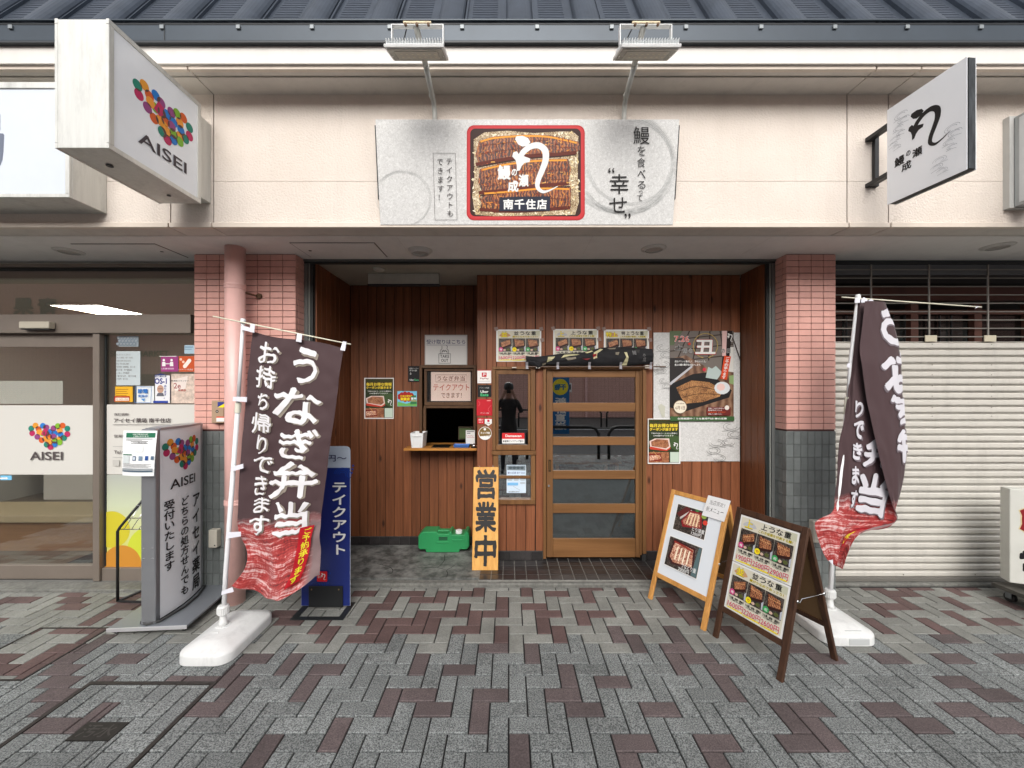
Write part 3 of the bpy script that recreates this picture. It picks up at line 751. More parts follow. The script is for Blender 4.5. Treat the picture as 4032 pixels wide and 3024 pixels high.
# ================================================================ inks
WHT = flat((228,228,225)); OFFW = flat((214,212,206)); BLK = flat((28,26,26)); INK = flat((45,38,38)); RED = flat((190,25,35)); YEL = flat((240,222,30))
GRN = flat((45,80,40)); DGRN = flat((38,58,30)); NAVY = flat((38,42,72)); GREY = flat((140,140,140)); ORG = flat((225,90,40)); BRN = flat((95,50,25)); PINK = flat((232,190,185))
PALE = flat((206,205,196)); PINKD = flat((205,70,130)); GRN2 = flat((60,160,90)); BLU = flat((60,120,200)); TEAL = flat((40,130,110))
def eel(name, dark, mid, hi, sc=60, dist=2.5, axis=0):
    if name in _M: return _M[name]
    m, n, b = nodes_of(name); g = nd(n, 'ShaderNodeNewGeometry')
    wv = nd(n, 'ShaderNodeTexWave', i_Scale=sc*.35, i_Distortion=dist*3, i_Detail=4.0); wv.inputs['Detail Scale'].default_value = 2.0; wv.bands_direction = 'XYZ'[axis]
    n.links.new(g.outputs['Position'], wv.inputs[0])
    nz = nd(n, 'ShaderNodeTexNoise', i_Scale=sc, i_Detail=5.0, i_Roughness=.7); n.links.new(g.outputs['Position'], nz.inputs[0])
    nz2 = nd(n, 'ShaderNodeTexNoise', i_Scale=sc*.2, i_Detail=3.0); n.links.new(g.outputs['Position'], nz2.inputs[0])
    a = nd(n, 'ShaderNodeMath', operation='MULTIPLY_ADD', i_1=.45); n.links.new(wv.outputs['Fac'], a.inputs[0]); n.links.new(nz.outputs[0], a.inputs[2])
    a2 = nd(n, 'ShaderNodeMath', operation='MULTIPLY_ADD', i_1=.7); n.links.new(nz2.outputs[0], a2.inputs[0]); n.links.new(a.outputs[0], a2.inputs[2])
    c = ramp(n, a2.outputs[0], [(0.62, dark), (0.98, mid), (1.35 if False else 1.0, hi)])
    r = n.nodes[-1]; 
    mr = nd(n, 'ShaderNodeMapRange'); mr.inputs[1].default_value = .55; mr.inputs[2].default_value = 1.45
    n.links.new(a2.outputs[0], mr.inputs[0])
    c = ramp(n, mr.outputs[0], [(0.28, dark), (0.6, mid), (0.92, hi)])
    n.links.new(c, b.inputs['Base Color']); b.inputs['Roughness'].default_value = .45
    return m
EEL = eel('grilled_eel_print', (0.024,0.005,0.003), (0.17,0.030,0.008), (0.50,0.17,0.03), 42)
EELS = eel('small_eel_print', (0.06,0.015,0.008), (0.34,0.10,0.035), (0.62,0.32,0.16), 160)
RICE = eel('rice_print', (0.12,0.06,0.02), (0.42,0.28,0.12), (0.75,0.66,0.48), 90, 5)
EELD = eel('dark_food_print', (0.012,0.009,0.008), (0.04,0.03,0.025), (0.14,0.11,0.09), 70, 5)
CHIK = eel('grilled_chicken_print', (0.20,0.03,0.02), (0.55,0.20,0.10), (0.90,0.72,0.55), 75, 6)
WOODP = eel('photo_table_print', (0.10,0.045,0.025), (0.20,0.10,0.055), (0.30,0.18,0.11), 12, 1)
def washi(name='washi_paper_print'):
    if name in _M: return _M[name]
    m, n, b = nodes_of(name); g = nd(n, 'ShaderNodeNewGeometry')
    nz = nd(n, 'ShaderNodeTexNoise', i_Scale=45.0, i_Detail=6.0, i_Roughness=.7, i_Distortion=1.8); n.links.new(g.outputs['Position'], nz.inputs[0])
    nz2 = nd(n, 'ShaderNodeTexVoronoi', i_Scale=26.0, feature='DISTANCE_TO_EDGE')
    mp = nd(n, 'ShaderNodeVectorMath', operation='MULTIPLY_ADD'); 
    nz3 = nd(n, 'ShaderNodeTexNoise', i_Scale=12.0, i_Detail=3.0); n.links.new(g.outputs['Position'], nz3.inputs[0])
    mp.inputs[1].default_value = (.3,.3,.3); n.links.new(nz3.outputs['Color'], mp.inputs[0]); n.links.new(g.outputs['Position'], mp.inputs[2]); n.links.new(mp.outputs[0], nz2.inputs[0])
    c = ramp(n, nz.outputs[0], [(0.3, (0.46,0.455,0.44)), (0.65, (0.68,0.68,0.665))])
    c = mul(n, c, rng(n, nz2.outputs['Distance'], 1.18, 1.0, 0.0, 0.04)); n.links.new(c, b.inputs['Base Color']); b.inputs['Roughness'].default_value = .5
    return m
WASHI = washi()
FOLD = mat('plastic_film', lin=(0.75,0.75,0.75), rough=.12)
SWIRL = flat((118,118,116)); SWIRL2 = flat((178,178,176))

def brand(A, x, y, s, m, part='logo', sub=True, d=1):
    """the eel-shaped hiragana mark; (x,y) centre, s half height, d = +1 when the art's y runs down"""
    f = lambda a, b: (x+a*s, y+b*s*d)
    A.poly([f(a,b) for a,b in ((-.52,-.98),(-.30,-1.0),(-.10,-.92),(-.02,-.78),(-.12,-.66),(-.30,-.62),(-.45,-.70),(-.56,-.88))], m, part)       # dot
    A.poly([f(a,b) for a,b in ((-.62,-.42),(-.50,-.46),(-.42,-.34),(-.28,-.30),(-.02,-.20),(-.05,-.08),(-.22,-.05),(-.33,.06),(-.40,.22),(-.50,.24),(-.50,.02),(-.55,-.15),(-.66,-.28))], m, part)
    A.stroke([f(a,b) for a,b in ((-.42,-.18),(-.28,-.42),(-.02,-.62),(.28,-.66),(.50,-.48),(.52,-.15),(.40,.20),(.26,.55),(.24,.82),(.42,.98),(.66,.93),(.95,.78))], [.16*s,.20*s,.20*s,.22*s,.24*s,.22*s,.20*s,.18*s,.15*s,.11*s,.06*s,.02*s], m, part)
def swirl(A, x, y, s, m, n=3, part='wave_motif', d=1, flip=1):
    for k in range(n):
        cx, cy = x+flip*s*.5*math.sin(k*2.1), y+d*k*s*1.05; r = s*(1-.12*k)
        for q in (1.0, .62):
            A.stroke([(cx+flip*r*q*math.cos(a)*1.1, cy+r*q*math.sin(a)*.55) for a in [i*.5 for i in range(0, 10)]], s*.05, m, part)
        A.stroke([(cx-flip*r*1.3, cy+.6*r*d), (cx-flip*r*.2, cy+.52*r*d), (cx+flip*r*1.0, cy+.75*r*d)], s*.05, m, part)
def ring(A, x, y, r, m, a0, a1, n=3, rx=1.0, part='circle_motif'):
    for k in range(n):
        A.stroke([(x+r*rx*(1-.022*k)*math.cos(a0+(a1-a0)*i/22), y+r*(1-.026*k)*math.sin(a0+(a1-a0)*i/22)+k*1.2) for i in range(23)], r*(.0025+.002*(k%2)), m, part, smooth=False)

# ---- menu photo tile: a lacquer box of eel, small dish, coloured round tag (x0,y0)-(x1,y1) in art units
def dish(A, x0, y0, x1, y1, tagc=None, hand=0, part='menu_photo', bg=None, skew=.12, food=None):
    w, h = x1-x0, y1-y0
    A.rect(x0, y0, x1, y1, bg or EELD, part)
    q = lambda a, b: (x0+w*a, y0+h*b)
    k = skew if hand == 0 else -skew
    A.poly([q(.12,.22+k), q(.86,.14-k*.4), q(.95,.58-k*.4), q(.22,.80+k*.2)], flat((52,22,18)), part)
    A.poly([q(.16,.20+k), q(.84,.12-k*.4), q(.90,.48-k*.4), q(.24,.66+k*.2)], food or EELS, part)
    A.stroke([q(.20,.34+k*.8), q(.55,.28), q(.86,.24-k*.3)], h*.02, flat((225,175,120)), part)
    A.circ(*q(.72,.84), w*.13, flat((88,95,50)), part, 12, ry=h*.09)
    A.circ(*q(.44,.88), w*.10, flat((210,180,160)), part, 12, ry=h*.07)
    A.poly([q(.90,.66), q(1.0,.56), q(1.0,.96), q(.93,.98)], flat((190,195,205)), part)
    if tagc: A.circ(*q(.16,.84), w*.17, tagc, part, 18, ry=w*.17*(abs(h/w)/abs(h/w)))
def menu(A, x0, y0, x1, y1, big, head, sub, prices, gold, cols, small=('梅','竹','松')):
    """one price poster in art units, y0 = top edge, y1 = bottom edge (works for either y direction)"""
    w, h = x1-x0, y1-y0
    X = lambda a: x0+w*a
    Y = lambda a: y0+h*a
    A.rect(X(0), Y(0), X(1), Y(1), WHT, 'sheet')
    A.rect(X(.025), Y(.03), X(.975), Y(.97), flat((213,208,190)), 'sheet')
    A.rect(X(.80), Y(.03), X(.975), Y(.18), flat((196,196,172)), 'sheet')
    n = 8
    A.poly([(X(.19+.155*math.sin(-1.0+2.0*i/n)), Y(.30-.20*math.cos(-1.0+2.0*i/n)*1.05)) for i in range(n+1)]+[(X(.23), Y(.235)), (X(.15), Y(.235))], gold, 'fan')
    if len(big) == 1: A.text(big, X(.10), Y(.235), X(.25), Y(.05), BRN, .035, 'lettering'); A.text(big, X(.103), Y(.225), X(.247), Y(.058), YEL, .02, 'lettering')
    else: A.text(big, X(.04), Y(.235), X(.31), Y(.06), BRN, .035, 'lettering'); A.text(big, X(.045), Y(.225), X(.305), Y(.068), YEL, .02, 'lettering')
    m = len(head)
    for i, ch in enumerate(head):
        hw = .52/m
        A.text(ch, X(.38+hw*i+.01), Y(.165), X(.38+hw*(i+1)-.01), Y(.045), BLK, .025, 'lettering')
    A.text(sub, X(.36), Y(.245), X(.93), Y(.185), YEL, .03, 'lettering'); A.text(sub, X(.36), Y(.245), X(.93), Y(.185), flat((70,60,15)), .0, 'lettering')
    for i in range(3):
        a = .05+.305*i; dish(A, X(a), Y(.27), X(a+.295), Y(.69), cols[i], i)
        A.text(small[i], X(a+.025), Y(.655), X(a+.075), Y(.595), WHT if i != 1 else RED, .02, 'lettering')
        A.text('うな重・吸物・漬物付', X(a+.01), Y(.765), X(a+.285), Y(.715), BLK, .03, 'lettering')
        A.text('ご飯大盛', X(a+.03), Y(.795), X(a+.25), Y(.768), BLK, .02, 'lettering')
        A.poly([(X(a+.0), Y(.955)), (X(a+.29), Y(.935)), (X(a+.29), Y(.965)), (X(a+.0), Y(.975))], YEL, 'underline')
        A.text(prices[i], X(a+.005), Y(.945), X(a+.295), Y(.82), WHT, .05, 'price'); A.text(prices[i], X(a+.005), Y(.945), X(a+.295), Y(.82), flat((195,45,75)), .012, 'price')

# ================================================================ windows, hatch, door
def beam(b, u0, v0, u1, v1, Y, pr, back=.03, bev=.002, mi=0):
    b.box(px(u0,Y), px(u1,Y), Y-pr, Y+back, pz(v1,Y), pz(v0,Y), mi, bev)
# takeout hatch in the left wall
hw = bpy.data.objects.new('hatch_window', None); COL.objects.link(hw); place(hw, Vector((px(1765,YL), YL, 1.5)), wl)
def sub(name, parentEmpty): pass
def child(b, name, m, par, **k): return b.build(name, m, par, **k)
HWF = wood('hatch_frame_wood', (0.085,0.042,0.018), (0.15,0.078,0.035), .5, knots=False, grain=.3, vr=.05)
def sub_build(b, name, m, root, par):      # sub-part whose parent is itself a child of root (world locations kept)
    o = b.build(name, m, None); c = Vector(o.location); o.parent = par
    o.matrix_parent_inverse = (Matrix.Translation(WLworld(par))).inverted(); o.location = c; return o
def WLworld(o): return Vector(o.location)   # children keep their world position in .location (inverse cancels the root)
b = B(); Yw = YL
for (u0,v0,u1,v1,pr) in ((1654,1438,1875,1450,.035),(1654,1450,1664,1752,.033),(1865,1450,1875,1752,.033)): beam(b,u0,v0,u1,v1,Yw,pr)
b.build('frame', HWF, hw)
b = B()
for (u0,v0,u1,v1,pr) in ((1671,1452,1864,1461,.012),(1672,1583,1864,1596,.012),(1671,1461,1681,1583,.011),(1858,1461,1864,1583,.011)): beam(b,u0,v0,u1,v1,Yw,pr)
for (u0,v0,u1,v1,pr) in ((1668,1597,1865,1607,.004),(1666,1607,1677,1750,.003)): beam(b,u0,v0,u1,v1,Yw,pr)
b.build('sash', HWF, hw)
b = B(); b.box(px(1680,Yw), px(1860,Yw), Yw+.006, Yw+.010, pz(1584,Yw), pz(1460,Yw)); b.build('pane', glass('hatch_glass', .05, (.95,.96,.95)), hw)
# pink sheet behind the glass
A = Art(front(Yw+.012), base=0.0); A.rect(1681,1461,1862,1583, flat((30,28,30)), 'sheet_backing'); A.rect(1697,1464,1853,1579, flat((250,224,216)), 'sheet')
BR2 = flat((140,75,55)); R3 = flat((205,95,75))
A.stroke([(1715,1476),(1838,1476),(1838,1504),(1715,1504),(1715,1476)], 1.5, BR2, 'lettering', smooth=False)
A.text('うなぎ弁当', 1722,1500,1830,1480, BR2, .01); A.text('テイクアウト', 1706,1538,1848,1512, R3, .01); A.text('できます！', 1737,1567,1818,1546, BR2, .01)
sh = thing('paper_notice', (px(1775,Yw), Yw, 1.55), 'pink takeout notice with boxed heading behind the hatch glass', 'notice'); A.done(sh)
# dark objects in the hatch
hk = thing('green_board', (px(1840,4.6), 4.6, 1.1), 'small green board standing inside the dark takeout hatch', 'board')
B().box(px(1808,4.6), px(1856,4.6), 4.6, 4.62, pz(1728,4.6), pz(1686,4.6), 0, .004).build('panel', mat('green_board_mat', lin=(0.07,0.11,0.03), rough=.6), hk)
B().box(px(1803,4.6), px(1862,4.6), 4.621, 4.64, pz(1734,4.6), pz(1680,4.6), 0, .004).build('frame', mat('brown_frame', lin=(0.06,0.04,0.02), rough=.6), hk)
# counter shelf
sf = B(); sf.box(px(1589,4.02), px(1877,4.02), 4.02, 4.26, 1.075, 1.100, 0, .003); sf.box(px(1668,YL), px(1872,YL), 4.262, 4.45, 1.075, 1.100)
tag(sf.build('counter_shelf', SHELF), 'honey-coloured wooden counter shelf under the takeout hatch', 'shelf')
# white basket
bk = thing('plastic_basket', (-.93, 4.10, 1.10), 'white plastic basket on the left end of the counter shelf', 'basket')
x0, x1 = px(1622,4.06), px(1664,4.06)
b = B(); t = .004; zt = 1.252; zb = 1.102; BY0, BY1 = 4.045, 4.225; e = .012
o_ = [(x0-e,BY0-e,zt),(x1+e,BY0-e,zt),(x1+e,BY1+e,zt),(x0-e,BY1+e,zt),(x0,BY0,zb),(x1,BY0,zb),(x1,BY1,zb),(x0,BY1,zb)]
i_ = [(x0-e+t,BY0-e+t,zt),(x1+e-t,BY0-e+t,zt),(x1+e-t,BY1+e-t,zt),(x0-e+t,BY1+e-t,zt),(x0+t,BY0+t,zb+t),(x1-t,BY0+t,zb+t),(x1-t,BY1-t,zb+t),(x0+t,BY1-t,zb+t)]
b.add(o_+i_, [(0,4,5,1),(1,5,6,2),(2,6,7,3),(3,7,4,0),(4,7,6,5),(8,9,13,12),(9,10,14,13),(10,11,15,14),(11,8,12,15),(12,13,14,15),(0,1,9,8),(1,2,10,9),(2,3,11,10),(3,0,8,11)])
b.build('basket_body', WHITEP, bk)
b = B(); b.box(x0-e+.02, x1+e-.02, BY0-e-.006, BY0-e-.001, zt-.035, zt-.022, 0, .002).box(x0+.02, x0+.024, BY0-.010, BY0-.004, zb+.01, zt-.036).box(x1-.024, x1-.02, BY0-.010, BY0-.004, zb+.01, zt-.036); b.build('handle', WHITEP, bk)
# mat, tray, bell, card stand
tag(B().box(px(1698,4.08), px(1768,4.08), 4.07, 4.22, 1.1006, 1.105).build('black_mat', mat('glossy_black_sheet', lin=(0.014,0.013,0.012), rough=.25)), 'glossy black menu mat lying between the white basket and blue tray', 'mat')
tr = B(); tx0, tx1 = px(1790,4.1), px(1845,4.1)
tr.add([(tx0-.01,4.06,1.128),(tx1+.01,4.06,1.128),(tx1+.01,4.17,1.128),(tx0-.01,4.17,1.128),(tx0,4.07,1.1015),(tx1,4.07,1.1015),(tx1,4.16,1.1015),(tx0,4.16,1.1015),(tx0+.004,4.074,1.105),(tx1-.004,4.074,1.105),(tx1-.004,4.156,1.105),(tx0+.004,4.156,1.105)],
   [(0,4,5,1),(1,5,6,2),(2,6,7,3),(3,7,4,0),(4,7,6,5),(8,9,10,11),(0,1,9,8),(1,2,10,9),(2,3,11,10),(3,0,8,11)])
tag(tr.build('coin_tray', mat('blue_plastic', lin=(0.03,0.13,0.42), rough=.35)), 'blue plastic coin tray on the counter shelf', 'tray')
bl = thing('call_bell', (px(1866,4.06), 4.07, 1.10), 'small chrome call bell with black base at the right end of the counter', 'bell')
b = B(); b.lathe([(.03,1.1008),(.03,1.112),(.026,1.114)], px(1866,4.06), 4.07, 20); b.build('base', BLACKM, bl)
b = B(); b.lathe([(.025,1.114),(.024,1.124),(.018,1.134),(.009,1.139),(.004,1.140),(.004,1.146)], px(1866,4.06), 4.07, 20); b.build('dome', mat('chrome', lin=(0.8,0.8,0.8), rough=.15, metal=1), bl, smooth=True)
ys = 4.17; A = Art(front(ys)); card = thing('payment_card_stand', (px(1852,ys), ys, 1.10), 'small white payment card standing behind the blue tray', 'card')
flatbox('card', 1834, 1694, 1870, 1748, ys, .003, WHT, card); A.text('PayPay', 1843,1719,1864,1714, RED); A.rect(1838,1697,1866,1701, GREY); A.rect(1838,1704,1852,1708, GREY); A.stroke([(1838,1712),(1838,1722),(1868,1722)], 1, RED, smooth=False); A.done(card)

# tall window in the right wall
win = bpy.data.objects.new('tall_window', None); COL.objects.link(win); place(win, Vector((px(2022,YR), YR, 1.3)), wr)
b = B(); Y = YR
for q in ((1939,1444,2107,1455,.030),(1939,1455,1952,1772,.028),(2090,1455,2107,1772,.028),(1936,1773,2110,1789,.040),(1942,1790,1962,1965,.026),(2090,1790,2107,1965,.026),(1942,1965,2107,1983,.030)): beam(b,*q[:4],Y,q[4])
b.build('frame', DOORW, win)
b = B()
for q in ((1953,1456,2089,1474,.014),(1953,1474,1963,1750,.013),(2079,1474,2089,1750,.013),(1953,1751,2089,1771,.014),(1962,1873,2089,1884,.006)): beam(b,*q[:4],Y,q[4],back=.015)
b.build('sash', DOORW, win)
b = B(); b.box(px(1962,Y), px(2080,Y), Y+.002, Y+.006, pz(1752,Y), pz(1473,Y)); b.build('pane', GLASSD, win)
b = B(); b.box(px(1961,Y), px(2091,Y), Y+.018, Y+.022, pz(1966,Y), pz(1789,Y)); b.build('pane', GLASSD, win)
# sliding door
door = bpy.data.objects.new('sliding_door', None); COL.objects.link(door); place(door, Vector((px(2340,YR), YR, .05)), wr)
b = B()
for q in ((2138,1444,2541,1455,.034),(2138,1455,2149,2196,.030),(2527,1455,2541,2176,.030),(2520,1455,2526,2184,.012)): beam(b,*q[:4],Y,q[4],back=.06)
b.build('door_frame', DOORW, door)
b = B(); b.box(px(2526,Y), px(2541,Y), Y-.024, Y+.02, .045, .105); b.build('post_shoe', mat('dark_shoe', lin=(0.03,0.03,0.03), rough=.5), door)
YD = Y+.018
for (u0,v0,u1,v1) in ((2151,1456,2176,2192),(2501,1456,2519,2192)):
    B().box(px(u0,YD), px(u1,YD), YD-.016, YD+.02, pz(v1,YD), pz(v0,YD), 0, .003).build('stile', DOORW, door)
for (v0, v1) in ((1456,1486),(1586,1620),(1720,1752),(1852,1885),(1983,2019),(2119,2192)):
    B().box(px(2176.6,YD), px(2500.4,YD), YD-.0145, YD+.018, pz(v1,YD), pz(v0,YD), 0, .003).build('rail', DOORH, door)
for k, (v0, v1) in enumerate(((1485,1587),(1619,1721),(1751,1853),(1884,1984),(2018,2120))):
    m = GLASSD if k < 3 else glass('frosted_pane', .07, (.8,.82,.82), .05)
    B().box(px(2175,YD), px(2502,YD), YD+.002, YD+.006, pz(v1,YD), pz(v0,YD)).build('pane', m, door)
    if k >= 3: B().box(px(2175,YD), px(2502,YD), YD+.012, YD+.014, pz(v1,YD), pz(v0,YD)).build('pane_film', mat('grey_film', lin=(0.075,0.085,0.09), rough=.5, var=.1), door)
b = B(); b.box(px(2159,YD), px(2169,YD), YD-.0195, YD-.0165, pz(1856,YD), pz(1809,YD), 0, .001); b.build('handle', mat('dark_bronze', lin=(0.05,0.028,0.014), rough=.4, metal=.5), door)
b = B(); b.box(px(2161.5,YD), px(2166.5,YD), YD-.021, YD-.0199, pz(1850,YD), pz(1815,YD)); b.build('handle_inset', mat('bronze_hi', lin=(0.14,0.08,0.03), rough=.35, metal=.5), door)
b = B(); b.tube([(px(2160,YD), YD-.017, pz(1911,YD)), (px(2160,YD), YD-.024, pz(1911,YD))], .011, 16); b.build('keyhole', mat('chrome'), door)
# something inside: tables
it = thing('dining_table', (.95, 5.6, .04), 'wooden dining table inside the shop seen through the sliding door', 'table')
B().box(.6, 1.5, 5.3, 6.0, .70, .73).build('tabletop', SHELF, it)
for a, c in ((.65,5.35),(1.45,5.35),(.65,5.95),(1.45,5.95)): B().box(a-.02,a+.02,c-.02,c+.02,.04,.70).build('leg', SHELF, it)

# ================================================================ posters and stickers on the timber
def sheet(name, u0, v0, u1, v1, Y, m, label, cat, th=.0015, off=.004, group=None):
    root = thing(name, (px((u0+u1)/2,Y), Y, pz(v1,Y)), label, cat, group)
    B().box(px(u0,Y), px(u1,Y), Y-off-th, Y-off, pz(v1,Y), pz(v0,Y)).build('sheet', m, root)
    return root, Art(front(Y-off-th))
def tape(A, u, v): A.poly([(u-9,v-6),(u+5,v-9),(u+9,v+4),(u-5,v+8)], mat('clear_tape', lin=(0.30,0.22,0.19), rough=.15), 'tape#%d_%d' % (u, v))
GOLDF = flat((196,152,106)); SILF = flat((186,186,190))
for (u0,v0,u1,v1,big,head,sub_,pr,gf,lab) in (
    (1954,1298,2131,1424,'並','並うな重','鰻が少なめであっさり！',('1600円','2200円','2600円'),GOLDF,'landscape price poster with gold fan above the tall window, leftmost of three'),
    (2178,1296,2355,1420,'上','上うな重','これぞ成瀬を代表する鰻！',('1900円','2500円','2900円'),SILF,'landscape price poster with silver fan above the door, middle of three'),
    (2377,1298,2555,1424,'特上','特上うな重','これぞ成瀬が厳選した国産鰻',('2900円','3900円','4500円'),GOLDF,'landscape price poster above the door half hidden by the black cloth, rightmost of three')):
    root, A = sheet('menu_poster', u0, v0, u1, v1, YR, WHT, lab, 'poster', group='price posters over the door')
    menu(A, u0+1, v0+1, u1-1, v1-1, big, head, sub_, pr, gf, (PINKD, YEL, GRN2))
    for (a, c) in ((u0,v0-2),(u1,v0-2),(u1+4,(v0*2+v1)/3)): tape(A, a, c)
    A.done(root)
# washi board with the ox-day poster
root, A = sheet('washi_board', 2572, 1310, 2911, 1816, YR, WASHI, 'large grey washi-patterned board on the planks right of the door', 'board', th=.006, off=.003)
for (x,y,s,fl) in ((2615,1370,26,1),(2610,1435,24,-1),(2618,1500,20,1)): swirl(A, x, y, s, SWIRL, 2, flip=fl)
swirl(A, 2880, 1680, 30, SWIRL, 3); swirl(A, 2820, 1745, 28, SWIRL, 3, flip=-1)
A.poly([(2590,1598),(2603,1590),(2618,1600),(2617,1642),(2605,1640)], flat((190,190,175)), 'tape')
A.done(root)
YP = YR-.010
root, A = sheet('ox_day_poster', 2637, 1303, 2888, 1657, YP, flat((60,58,52)), 'large poster of grilled eel on a black tray taped to the washi board', 'poster', off=.002)
PX = lambda a: 2637+251*a
PY = lambda a: 1303+354*a
A.rect(PX(0),PY(0),PX(1),PY(.95), flat((116,108,102)), 'photo')
for k in range(5): A.poly([(PX(.30+.16*k),PY(0)),(PX(.32+.16*k),PY(0)),(PX(.12+.25*k),PY(.33)),(PX(.10+.25*k),PY(.33))], flat((58,46,42)), 'photo')
for k in range(3): A.poly([(PX(0),PY(.10+.12*k)),(PX(1),PY(.02+.12*k)),(PX(1),PY(.032+.12*k)),(PX(0),PY(.112+.12*k))], flat((64,52,46)), 'photo')
A.poly([(PX(0),PY(.16)),(PX(0),PY(0)),(PX(.2),PY(0)),(PX(.06),PY(.16))], flat((96,110,80)), 'photo')
A.poly([(PX(.86),PY(0)),(PX(.98),PY(0)),(PX(.90),PY(.5)),(PX(.80),PY(.5))], flat((34,24,24)), 'photo')
A.poly([(PX(.82),PY(0)),(PX(.90),PY(0)),(PX(.88),PY(.28)),(PX(.82),PY(.28))], flat((222,186,182)), 'photo')
A.poly([(PX(.95),PY(.18)),(PX(1),PY(.18)),(PX(1),PY(.47)),(PX(.91),PY(.47))], flat((214,212,206)), 'photo')
A.poly([(PX(0),PY(.31)),(PX(.25),PY(.27)),(PX(.62),PY(.42)),(PX(1),PY(.46)),(PX(1),PY(.95)),(PX(0),PY(.95))], WOODP, 'photo')
A.poly([(PX(0),PY(.30)),(PX(.20),PY(.30)),(PX(.36),PY(.38)),(PX(.02),PY(.60)),(PX(0),PY(.61))], flat((46,42,42)), 'photo')
A.poly([(PX(.0),PY(.60)),(PX(.02),PY(.60)),(PX(.36),PY(.40)),(PX(.34),PY(.385)),(PX(0),PY(.575))], flat((188,188,192)), 'photo')
A.poly([(PX(.05),PY(.58)),(PX(.36),PY(.48)),(PX(.60),PY(.46)),(PX(.97),PY(.66)),(PX(.93),PY(.74)),(PX(.22),PY(.90)),(PX(.0),PY(.85)),(PX(0),PY(.62))], flat((28,26,27)), 'photo')
A.poly([(PX(.10),PY(.63)),(PX(.34),PY(.55)),(PX(.62),PY(.57)),(PX(.84),PY(.66)),(PX(.78),PY(.73)),(PX(.52),PY(.79)),(PX(.24),PY(.81)),(PX(.16),PY(.72))], eel('poster_eel_print', (0.035,0.012,0.008), (0.32,0.13,0.04), (0.62,0.34,0.13), 90, 2), 'photo')
A.stroke([(PX(.16),PY(.67)),(PX(.42),PY(.62)),(PX(.82),PY(.67))], 2.6, flat((52,24,18)), 'photo'); A.stroke([(PX(.2),PY(.74)),(PX(.45),PY(.70)),(PX(.78),PY(.71))], 2.2, flat((60,28,20)), 'photo')
A.circ(PX(.82),PY(.635),31,flat((210,214,216)),'photo',14,ry=25); A.circ(PX(.80),PY(.625),17,flat((226,192,184)),'photo',7,ry=15)
A.poly([(PX(.60),PY(.40)),(PX(.66),PY(.42)),(PX(.72),PY(.39)),(PX(.82),PY(.46)),(PX(.74),PY(.54)),(PX(.56),PY(.52))], flat((176,190,186)), 'photo'); A.circ(PX(.54),PY(.43),7,flat((200,50,70)),'photo',10)
A.poly([(PX(.93),PY(.50)),(PX(1),PY(.49)),(PX(1),PY(.60)),(PX(.93),PY(.58))], flat((140,165,110)), 'photo')
for q in range(40):
    a = -.3+q*.157
    if 1.2 < a < 1.7: continue
    A.stroke([(PX(.555)+48*math.cos(a)*(1), PY(.165)+48*math.sin(a)), (PX(.555)+48*math.cos(a+.2), PY(.165)+48*math.sin(a+.2))], 3.4 if q % 2 else 2.2, flat((176,152,88)), 'brush_ring', smooth=False)
A.text('7.26', PX(.06),PY(.125),PX(.30),PY(.055), WHT, .055); A.text('7.26', PX(.065),PY(.122),PX(.295),PY(.058), flat((214,92,82)), .01); A.circ(PX(.30),PY(.145),5.5,flat((200,60,50)),'print',12)
A.text('丑', PX(.38),PY(.265),PX(.72),PY(.095), flat((168,50,36)), .05); A.text('丑', PX(.39),PY(.258),PX(.71),PY(.10), WHT, .035)
A.text('土', PX(.07),PY(.215),PX(.20),PY(.155), WHT, .05); A.text('土', PX(.075),PY(.212),PX(.195),PY(.158), BLK, .03)
for ch, a, c in (('用',.20,.265),('の',.29,.345),('の',.80,.86),('日',.885,.945)): A.text(ch, PX(a),PY(.248),PX(c),PY(.198), WHT, .06); A.text(ch, PX(a+.003),PY(.246),PX(c-.003),PY(.20), BLK, .015)
A.text('皮はパリッと香ばしく、身はふっくら。', PX(.07),PY(.352),PX(.56),PY(.328), WHT, .02); A.text('極上の鰻の贅沢をお届けします。', PX(.07),PY(.39),PX(.48),PY(.365), WHT, .02)
A.poly([(PX(.845),PY(.275)),(PX(.95),PY(.285)),(PX(.885),PY(.545)),(PX(.785),PY(.53))], flat((208,72,34)), 'ribbon')
A.vtext('ご予約承ります', PX(.865), PY(.29), PX(.93), PY(.535), WHT, .02, shear=-18)
A.circ(PX(.155),PY(.845),27,flat((120,96,72)),'print'); A.circ(PX(.155),PY(.845),24.5,flat((226,218,198)),'print')
A.text('予約開始', PX(.09),PY(.815),PX(.22),PY(.80), BRN); A.text('6月1日', PX(.08),PY(.875),PX(.23),PY(.835), BRN, .01)
A.rrect(PX(.565),PY(.845),PX(.945),PY(.94), 4, flat((104,38,34)), 'print')
for k in range(4): A.text(('早期ご予約で特典あり','数量限定のため','【数量限定】お早めに','店舗にてご確認ください')[k], PX(.59), PY(.868+.021*k), PX(.86-.05*(k%2)), PY(.853+.021*k), WHT if k != 2 else ORG)
A.circ(PX(.885),PY(.853),9,flat((225,215,205)),'print',16)
A.rect(PX(0),PY(.95),PX(1),PY(1), flat((58,92,52)), 'footer'); A.text('全国展開中｜うな重専門店 鰻の成瀬', PX(.11),PY(.985),PX(.88),PY(.963), WHT, .02)
brand(A, PX(.93), PY(.075), 16, WHT); A.done(root)
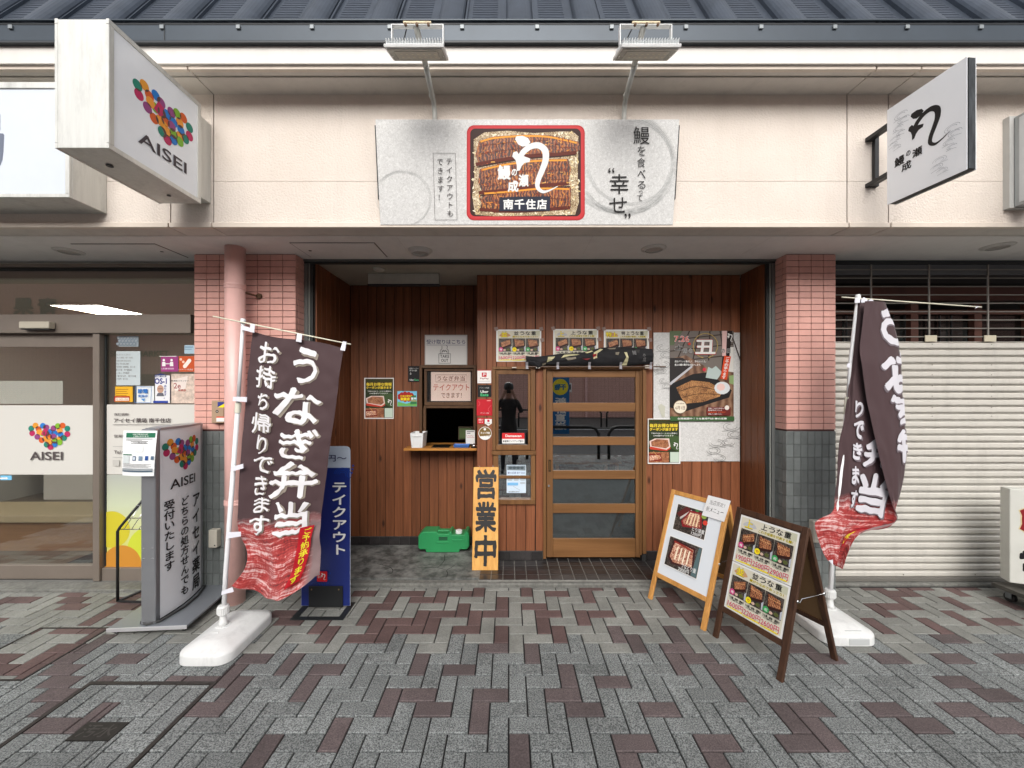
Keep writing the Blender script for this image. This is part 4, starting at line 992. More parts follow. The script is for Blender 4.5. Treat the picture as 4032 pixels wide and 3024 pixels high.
# two green coupon posters (the code square is left blank)
def coupon(u0, v0, u1, v1, Y, lab):
    root, A = sheet('coupon_poster', u0, v0, u1, v1, Y, WHT, lab, 'poster', group='green coupon posters')
    X = lambda a: u0+(u1-u0)*a
    Z = lambda a: v0+(v1-v0)*a
    A.rect(X(.03),Z(.02),X(.97),Z(.975), flat((40,52,28)), 'photo'); A.rect(X(.03),Z(.02),X(.97),Z(.27), flat((66,58,26)), 'photo'); A.poly([(X(.5),Z(.3)),(X(.97),Z(.4)),(X(.97),Z(.75)),(X(.6),Z(.6))], flat((62,84,46)), 'photo')
    A.text('鰻の成瀬 公式LINEお友だち', X(.08),Z(.085),X(.92),Z(.05), flat((30,60,30)), .03)
    for tx, a, c in (('毎月お得な情報',.195,.115),('クーポンが届きます',.27,.205)): A.text(tx, X(.06),Z(a),X(.93),Z(c), flat((200,165,40)), .04); A.text(tx, X(.065),Z(a),X(.925),Z(c), flat((238,220,70)), .0)
    A.text('下記のQRコードから簡単に', X(.10),Z(.345),X(.92),Z(.31), WHT, .01); A.text('LINE登録ができます', X(.18),Z(.395),X(.80),Z(.362), WHT, .01)
    A.poly([(X(.05),Z(.50)),(X(.22),Z(.44)),(X(.66),Z(.44)),(X(.70),Z(.62)),(X(.60),Z(.71)),(X(.08),Z(.65))], flat((222,200,192)), 'photo')
    A.poly([(X(.10),Z(.51)),(X(.28),Z(.455)),(X(.62),Z(.47)),(X(.66),Z(.61)),(X(.56),Z(.66)),(X(.12),Z(.61))], EELS, 'photo')
    A.poly([(X(.05),Z(.64)),(X(.10),Z(.62)),(X(.58),Z(.69)),(X(.70),Z(.63)),(X(.70),Z(.67)),(X(.58),Z(.72)),(X(.08),Z(.68))], flat((190,60,40)), 'photo')
    A.rect(X(.03),Z(.74),X(.66),Z(.975), EELS, 'photo'); A.poly([(X(.03),Z(.78)),(X(.40),Z(.77)),(X(.45),Z(.93)),(X(.03),Z(.95))], flat((120,35,22)), 'photo'); A.poly([(X(.05),Z(.82)),(X(.38),Z(.80)),(X(.42),Z(.90)),(X(.05),Z(.93))], CHIK, 'photo')
    A.stroke([(X(.18),Z(.73)),(X(.36),Z(.88))], 1.6, flat((215,160,90)), 'photo', smooth=False)
    A.rect(X(.69),Z(.74),X(.96),Z(.965), flat((190,205,190)), 'blank_square')
    brand(A, X(.86), Z(.60), (v1-v0)*.075, WHT); A.done(root)
coupon(1435,1488,1551,1649,YL,'green coupon poster on the dark back wall left of the takeout hatch')
coupon(2550,1648,2678,1826,YR-.011,'green coupon poster overlapping the lower left corner of the washi board')
# takeout notice above the hatch
root, A = sheet('takeout_notice', 1673, 1319, 1840, 1437, YL, flat((196,196,192)), 'laminated white takeout notice with bag drawing above the hatch window', 'notice')
A.rect(1676,1324,1836,1434, flat((222,221,218)), 'print'); NV = flat((62,72,112))
A.text('受け取りはこちら', 1679,1355,1832,1337, NV, .01); A.rect(1679,1358,1832,1359.3, NV, 'print')
A.stroke([(1728,1393),(1774,1393),(1774,1430),(1728,1430),(1728,1393)], 2, BLK, 'drawing', smooth=False); A.text('TAKE', 1733,1409,1769,1397, BLK, .02); A.text('OUT', 1737,1425,1765,1413, BLK, .02)
for q in ([(1734,1392),(1734,1380),(1740,1374),(1740,1362)], [(1766,1392),(1766,1380),(1760,1374),(1762,1364),(1757,1361)], [(1740,1392),(1741,1379),(1744,1386),(1747,1378),(1750,1386),(1753,1378),(1757,1386),(1760,1380),(1761,1392)]): A.stroke(q, 1.7, BLK, 'drawing')
A.stroke([(1690,1365),(1715,1380),(1720,1400)], 1.2, flat((226,226,224)), 'crease'); A.stroke([(1800,1370),(1790,1395),(1810,1420)], 1.2, flat((226,226,224)), 'crease'); A.done(root)
# small stickers
root, A = sheet('delivery_sticker', 1607, 1441, 1654, 1504, YL, flat((26,24,26)), 'black delivery sticker with down arrow left of the hatch frame', 'sticker')
A.text('配達パートナー', 1613,1454,1648,1448, WHT); A.text('受け渡し場所', 1613,1462,1642,1456, WHT); A.stroke([(1617,1466),(1617,1474)],1.3,WHT); A.stroke([(1614,1471),(1617,1475),(1620,1471)],1.2,WHT,smooth=False); A.text('Uber', 1613,1499,1630,1492, WHT, .02); A.text('Eats', 1632,1499,1649,1492, flat((80,190,130)), .02); A.done(root)
root, A = sheet('tram_sticker', 1565, 1540, 1642, 1600, YL, flat((120,190,220)), 'sky blue shop voucher sticker with a green tram left of the hatch', 'sticker')
A.poly([(1566,1582),(1600,1590),(1641,1576),(1641,1599),(1566,1599)], flat((110,180,90)), 'print')
for k in range(11): A.circ(1599+26*math.cos(k*.57), 1562+13*math.sin(k*.57), 8, flat((170,35,35)), 'cloud', 12)
A.circ(1599,1562,27,flat((170,35,35)),'cloud',20,ry=14); A.text('共通お買物券', 1576,1563,1624,1556, YEL, .02); A.text('取扱店', 1577,1577,1614,1565, YEL, .04)
A.poly([(1618,1560),(1638,1556),(1641,1590),(1616,1592)], flat((54,120,76)), 'tram'); A.rect(1619,1565,1628,1574, WHT, 'tram'); A.rect(1630,1565,1640,1573, flat((200,225,235)), 'tram'); A.rect(1617,1577,1641,1580, flat((220,200,150)), 'tram'); A.done(root)
root, A = sheet('payment_sticker', 1880, 1457, 1934, 1509, YR, flat((236,232,228)), 'white square payment sticker with red P mark, top of the column beside the window', 'sticker')
A.rect(1880,1457,1934,1459.5,RED,'print'); A.rrect(1897,1467,1916,1484,2,RED,'print'); A.text('P', 1902,1482,1912,1469, WHT, .03, rot=.2); A.text('PayPay', 1891,1495,1924,1487, flat((130,40,40)), .02); A.rect(1884,1500,1930,1502,flat((190,190,190)),'print'); A.done(root)
root, A = sheet('delivery_sticker', 1881, 1516, 1935, 1563, YR, flat((24,24,25)), 'black delivery sticker with white and green words in the column beside the window', 'sticker')
A.text('デリバリー対応店', 1888,1530,1926,1524, flat((190,190,190))); A.text('Uber', 1892,1547,1923,1537, WHT, .03); A.text('Eats', 1892,1560,1923,1549, flat((80,200,130)), .03); A.done(root)
root, A = sheet('red_sticker', 1877, 1572, 1940, 1636, YR, flat((186,26,40)), 'red square delivery sticker under the black one beside the window', 'sticker')
A.text('デリバリー対応', 1892,1629,1925,1624, WHT); A.rect(1917,1576,1932,1579, flat((230,150,150)),'print'); A.stroke([(1882,1600),(1890,1590),(1884,1580)],1,flat((226,110,118)),'crease'); A.stroke([(1930,1625),(1922,1612),(1934,1596)],1,flat((226,110,118)),'crease'); A.done(root)
root, A = sheet('payment_sticker', 1880, 1646, 1906, 1669, YR, flat((196,32,44)), 'tiny red payment sticker left of the white pennant one', 'sticker')
A.text('d払い', 1884,1656,1903,1649, WHT, .03); [A.circ(1887+6*k,1662,1.8,WHT,'print',8) for k in range(3)]; A.done(root)
root, A = sheet('payment_sticker', 1909, 1648, 1937, 1668, YR, WHT, 'tiny white pennant-shaped payment sticker with a red mark', 'sticker')
A.poly([(1909,1667),(1937,1667),(1923,1677)],WHT,'print'); A.rect(1909,1646,1937,1650,RED,'print'); A.circ(1923,1657,5,flat((190,30,60)),'print',14); A.text('Pay', 1916,1670,1930,1664, INK); A.done(root)
rt = thing('reservation_sticker', (px(1910,YR), YR, pz(1732,YR)), 'round brown and white reservation sticker at the bottom of the column', 'sticker')
b = B(); c_ = P(1910,1706,YR); r_ = 26/F*YR; b.add([(c_.x+r_*math.cos(k*.2618), YR-.0055, c_.z+r_*math.sin(k*.2618)) for k in range(24)]+[(c_.x+r_*math.cos(k*.2618), YR-.004, c_.z+r_*math.sin(k*.2618)) for k in range(24)], [tuple(range(24)), tuple(range(24,48))]+[(k,(k+1)%24,(k+1)%24+24,k+24) for k in range(24)]); b.build('disc', WHT, rt)
A = Art(front(YR-.0055)); A.poly([(1910+24*math.cos(a), 1706+24*math.sin(a)) for a in [2.6+i*(3.95/20) for i in range(21)]], flat((122,98,52)), 'print'); A.text('ネット予約', 1892,1709,1929,1700, WHT, .03); A.text('できるお店', 1892,1718,1929,1710, flat((122,98,52)), .03); A.circ(1909,1690,5,WHT,'print',10); A.done(rt)
# stickers and papers on the window
root, A = sheet('pickup_sticker', 1977, 1705, 2065, 1746, YR+.001, WHT, 'red and white delivery pickup sticker on the tall window glass', 'sticker', off=.001)
A.rect(1977,1705,2065,1728, flat((205,40,44)), 'print'); A.text('Demaecan', 1990,1721,2053,1711, WHT, .04); A.text('▶配達ピックアップ窓口', 1981,1741,2060,1733, BLK, .02); A.done(root)
root, A = sheet('window_notice', 1995, 1831, 2071, 1941, YR+.010, flat((205,222,236)), 'pale blue photocopied notice taped inside the lower window', 'notice', off=.001)
A.poly([(1997,1833),(2069,1833),(2069,1853),(1997,1851)], flat((120,132,140)), 'print'); [A.circ(2010+15*k,1842,8,flat((70,82,88)),'print',9,ry=5) for k in range(4)]
A.text('鰻の成瀬 南千住店', 1999,1866,2067,1857, flat((130,140,175)), .02)
for k in range(3): A.rect(1998+25*k,1871,2019+25*k,1886, flat((150,160,166)),'print'); A.circ(2008+25*k,1879,7,flat((60,68,72)),'print',8,ry=5); A.rect(1999+25*k,1889,2016+25*k,1891, GREY,'print')
A.rect(1998,1900,2040,1911, flat((120,180,225)),'print'); A.rect(2048,1898,2068,1899.5,GREY,'print'); A.rect(2048,1903,2068,1904.5,GREY,'print'); A.text('03-6806-0777', 2003,1938,2045,1934, BLK, .01); A.stroke([(2020,1914),(2048,1930)],.8,GREY,'print'); A.done(root)

# ================================================================ black cloth bundled on its rod above the door
cl = thing('rolled_black_cloth', (px(2320,3.83), 3.83, pz(1443,3.83)), 'black patterned shop curtain bundled up over its rod above the door', 'curtain')
YC = 3.80
b = B(); b.tube([(px(2070,YC), YC, pz(1444,YC)), (px(2621,YC), YC, pz(1444,YC))], .007, 10); b.build('rod', mat('brown_rod', lin=(0.08,0.04,0.02), rough=.4), cl)
for u in (2024, 2118, 2548):
    B().box(px(u-8,YC), px(u+9,YC), YC-.004, YR-.004, pz(1450,YC), pz(1445.5 if u < 2500 else 1438,YC), 0, .002).build('rod_bracket', mat('cream_bracket', lin=(0.6,0.55,0.48), rough=.5), cl)
top = [(2071,1400),(2110,1404),(2160,1398),(2215,1392),(2290,1388),(2330,1378),(2370,1368),(2420,1366),(2470,1365),(2520,1370),(2571,1374)]
bot = [(2072,1438),(2100,1440),(2112,1455),(2140,1438),(2220,1440),(2300,1439),(2360,1441),(2420,1441),(2480,1440),(2530,1434),(2568,1432)]
NX, NY = 60, 12
def lerp_path(p, t):
    f = t*(len(p)-1); i = min(int(f), len(p)-2); g = f-i
    return (p[i][0]*(1-g)+p[i+1][0]*g, p[i][1]*(1-g)+p[i+1][1]*g)
def clothpt(s, t, h=0):      # s along, t from top to bottom 0..1
    a, c = lerp_path(top, s), lerp_path(bot, s); u = a[0]*(1-t)+c[0]*t; v = a[1]*(1-t)+c[1]*t
    d = math.sin(math.pi*min(max(t,0),1))**.6*.045
    d += .012*noise.noise(Vector((s*9+t*3, t*5-s*4, 1)))+.007*noise.noise(Vector((s*22, t*7+s*12, 5)))
    Y = YC+.018-d-h
    q = P(u, v, YC); return Vector((q.x, Y, q.z))
b = B(); b.add([clothpt(i/NX, j/NY) for j in range(NY+1) for i in range(NX+1)], [(j*(NX+1)+i, j*(NX+1)+i+1, (j+1)*(NX+1)+i+1, (j+1)*(NX+1)+i) for j in range(NY) for i in range(NX)])
k0 = len(b.v); b.add([clothpt(i/NX, t)+Vector((0,.03,0)) for t in (0,1) for i in range(NX+1)], [(i, i+1, NX+2+i, NX+1+i) for i in range(NX)])
b.build('cloth', mat('black_cloth', lin=(0.011,0.011,0.013), rough=.85, var=.3, vscale=12), cl, smooth=True)
A = Art(lambda s, t, h: clothpt(s, t, h), base=.002, step=.0006, grid=.03)
CRM = flat((196,190,150)); GRYP = flat((128,120,105))
for pts, m in (([(.21,.15),(.27,.2),(.305,.62),(.27,.68),(.24,.5)],CRM), ([(.21,.62),(.26,.66),(.31,.98),(.27,.99)],GRYP), ([(.32,.12),(.36,.10),(.41,.18),(.36,.25),(.33,.42)],CRM), ([(.35,.4),(.40,.34),(.42,.5),(.385,.62)],GRYP), ([(.44,.08),(.50,.02),(.52,.12),(.47,.2)],CRM), ([(.53,.2),(.585,.05),(.61,.12),(.56,.3),(.57,.55),(.545,.62),(.535,.45)],CRM), ([(.525,.33),(.555,.3),(.56,.6),(.535,.5)],flat((150,35,40))), ([(.46,.55),(.52,.56),(.50,.68)],flat((120,35,38))), ([(.64,.06),(.71,.04),(.70,.13),(.66,.12)],GRYP), ([(.745,.98),(.775,.55),(.765,.3),(.785,.3),(.79,.6),(.78,.98)],CRM), ([(.70,.3),(.73,.28),(.72,.45),(.70,.42)],GRYP), ([(.85,.14),(.89,.12),(.88,.32),(.86,.3)],flat((60,58,58)))):
    A.poly(pts, m, 'pattern')
A.text('鰻', .825,.45,.855,.2, GREY); A.text('の', .905,.55,.925,.38, GREY); A.text('成', .90,.85,.93,.6, GREY); A.done(cl)
for u in (2075, 2196, 2320, 2443, 2561):
    b = B(); x = px(u,YC); zc = pz(1444,YC)
    b.add([(x-.011,YC-.0085,zc-.022),(x+.013,YC-.0085,zc-.022),(x+.010,YC-.010,zc+.012),(x-.012,YC-.010,zc+.012),(x-.014,YC-.034,zc+.042),(x+.010,YC-.034,zc+.042)], [(0,1,2,3),(3,2,5,4)])
    b.add([(x-.011,YC+.009,zc-.018),(x+.013,YC+.009,zc-.018),(x+.013,YC-.0085,zc-.022),(x-.011,YC-.0085,zc-.022)], [(0,1,2,3)])
    b.build('hanging_loop', mat('grey_tape_loop', lin=(0.38,0.37,0.40), rough=.8), cl)
# ================================================================ things on the recess floor
# leaning open-for-business board
sb_ = thing('open_board', (-.216, 3.64, .045), 'tall light pine board with black brush characters leaning beside the entrance', 'sign board')
fo = Frame((-.3355, 3.635, .0445), (1,0,0), (0,.185,.915)); Hh = .925; Ww = .2385
B(fo.v).box(0, Ww, .0, .022, 0, Hh, 0, .003).build('board', SIGNW, sb_)
A = Art(lambda x, y, h: fo(x, y, h), base=.0012, step=.0015, jit=.006, jscale=30, grid=.012); KI = mat('black_carved_paint', lin=(0.012,0.012,0.013), rough=.5)
for k, ch in enumerate('営業中'):
    y1 = Hh-.022-k*.297; A.text(ch, .022, y1-.275, Ww-.018, y1, KI, .036)
A.done(sb_)
for xx in (.05, Ww-.06): B(fo.v).box(xx, xx+.012, .006, .010, Hh, Hh+.012, 0, .001).build('hanging_eye', mat('chrome'), sb_)
# green water weight
gt_ = thing('green_water_tank', (-.66, 4.08, .045), 'green plastic water ballast tank with white screw cap on the concrete floor', 'water tank')
GP = mat('green_plastic', lin=(0.022,0.26,0.085), rough=.33, var=.08, vscale=5)
X0, X1 = -.915, -.398; gy0, gy1 = 4.03, 4.20; z0 = .045
prof = [(0,.045),(.02,.03),(.075,.03),(.078,0),(.415,0),(.42,.03),(.49,.03),(.517,.06),(.517,.175),(.50,.212),(.475,.212),(.462,.18),(.345,.18),(.335,.212),(.315,.212),(.305,.19),(.20,.19),(.19,.212),(.045,.212),(.0,.17)]
b = B(); b.prism([(X0+a, z0+c) for a, c in prof], gy0, gy1); tb = b.build('tank_body', GP, gt_, smooth=False)
md = tb.modifiers.new('bevel', 'BEVEL'); md.width = .010; md.segments = 3; md.limit_method = 'ANGLE'
bb = B(); bb.tube([(X0+.195,gy0+.05,z0+.205),(X0+.31,gy0+.05,z0+.205)], .012, 10); bb.box(X0+.205,X0+.30,gy0-.002,gy0+.002,z0+.125,z0+.165,0,.001); bb.box(X0+.345,X0+.455,gy0-.004,gy0+.002,z0+.118,z0+.135,0,.002); bb.box(X0+.185,X0+.305,gy0-.006,gy0+.001,z0+.095,z0+.115,0,.003); bb.build('grip', GP, gt_, smooth=False)
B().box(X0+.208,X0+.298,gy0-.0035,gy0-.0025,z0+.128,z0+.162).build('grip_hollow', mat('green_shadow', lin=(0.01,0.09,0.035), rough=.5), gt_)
b = B(); b.lathe([(.034,z0+.18),(.034,z0+.205),(.030,z0+.209)], X0+.405, gy0+.06, 22); b.build('cap', WHITEP, gt_)
# ================================================================ main fascia sign (top leans out from the wall)
root = thing('fascia_sign', (.12, 2.77, 2.85), 'long washi-textured shop sign with a photo of grilled eel in a red box', 'shop sign')
SW = 2.035; BLc = P(1498,885,2.775); TLc = P(1476,470,2.672)
fs = Frame((-.893, 2.775, BLc.z), (1,0,0), (0, TLc.y-BLc.y, TLc.z-BLc.z)); SH = (TLc-Vector((TLc.x, BLc.y, BLc.z))).length
B(fs.v).box(0, SW, 0, .012, 0, SH, 0, .001).build('sign_panel', WASHI, root)
zt_ = fs(0,SH).z
for xx in (-.903, 1.143): B().prism([(2.686, zt_-.03), (2.799, zt_-.03), (2.799, BLc.z+.17), (2.756, BLc.z+.17)], xx, xx+.009, axis='x').build('side_bracket', BLACKM, root)
# art in region pixels: panel 125..2088 x 100..790 (zoom of the photo)
def fsm(u, v, h):
    t = (v-108)/(792-108); l = 125+(160-125)*t; r = 2088+(2045-2088)*t
    return fs((u-l)/(r-l)*SW, (1-t)*SH, h)
A = Art(fsm, base=.0006, step=.00004)
A.clip = (128, 112, 2078, 788)
RG = flat((138,141,140)); RG2 = flat((160,163,162))
ring(A, 300, 620, 190, RG, -2.4, 1.2, 4); ring(A, 290, 600, 165, RG2, 2.2, 5.2, 3)
ring(A, 1740, 395, 330, RG, -2.0, 2.2, 5); ring(A, 1770, 380, 285, RG2, -1.6, 3.0, 4); ring(A, 1700, 370, 350, RG2, 0.2, 2.9, 4); ring(A, 1740, 430, 300, RG, .6, 2.6, 4)
A.clip = None
A.rrect(1478,145,716,762, 48, flat((178,38,44)), 'photo', 8); A.rrect(1470,152,724,752, 44, flat((196,52,56)), 'photo', 8); A.rrect(1452,166,738,736, 34, flat((52,26,20)), 'photo', 8)
EB = flat((38,30,24))
A.poly([(760,235),(830,190),(980,180),(1150,195),(1300,185),(1400,185),(1436,215),(1432,500),(1440,640),(1415,725),(900,735),(770,725),(752,600),(765,480)], RICE, 'photo')
A.cycle(24)
for k in range(80):
    e = rnd.random()
    if e < .3: x, y = rnd.uniform(1385,1440), rnd.uniform(300,640)
    elif e < .5: x, y = rnd.uniform(755,800), rnd.uniform(300,720)
    elif e < .8: x, y = rnd.uniform(800,1400), rnd.uniform(190,235)
    else: x, y = rnd.uniform(780,1400), rnd.uniform(705,730)
    A.circ(x, y, 11, flat(((232,216,178),(214,190,140),(240,230,205))[k%3]), 'rice_grain', 8, ry=4.5, rot=rnd.uniform(0,3))
A.cycle(0)
A.poly([(795,245),(900,215),(1100,205),(1260,210),(1440,250),(1448,300),(1400,335),(1260,345),(1100,365),(960,375),(800,412),(772,330)], EEL, 'eel')
A.poly([(800,425),(960,385),(1150,362),(1370,358),(1388,420),(1370,530),(1200,560),(980,585),(830,600),(788,510)], EEL, 'eel')
A.poly([(820,575),(1000,560),(1200,540),(1390,545),(1385,690),(1200,705),(900,712),(805,690)], EEL, 'eel')
DK = flat((50,18,10)); GD = flat((235,160,50))
for q in ([(785,412),(960,378),(1150,352),(1260,348),(1420,332)], [(800,598),(1000,575),(1200,548),(1385,540)]): A.stroke(q, 9, DK, 'eel')
for q in ([(800,330),(1000,300),(1200,282),(1430,290)], [(790,280),(1000,255),(1240,240)], [(820,480),(1060,440),(1370,430)], [(830,540),(1080,505),(1360,490)], [(840,650),(1100,620),(1370,620)]): A.stroke(q, 4, flat((96,34,14)), 'eel')
for q in ([(775,395),(960,362),(1150,338),(1300,330),(1425,318)], [(795,580),(1000,558),(1200,532),(1375,518)], [(800,690),(1000,702),(1200,692),(1380,676)]): A.stroke(q, 22, flat((92,30,12)), 'eel')
for q in ([(800,252),(900,226),(1100,214),(1260,222),(1425,258)], [(810,432),(960,398),(1150,374),(1360,368)], [(828,585),(1000,572),(1200,552),(1375,556)]): A.stroke(q, 12, flat((226,150,50)), 'eel')
A.cycle(24)
for k in range(260):
    x = rnd.uniform(795,1375); j = rnd.randint(0, 11); y = [250,275,300,322,418,445,475,505,590,620,648,672][j]+rnd.uniform(-10,10)-(x-1080)*(.06 if j < 8 else .02)
    A.stroke([(x,y-rnd.uniform(6,13)),(x+rnd.uniform(-4,8),y+rnd.uniform(4,10))], rnd.uniform(2.5,6), flat(((110,34,14),(60,18,10),(214,136,48),(160,66,26))[k%4]), 'eel', smooth=False)
for k in range(120):
    x = rnd.uniform(800,1380); y = rnd.choice([262,315,392,455,520,590,640,672])+rnd.uniform(-14,14)
    if y > 350 or x < 1380: A.stroke([(x,y),(x+rnd.uniform(6,24),y-rnd.uniform(-3,6))], rnd.uniform(2,6), flat(((214,130,44),(160,70,26),(236,176,90),(90,30,14))[k%4]), 'eel', smooth=False)
A.cycle(0)
brand(A, 1130, 395, 182, WHT)
for ch, x0_, y0_, x1_, y1_ in (('鰻',915,495,1000,400),('の',1005,470,1040,425),('瀬',1050,540,1115,460),('成',980,575,1050,500)): A.text(ch, x0_, y0_, x1_, y1_, WHT, .045)
A.poly([(928,612),(1040,606),(1255,604),(1254,700),(1100,704),(924,702)], flat((28,34,52)), 'name_plate')
for k, ch in enumerate('南千住店'): A.text(ch, 952+72*k, 690, 1017+72*k, 622, WHT, .04)
for pts in ([(499,323),(643,324)],[(643,324),(655,760)],[(655,760),(513,760)],[(513,760),(499,323)]): A.stroke(pts, 2.2, flat((80,70,72)), 'box_outline', smooth=False)
A.vtext('テイクアウトも', 580, 348, 625, 745, INK, .0, shear=10, fill=.85); A.vtext('できます！', 522, 350, 566, 640, INK, .0, shear=8, fill=.85)
A.text('鰻', 1790,266,1895,155, BLK, .0)
for ch, a, c in (('を',275,345),('食',350,420),('べ',425,495),('る',500,560)): A.text(ch, 1815+ (2 if ch!='食' else -2), c-6, 1868, a+4, BLK, -.002)
A.text('っ', 1825, 592, 1850, 566, BLK); A.text('て', 1812, 635, 1848, 596, BLK)
A.text('幸', 1638,588,1760,458, BLK, .0); A.text('せ', 1634,712,1748,610, BLK, .0)
A.text('“', 1628,450,1668,418, BLK, .02); A.text('”', 1732,752,1772,718, BLK, .02)
A.done(root)

# ================================================================ floodlights over the sign
LAMPW = mat('lamp_white_metal', lin=(0.78,0.79,0.78), rough=.4, var=.05, dirt=.3)
def flood(xc, lab):
    root = thing('floodlight', (xc, 2.76, 3.60), lab, 'floodlight', 'floodlights over the fascia sign')
    POLE = mat('grey_conduit', lin=(0.48,0.48,0.45), rough=.45, var=.06, dirt=.25)
    b = B(); b.tube([(xc+.012,2.765,3.40),(xc+.012,2.765,3.60),(xc+.010,2.74,3.66),(xc+.006,2.66,3.685),(xc+.003,2.52,3.725)], .0165, 12); b.tube([(xc+.003,2.52,3.725),(xc-.01,2.30,3.787)], .0175, 12); b.build('conduit_arm', POLE, root, smooth=True)
    for y, z in ((2.70,3.676),(2.52,3.725)): 
        b = B(); b.tube([(xc+.005,y,z),(xc+.005,y-.012,z+.0035)], .020, 12); b.build('coupling', POLE, root)
    b = B(); b.box(xc-.145,xc+.145,2.285,2.315,3.782,3.787).box(xc-.150,xc-.145,2.285,2.315,3.62,3.787).box(xc+.145,xc+.150,2.285,2.315,3.62,3.787); b.build('yoke', LAMPW, root, bev=.0008)
    b = B(); b.box(xc-.08,xc+.08,2.280,2.32,3.7875,3.800,0,.002); b.build('mounting_plate', mat('cream_rusty', lin=(0.66,0.55,0.36), rough=.6, var=.3, vscale=60), root)
    b = B()
    for dx in (-.065,.0,.065): b.tube([(xc+dx,2.285,3.776),(xc+dx,2.272,3.776)], .008, 8)
    b.build('bolt', mat('rusty_bolt', lin=(0.12,0.07,0.04), rough=.7, metal=.4), root)
    b = B(); b.tube([(xc-.07,2.32,3.79),(xc-.10,2.36,3.74),(xc-.11,2.33,3.66)], .0035, 6); b.build('cable', BLACKM, root)
    fr = Frame((xc-.165, 2.20, 3.578), (1,0,0), (0,.19,.082)); L = .207
    fq = lambda p: fr(p[0], p[1], p[2])           # x, along the face away from the street, up out of the back
    b = B(fq); b.box(0,.33,0,L,0,.018,0,.003); b.build('housing', LAMPW, root)
    b = B(fq)
    for k in range(21): b.add([(.012+.0150*k,.008,.018),(.016+.0150*k,.008,.018),(.0155+.0150*k,.008,.045),(.0125+.0150*k,.008,.045),(.012+.0150*k,L-.01,.018),(.016+.0150*k,L-.01,.018),(.0155+.0150*k,L-.01,.045),(.0125+.0150*k,L-.01,.045)], [(0,1,2,3),(7,6,5,4),(0,4,5,1),(1,5,6,2),(2,6,7,3),(3,7,4,0)])
    b.build('heat_sink_fins', mat('fin_white', lin=(0.74,0.76,0.76), rough=.4), root)
    b = B(fq); b.box(.012,.318,.014,L-.014,-.004,-.001); b.build('lens', mat('dull_lens', lin=(0.34,0.34,0.30), rough=.25, var=.15, vscale=50), root)
    b = B(fq); b.box(.045,.285,.045,L-.045,-.0055,-.0041); b.build('reflector', mat('led_plate', lin=(0.42,0.40,0.34), rough=.3), root)
    b = B(fq)
    for i in range(7):
        for j in range(2): b.box(.07+.032*i,.083+.032*i,.075+.045*j,.086+.045*j,-.0066,-.0056)
    b.build('led', mat('led_chip', lin=(0.62,0.58,0.45), rough=.3), root)
flood(-.524, 'white finned floodlight on a bent conduit arm over the left of the fascia sign')
flood(.787, 'white finned floodlight with rusty mount over the right of the fascia sign')

# ================================================================ projecting pharmacy light box
CIRC = [(0,.13,'t'),(.09,.02,'o'),(.155,.15,'O'),(.02,.30,'p'),(.245,.03,'b'),(.32,.09,'m'),(.235,.30,'g'),(.325,.30,'p'),(.17,.27,'y'),(.13,.43,'m'),(.22,.55,'O'),(.30,.50,'y'),(.40,.25,'b'),(.47,.12,'m'),(.56,.04,'g'),(.66,.02,'O'),(.76,.13,'t'),(.60,.20,'y'),(.50,.30,'b'),(.62,.35,'b'),(.76,.33,'p'),(.38,.42,'O'),(.475,.42,'m'),(.36,.55,'o'),(.69,.47,'t'),(.60,.52,'o'),(.50,.56,'g'),(.60,.63,'g'),(.33,.71,'t'),(.50,.70,'b'),(.41,.80,'p'),(.40,.62,'y')]
LC = dict(t=(38,128,108), o=(222,150,50), O=(208,92,40), p=(184,44,92), b=(40,118,196), m=(146,70,126), g=(126,176,50), y=(228,150,56))
def heart(A, x0, y0, w, d=1, part='logo', sq=1.0, k=.056):
    w = w/.84; x0 = x0+.06*w; y0 = y0+.05*w*d; sy = .575
    pts = []
    for a, c, q in CIRC:
        x = x0+a*w; y = y0+c*w*d*sy; r = k*w*1.1; pts.append((x,y,r)); A.circ(x, y, r, flat(LC[q]), part, 18, ry=r)
    A.stroke([(x0+.32*w,y0+.14*w*d*sy),(x0+.255*w,y0+.38*w*d*sy)], k*w*1.7, flat(LC['p']), part, smooth=False)
    DKO = flat((92,66,62))
    for i in range(len(pts)):
        for j in range(i+1, len(pts)):
            (xa,ya,ra),(xb,yb,rb) = pts[i], pts[j]; dd = math.hypot(xb-xa, (yb-ya)/sq)
            if 1.3*ra < dd < 1.9*ra:
                h_ = math.acos(dd/2/ra); an = math.atan2((yb-ya)/sq, xb-xa)
                lens = [(xa+ra*math.cos(an-h_+2*h_*t/5), ya+ra*sq*math.sin(an-h_+2*h_*t/5)) for t in range(6)]+[(xb+ra*math.cos(an+math.pi-h_+2*h_*t/5), yb+ra*sq*math.sin(an+math.pi-h_+2*h_*t/5)) for t in range(6)]
                A.poly(lens, DKO, part)
LBW = mat('opal_acrylic_panel', lin=(0.80,0.83,0.87), rough=.22, var=.02)
AX0, AX1, AY0, AY1, AZ0, AZ1 = -2.342, -2.069, 2.06, 2.68, 2.938, 3.61
root = thing('projecting_light_box', (-2.2, 2.7, 3.27), 'weathered aluminium light box sign projecting over the drainpipe with a coloured bubble heart', 'light box sign')
b = B(); b.box(AX0+.003, AX1-.003, AY0+.003, AY1, AZ0+.003, AZ1-.003, 0, .002); b.build('casing', ALU, root)
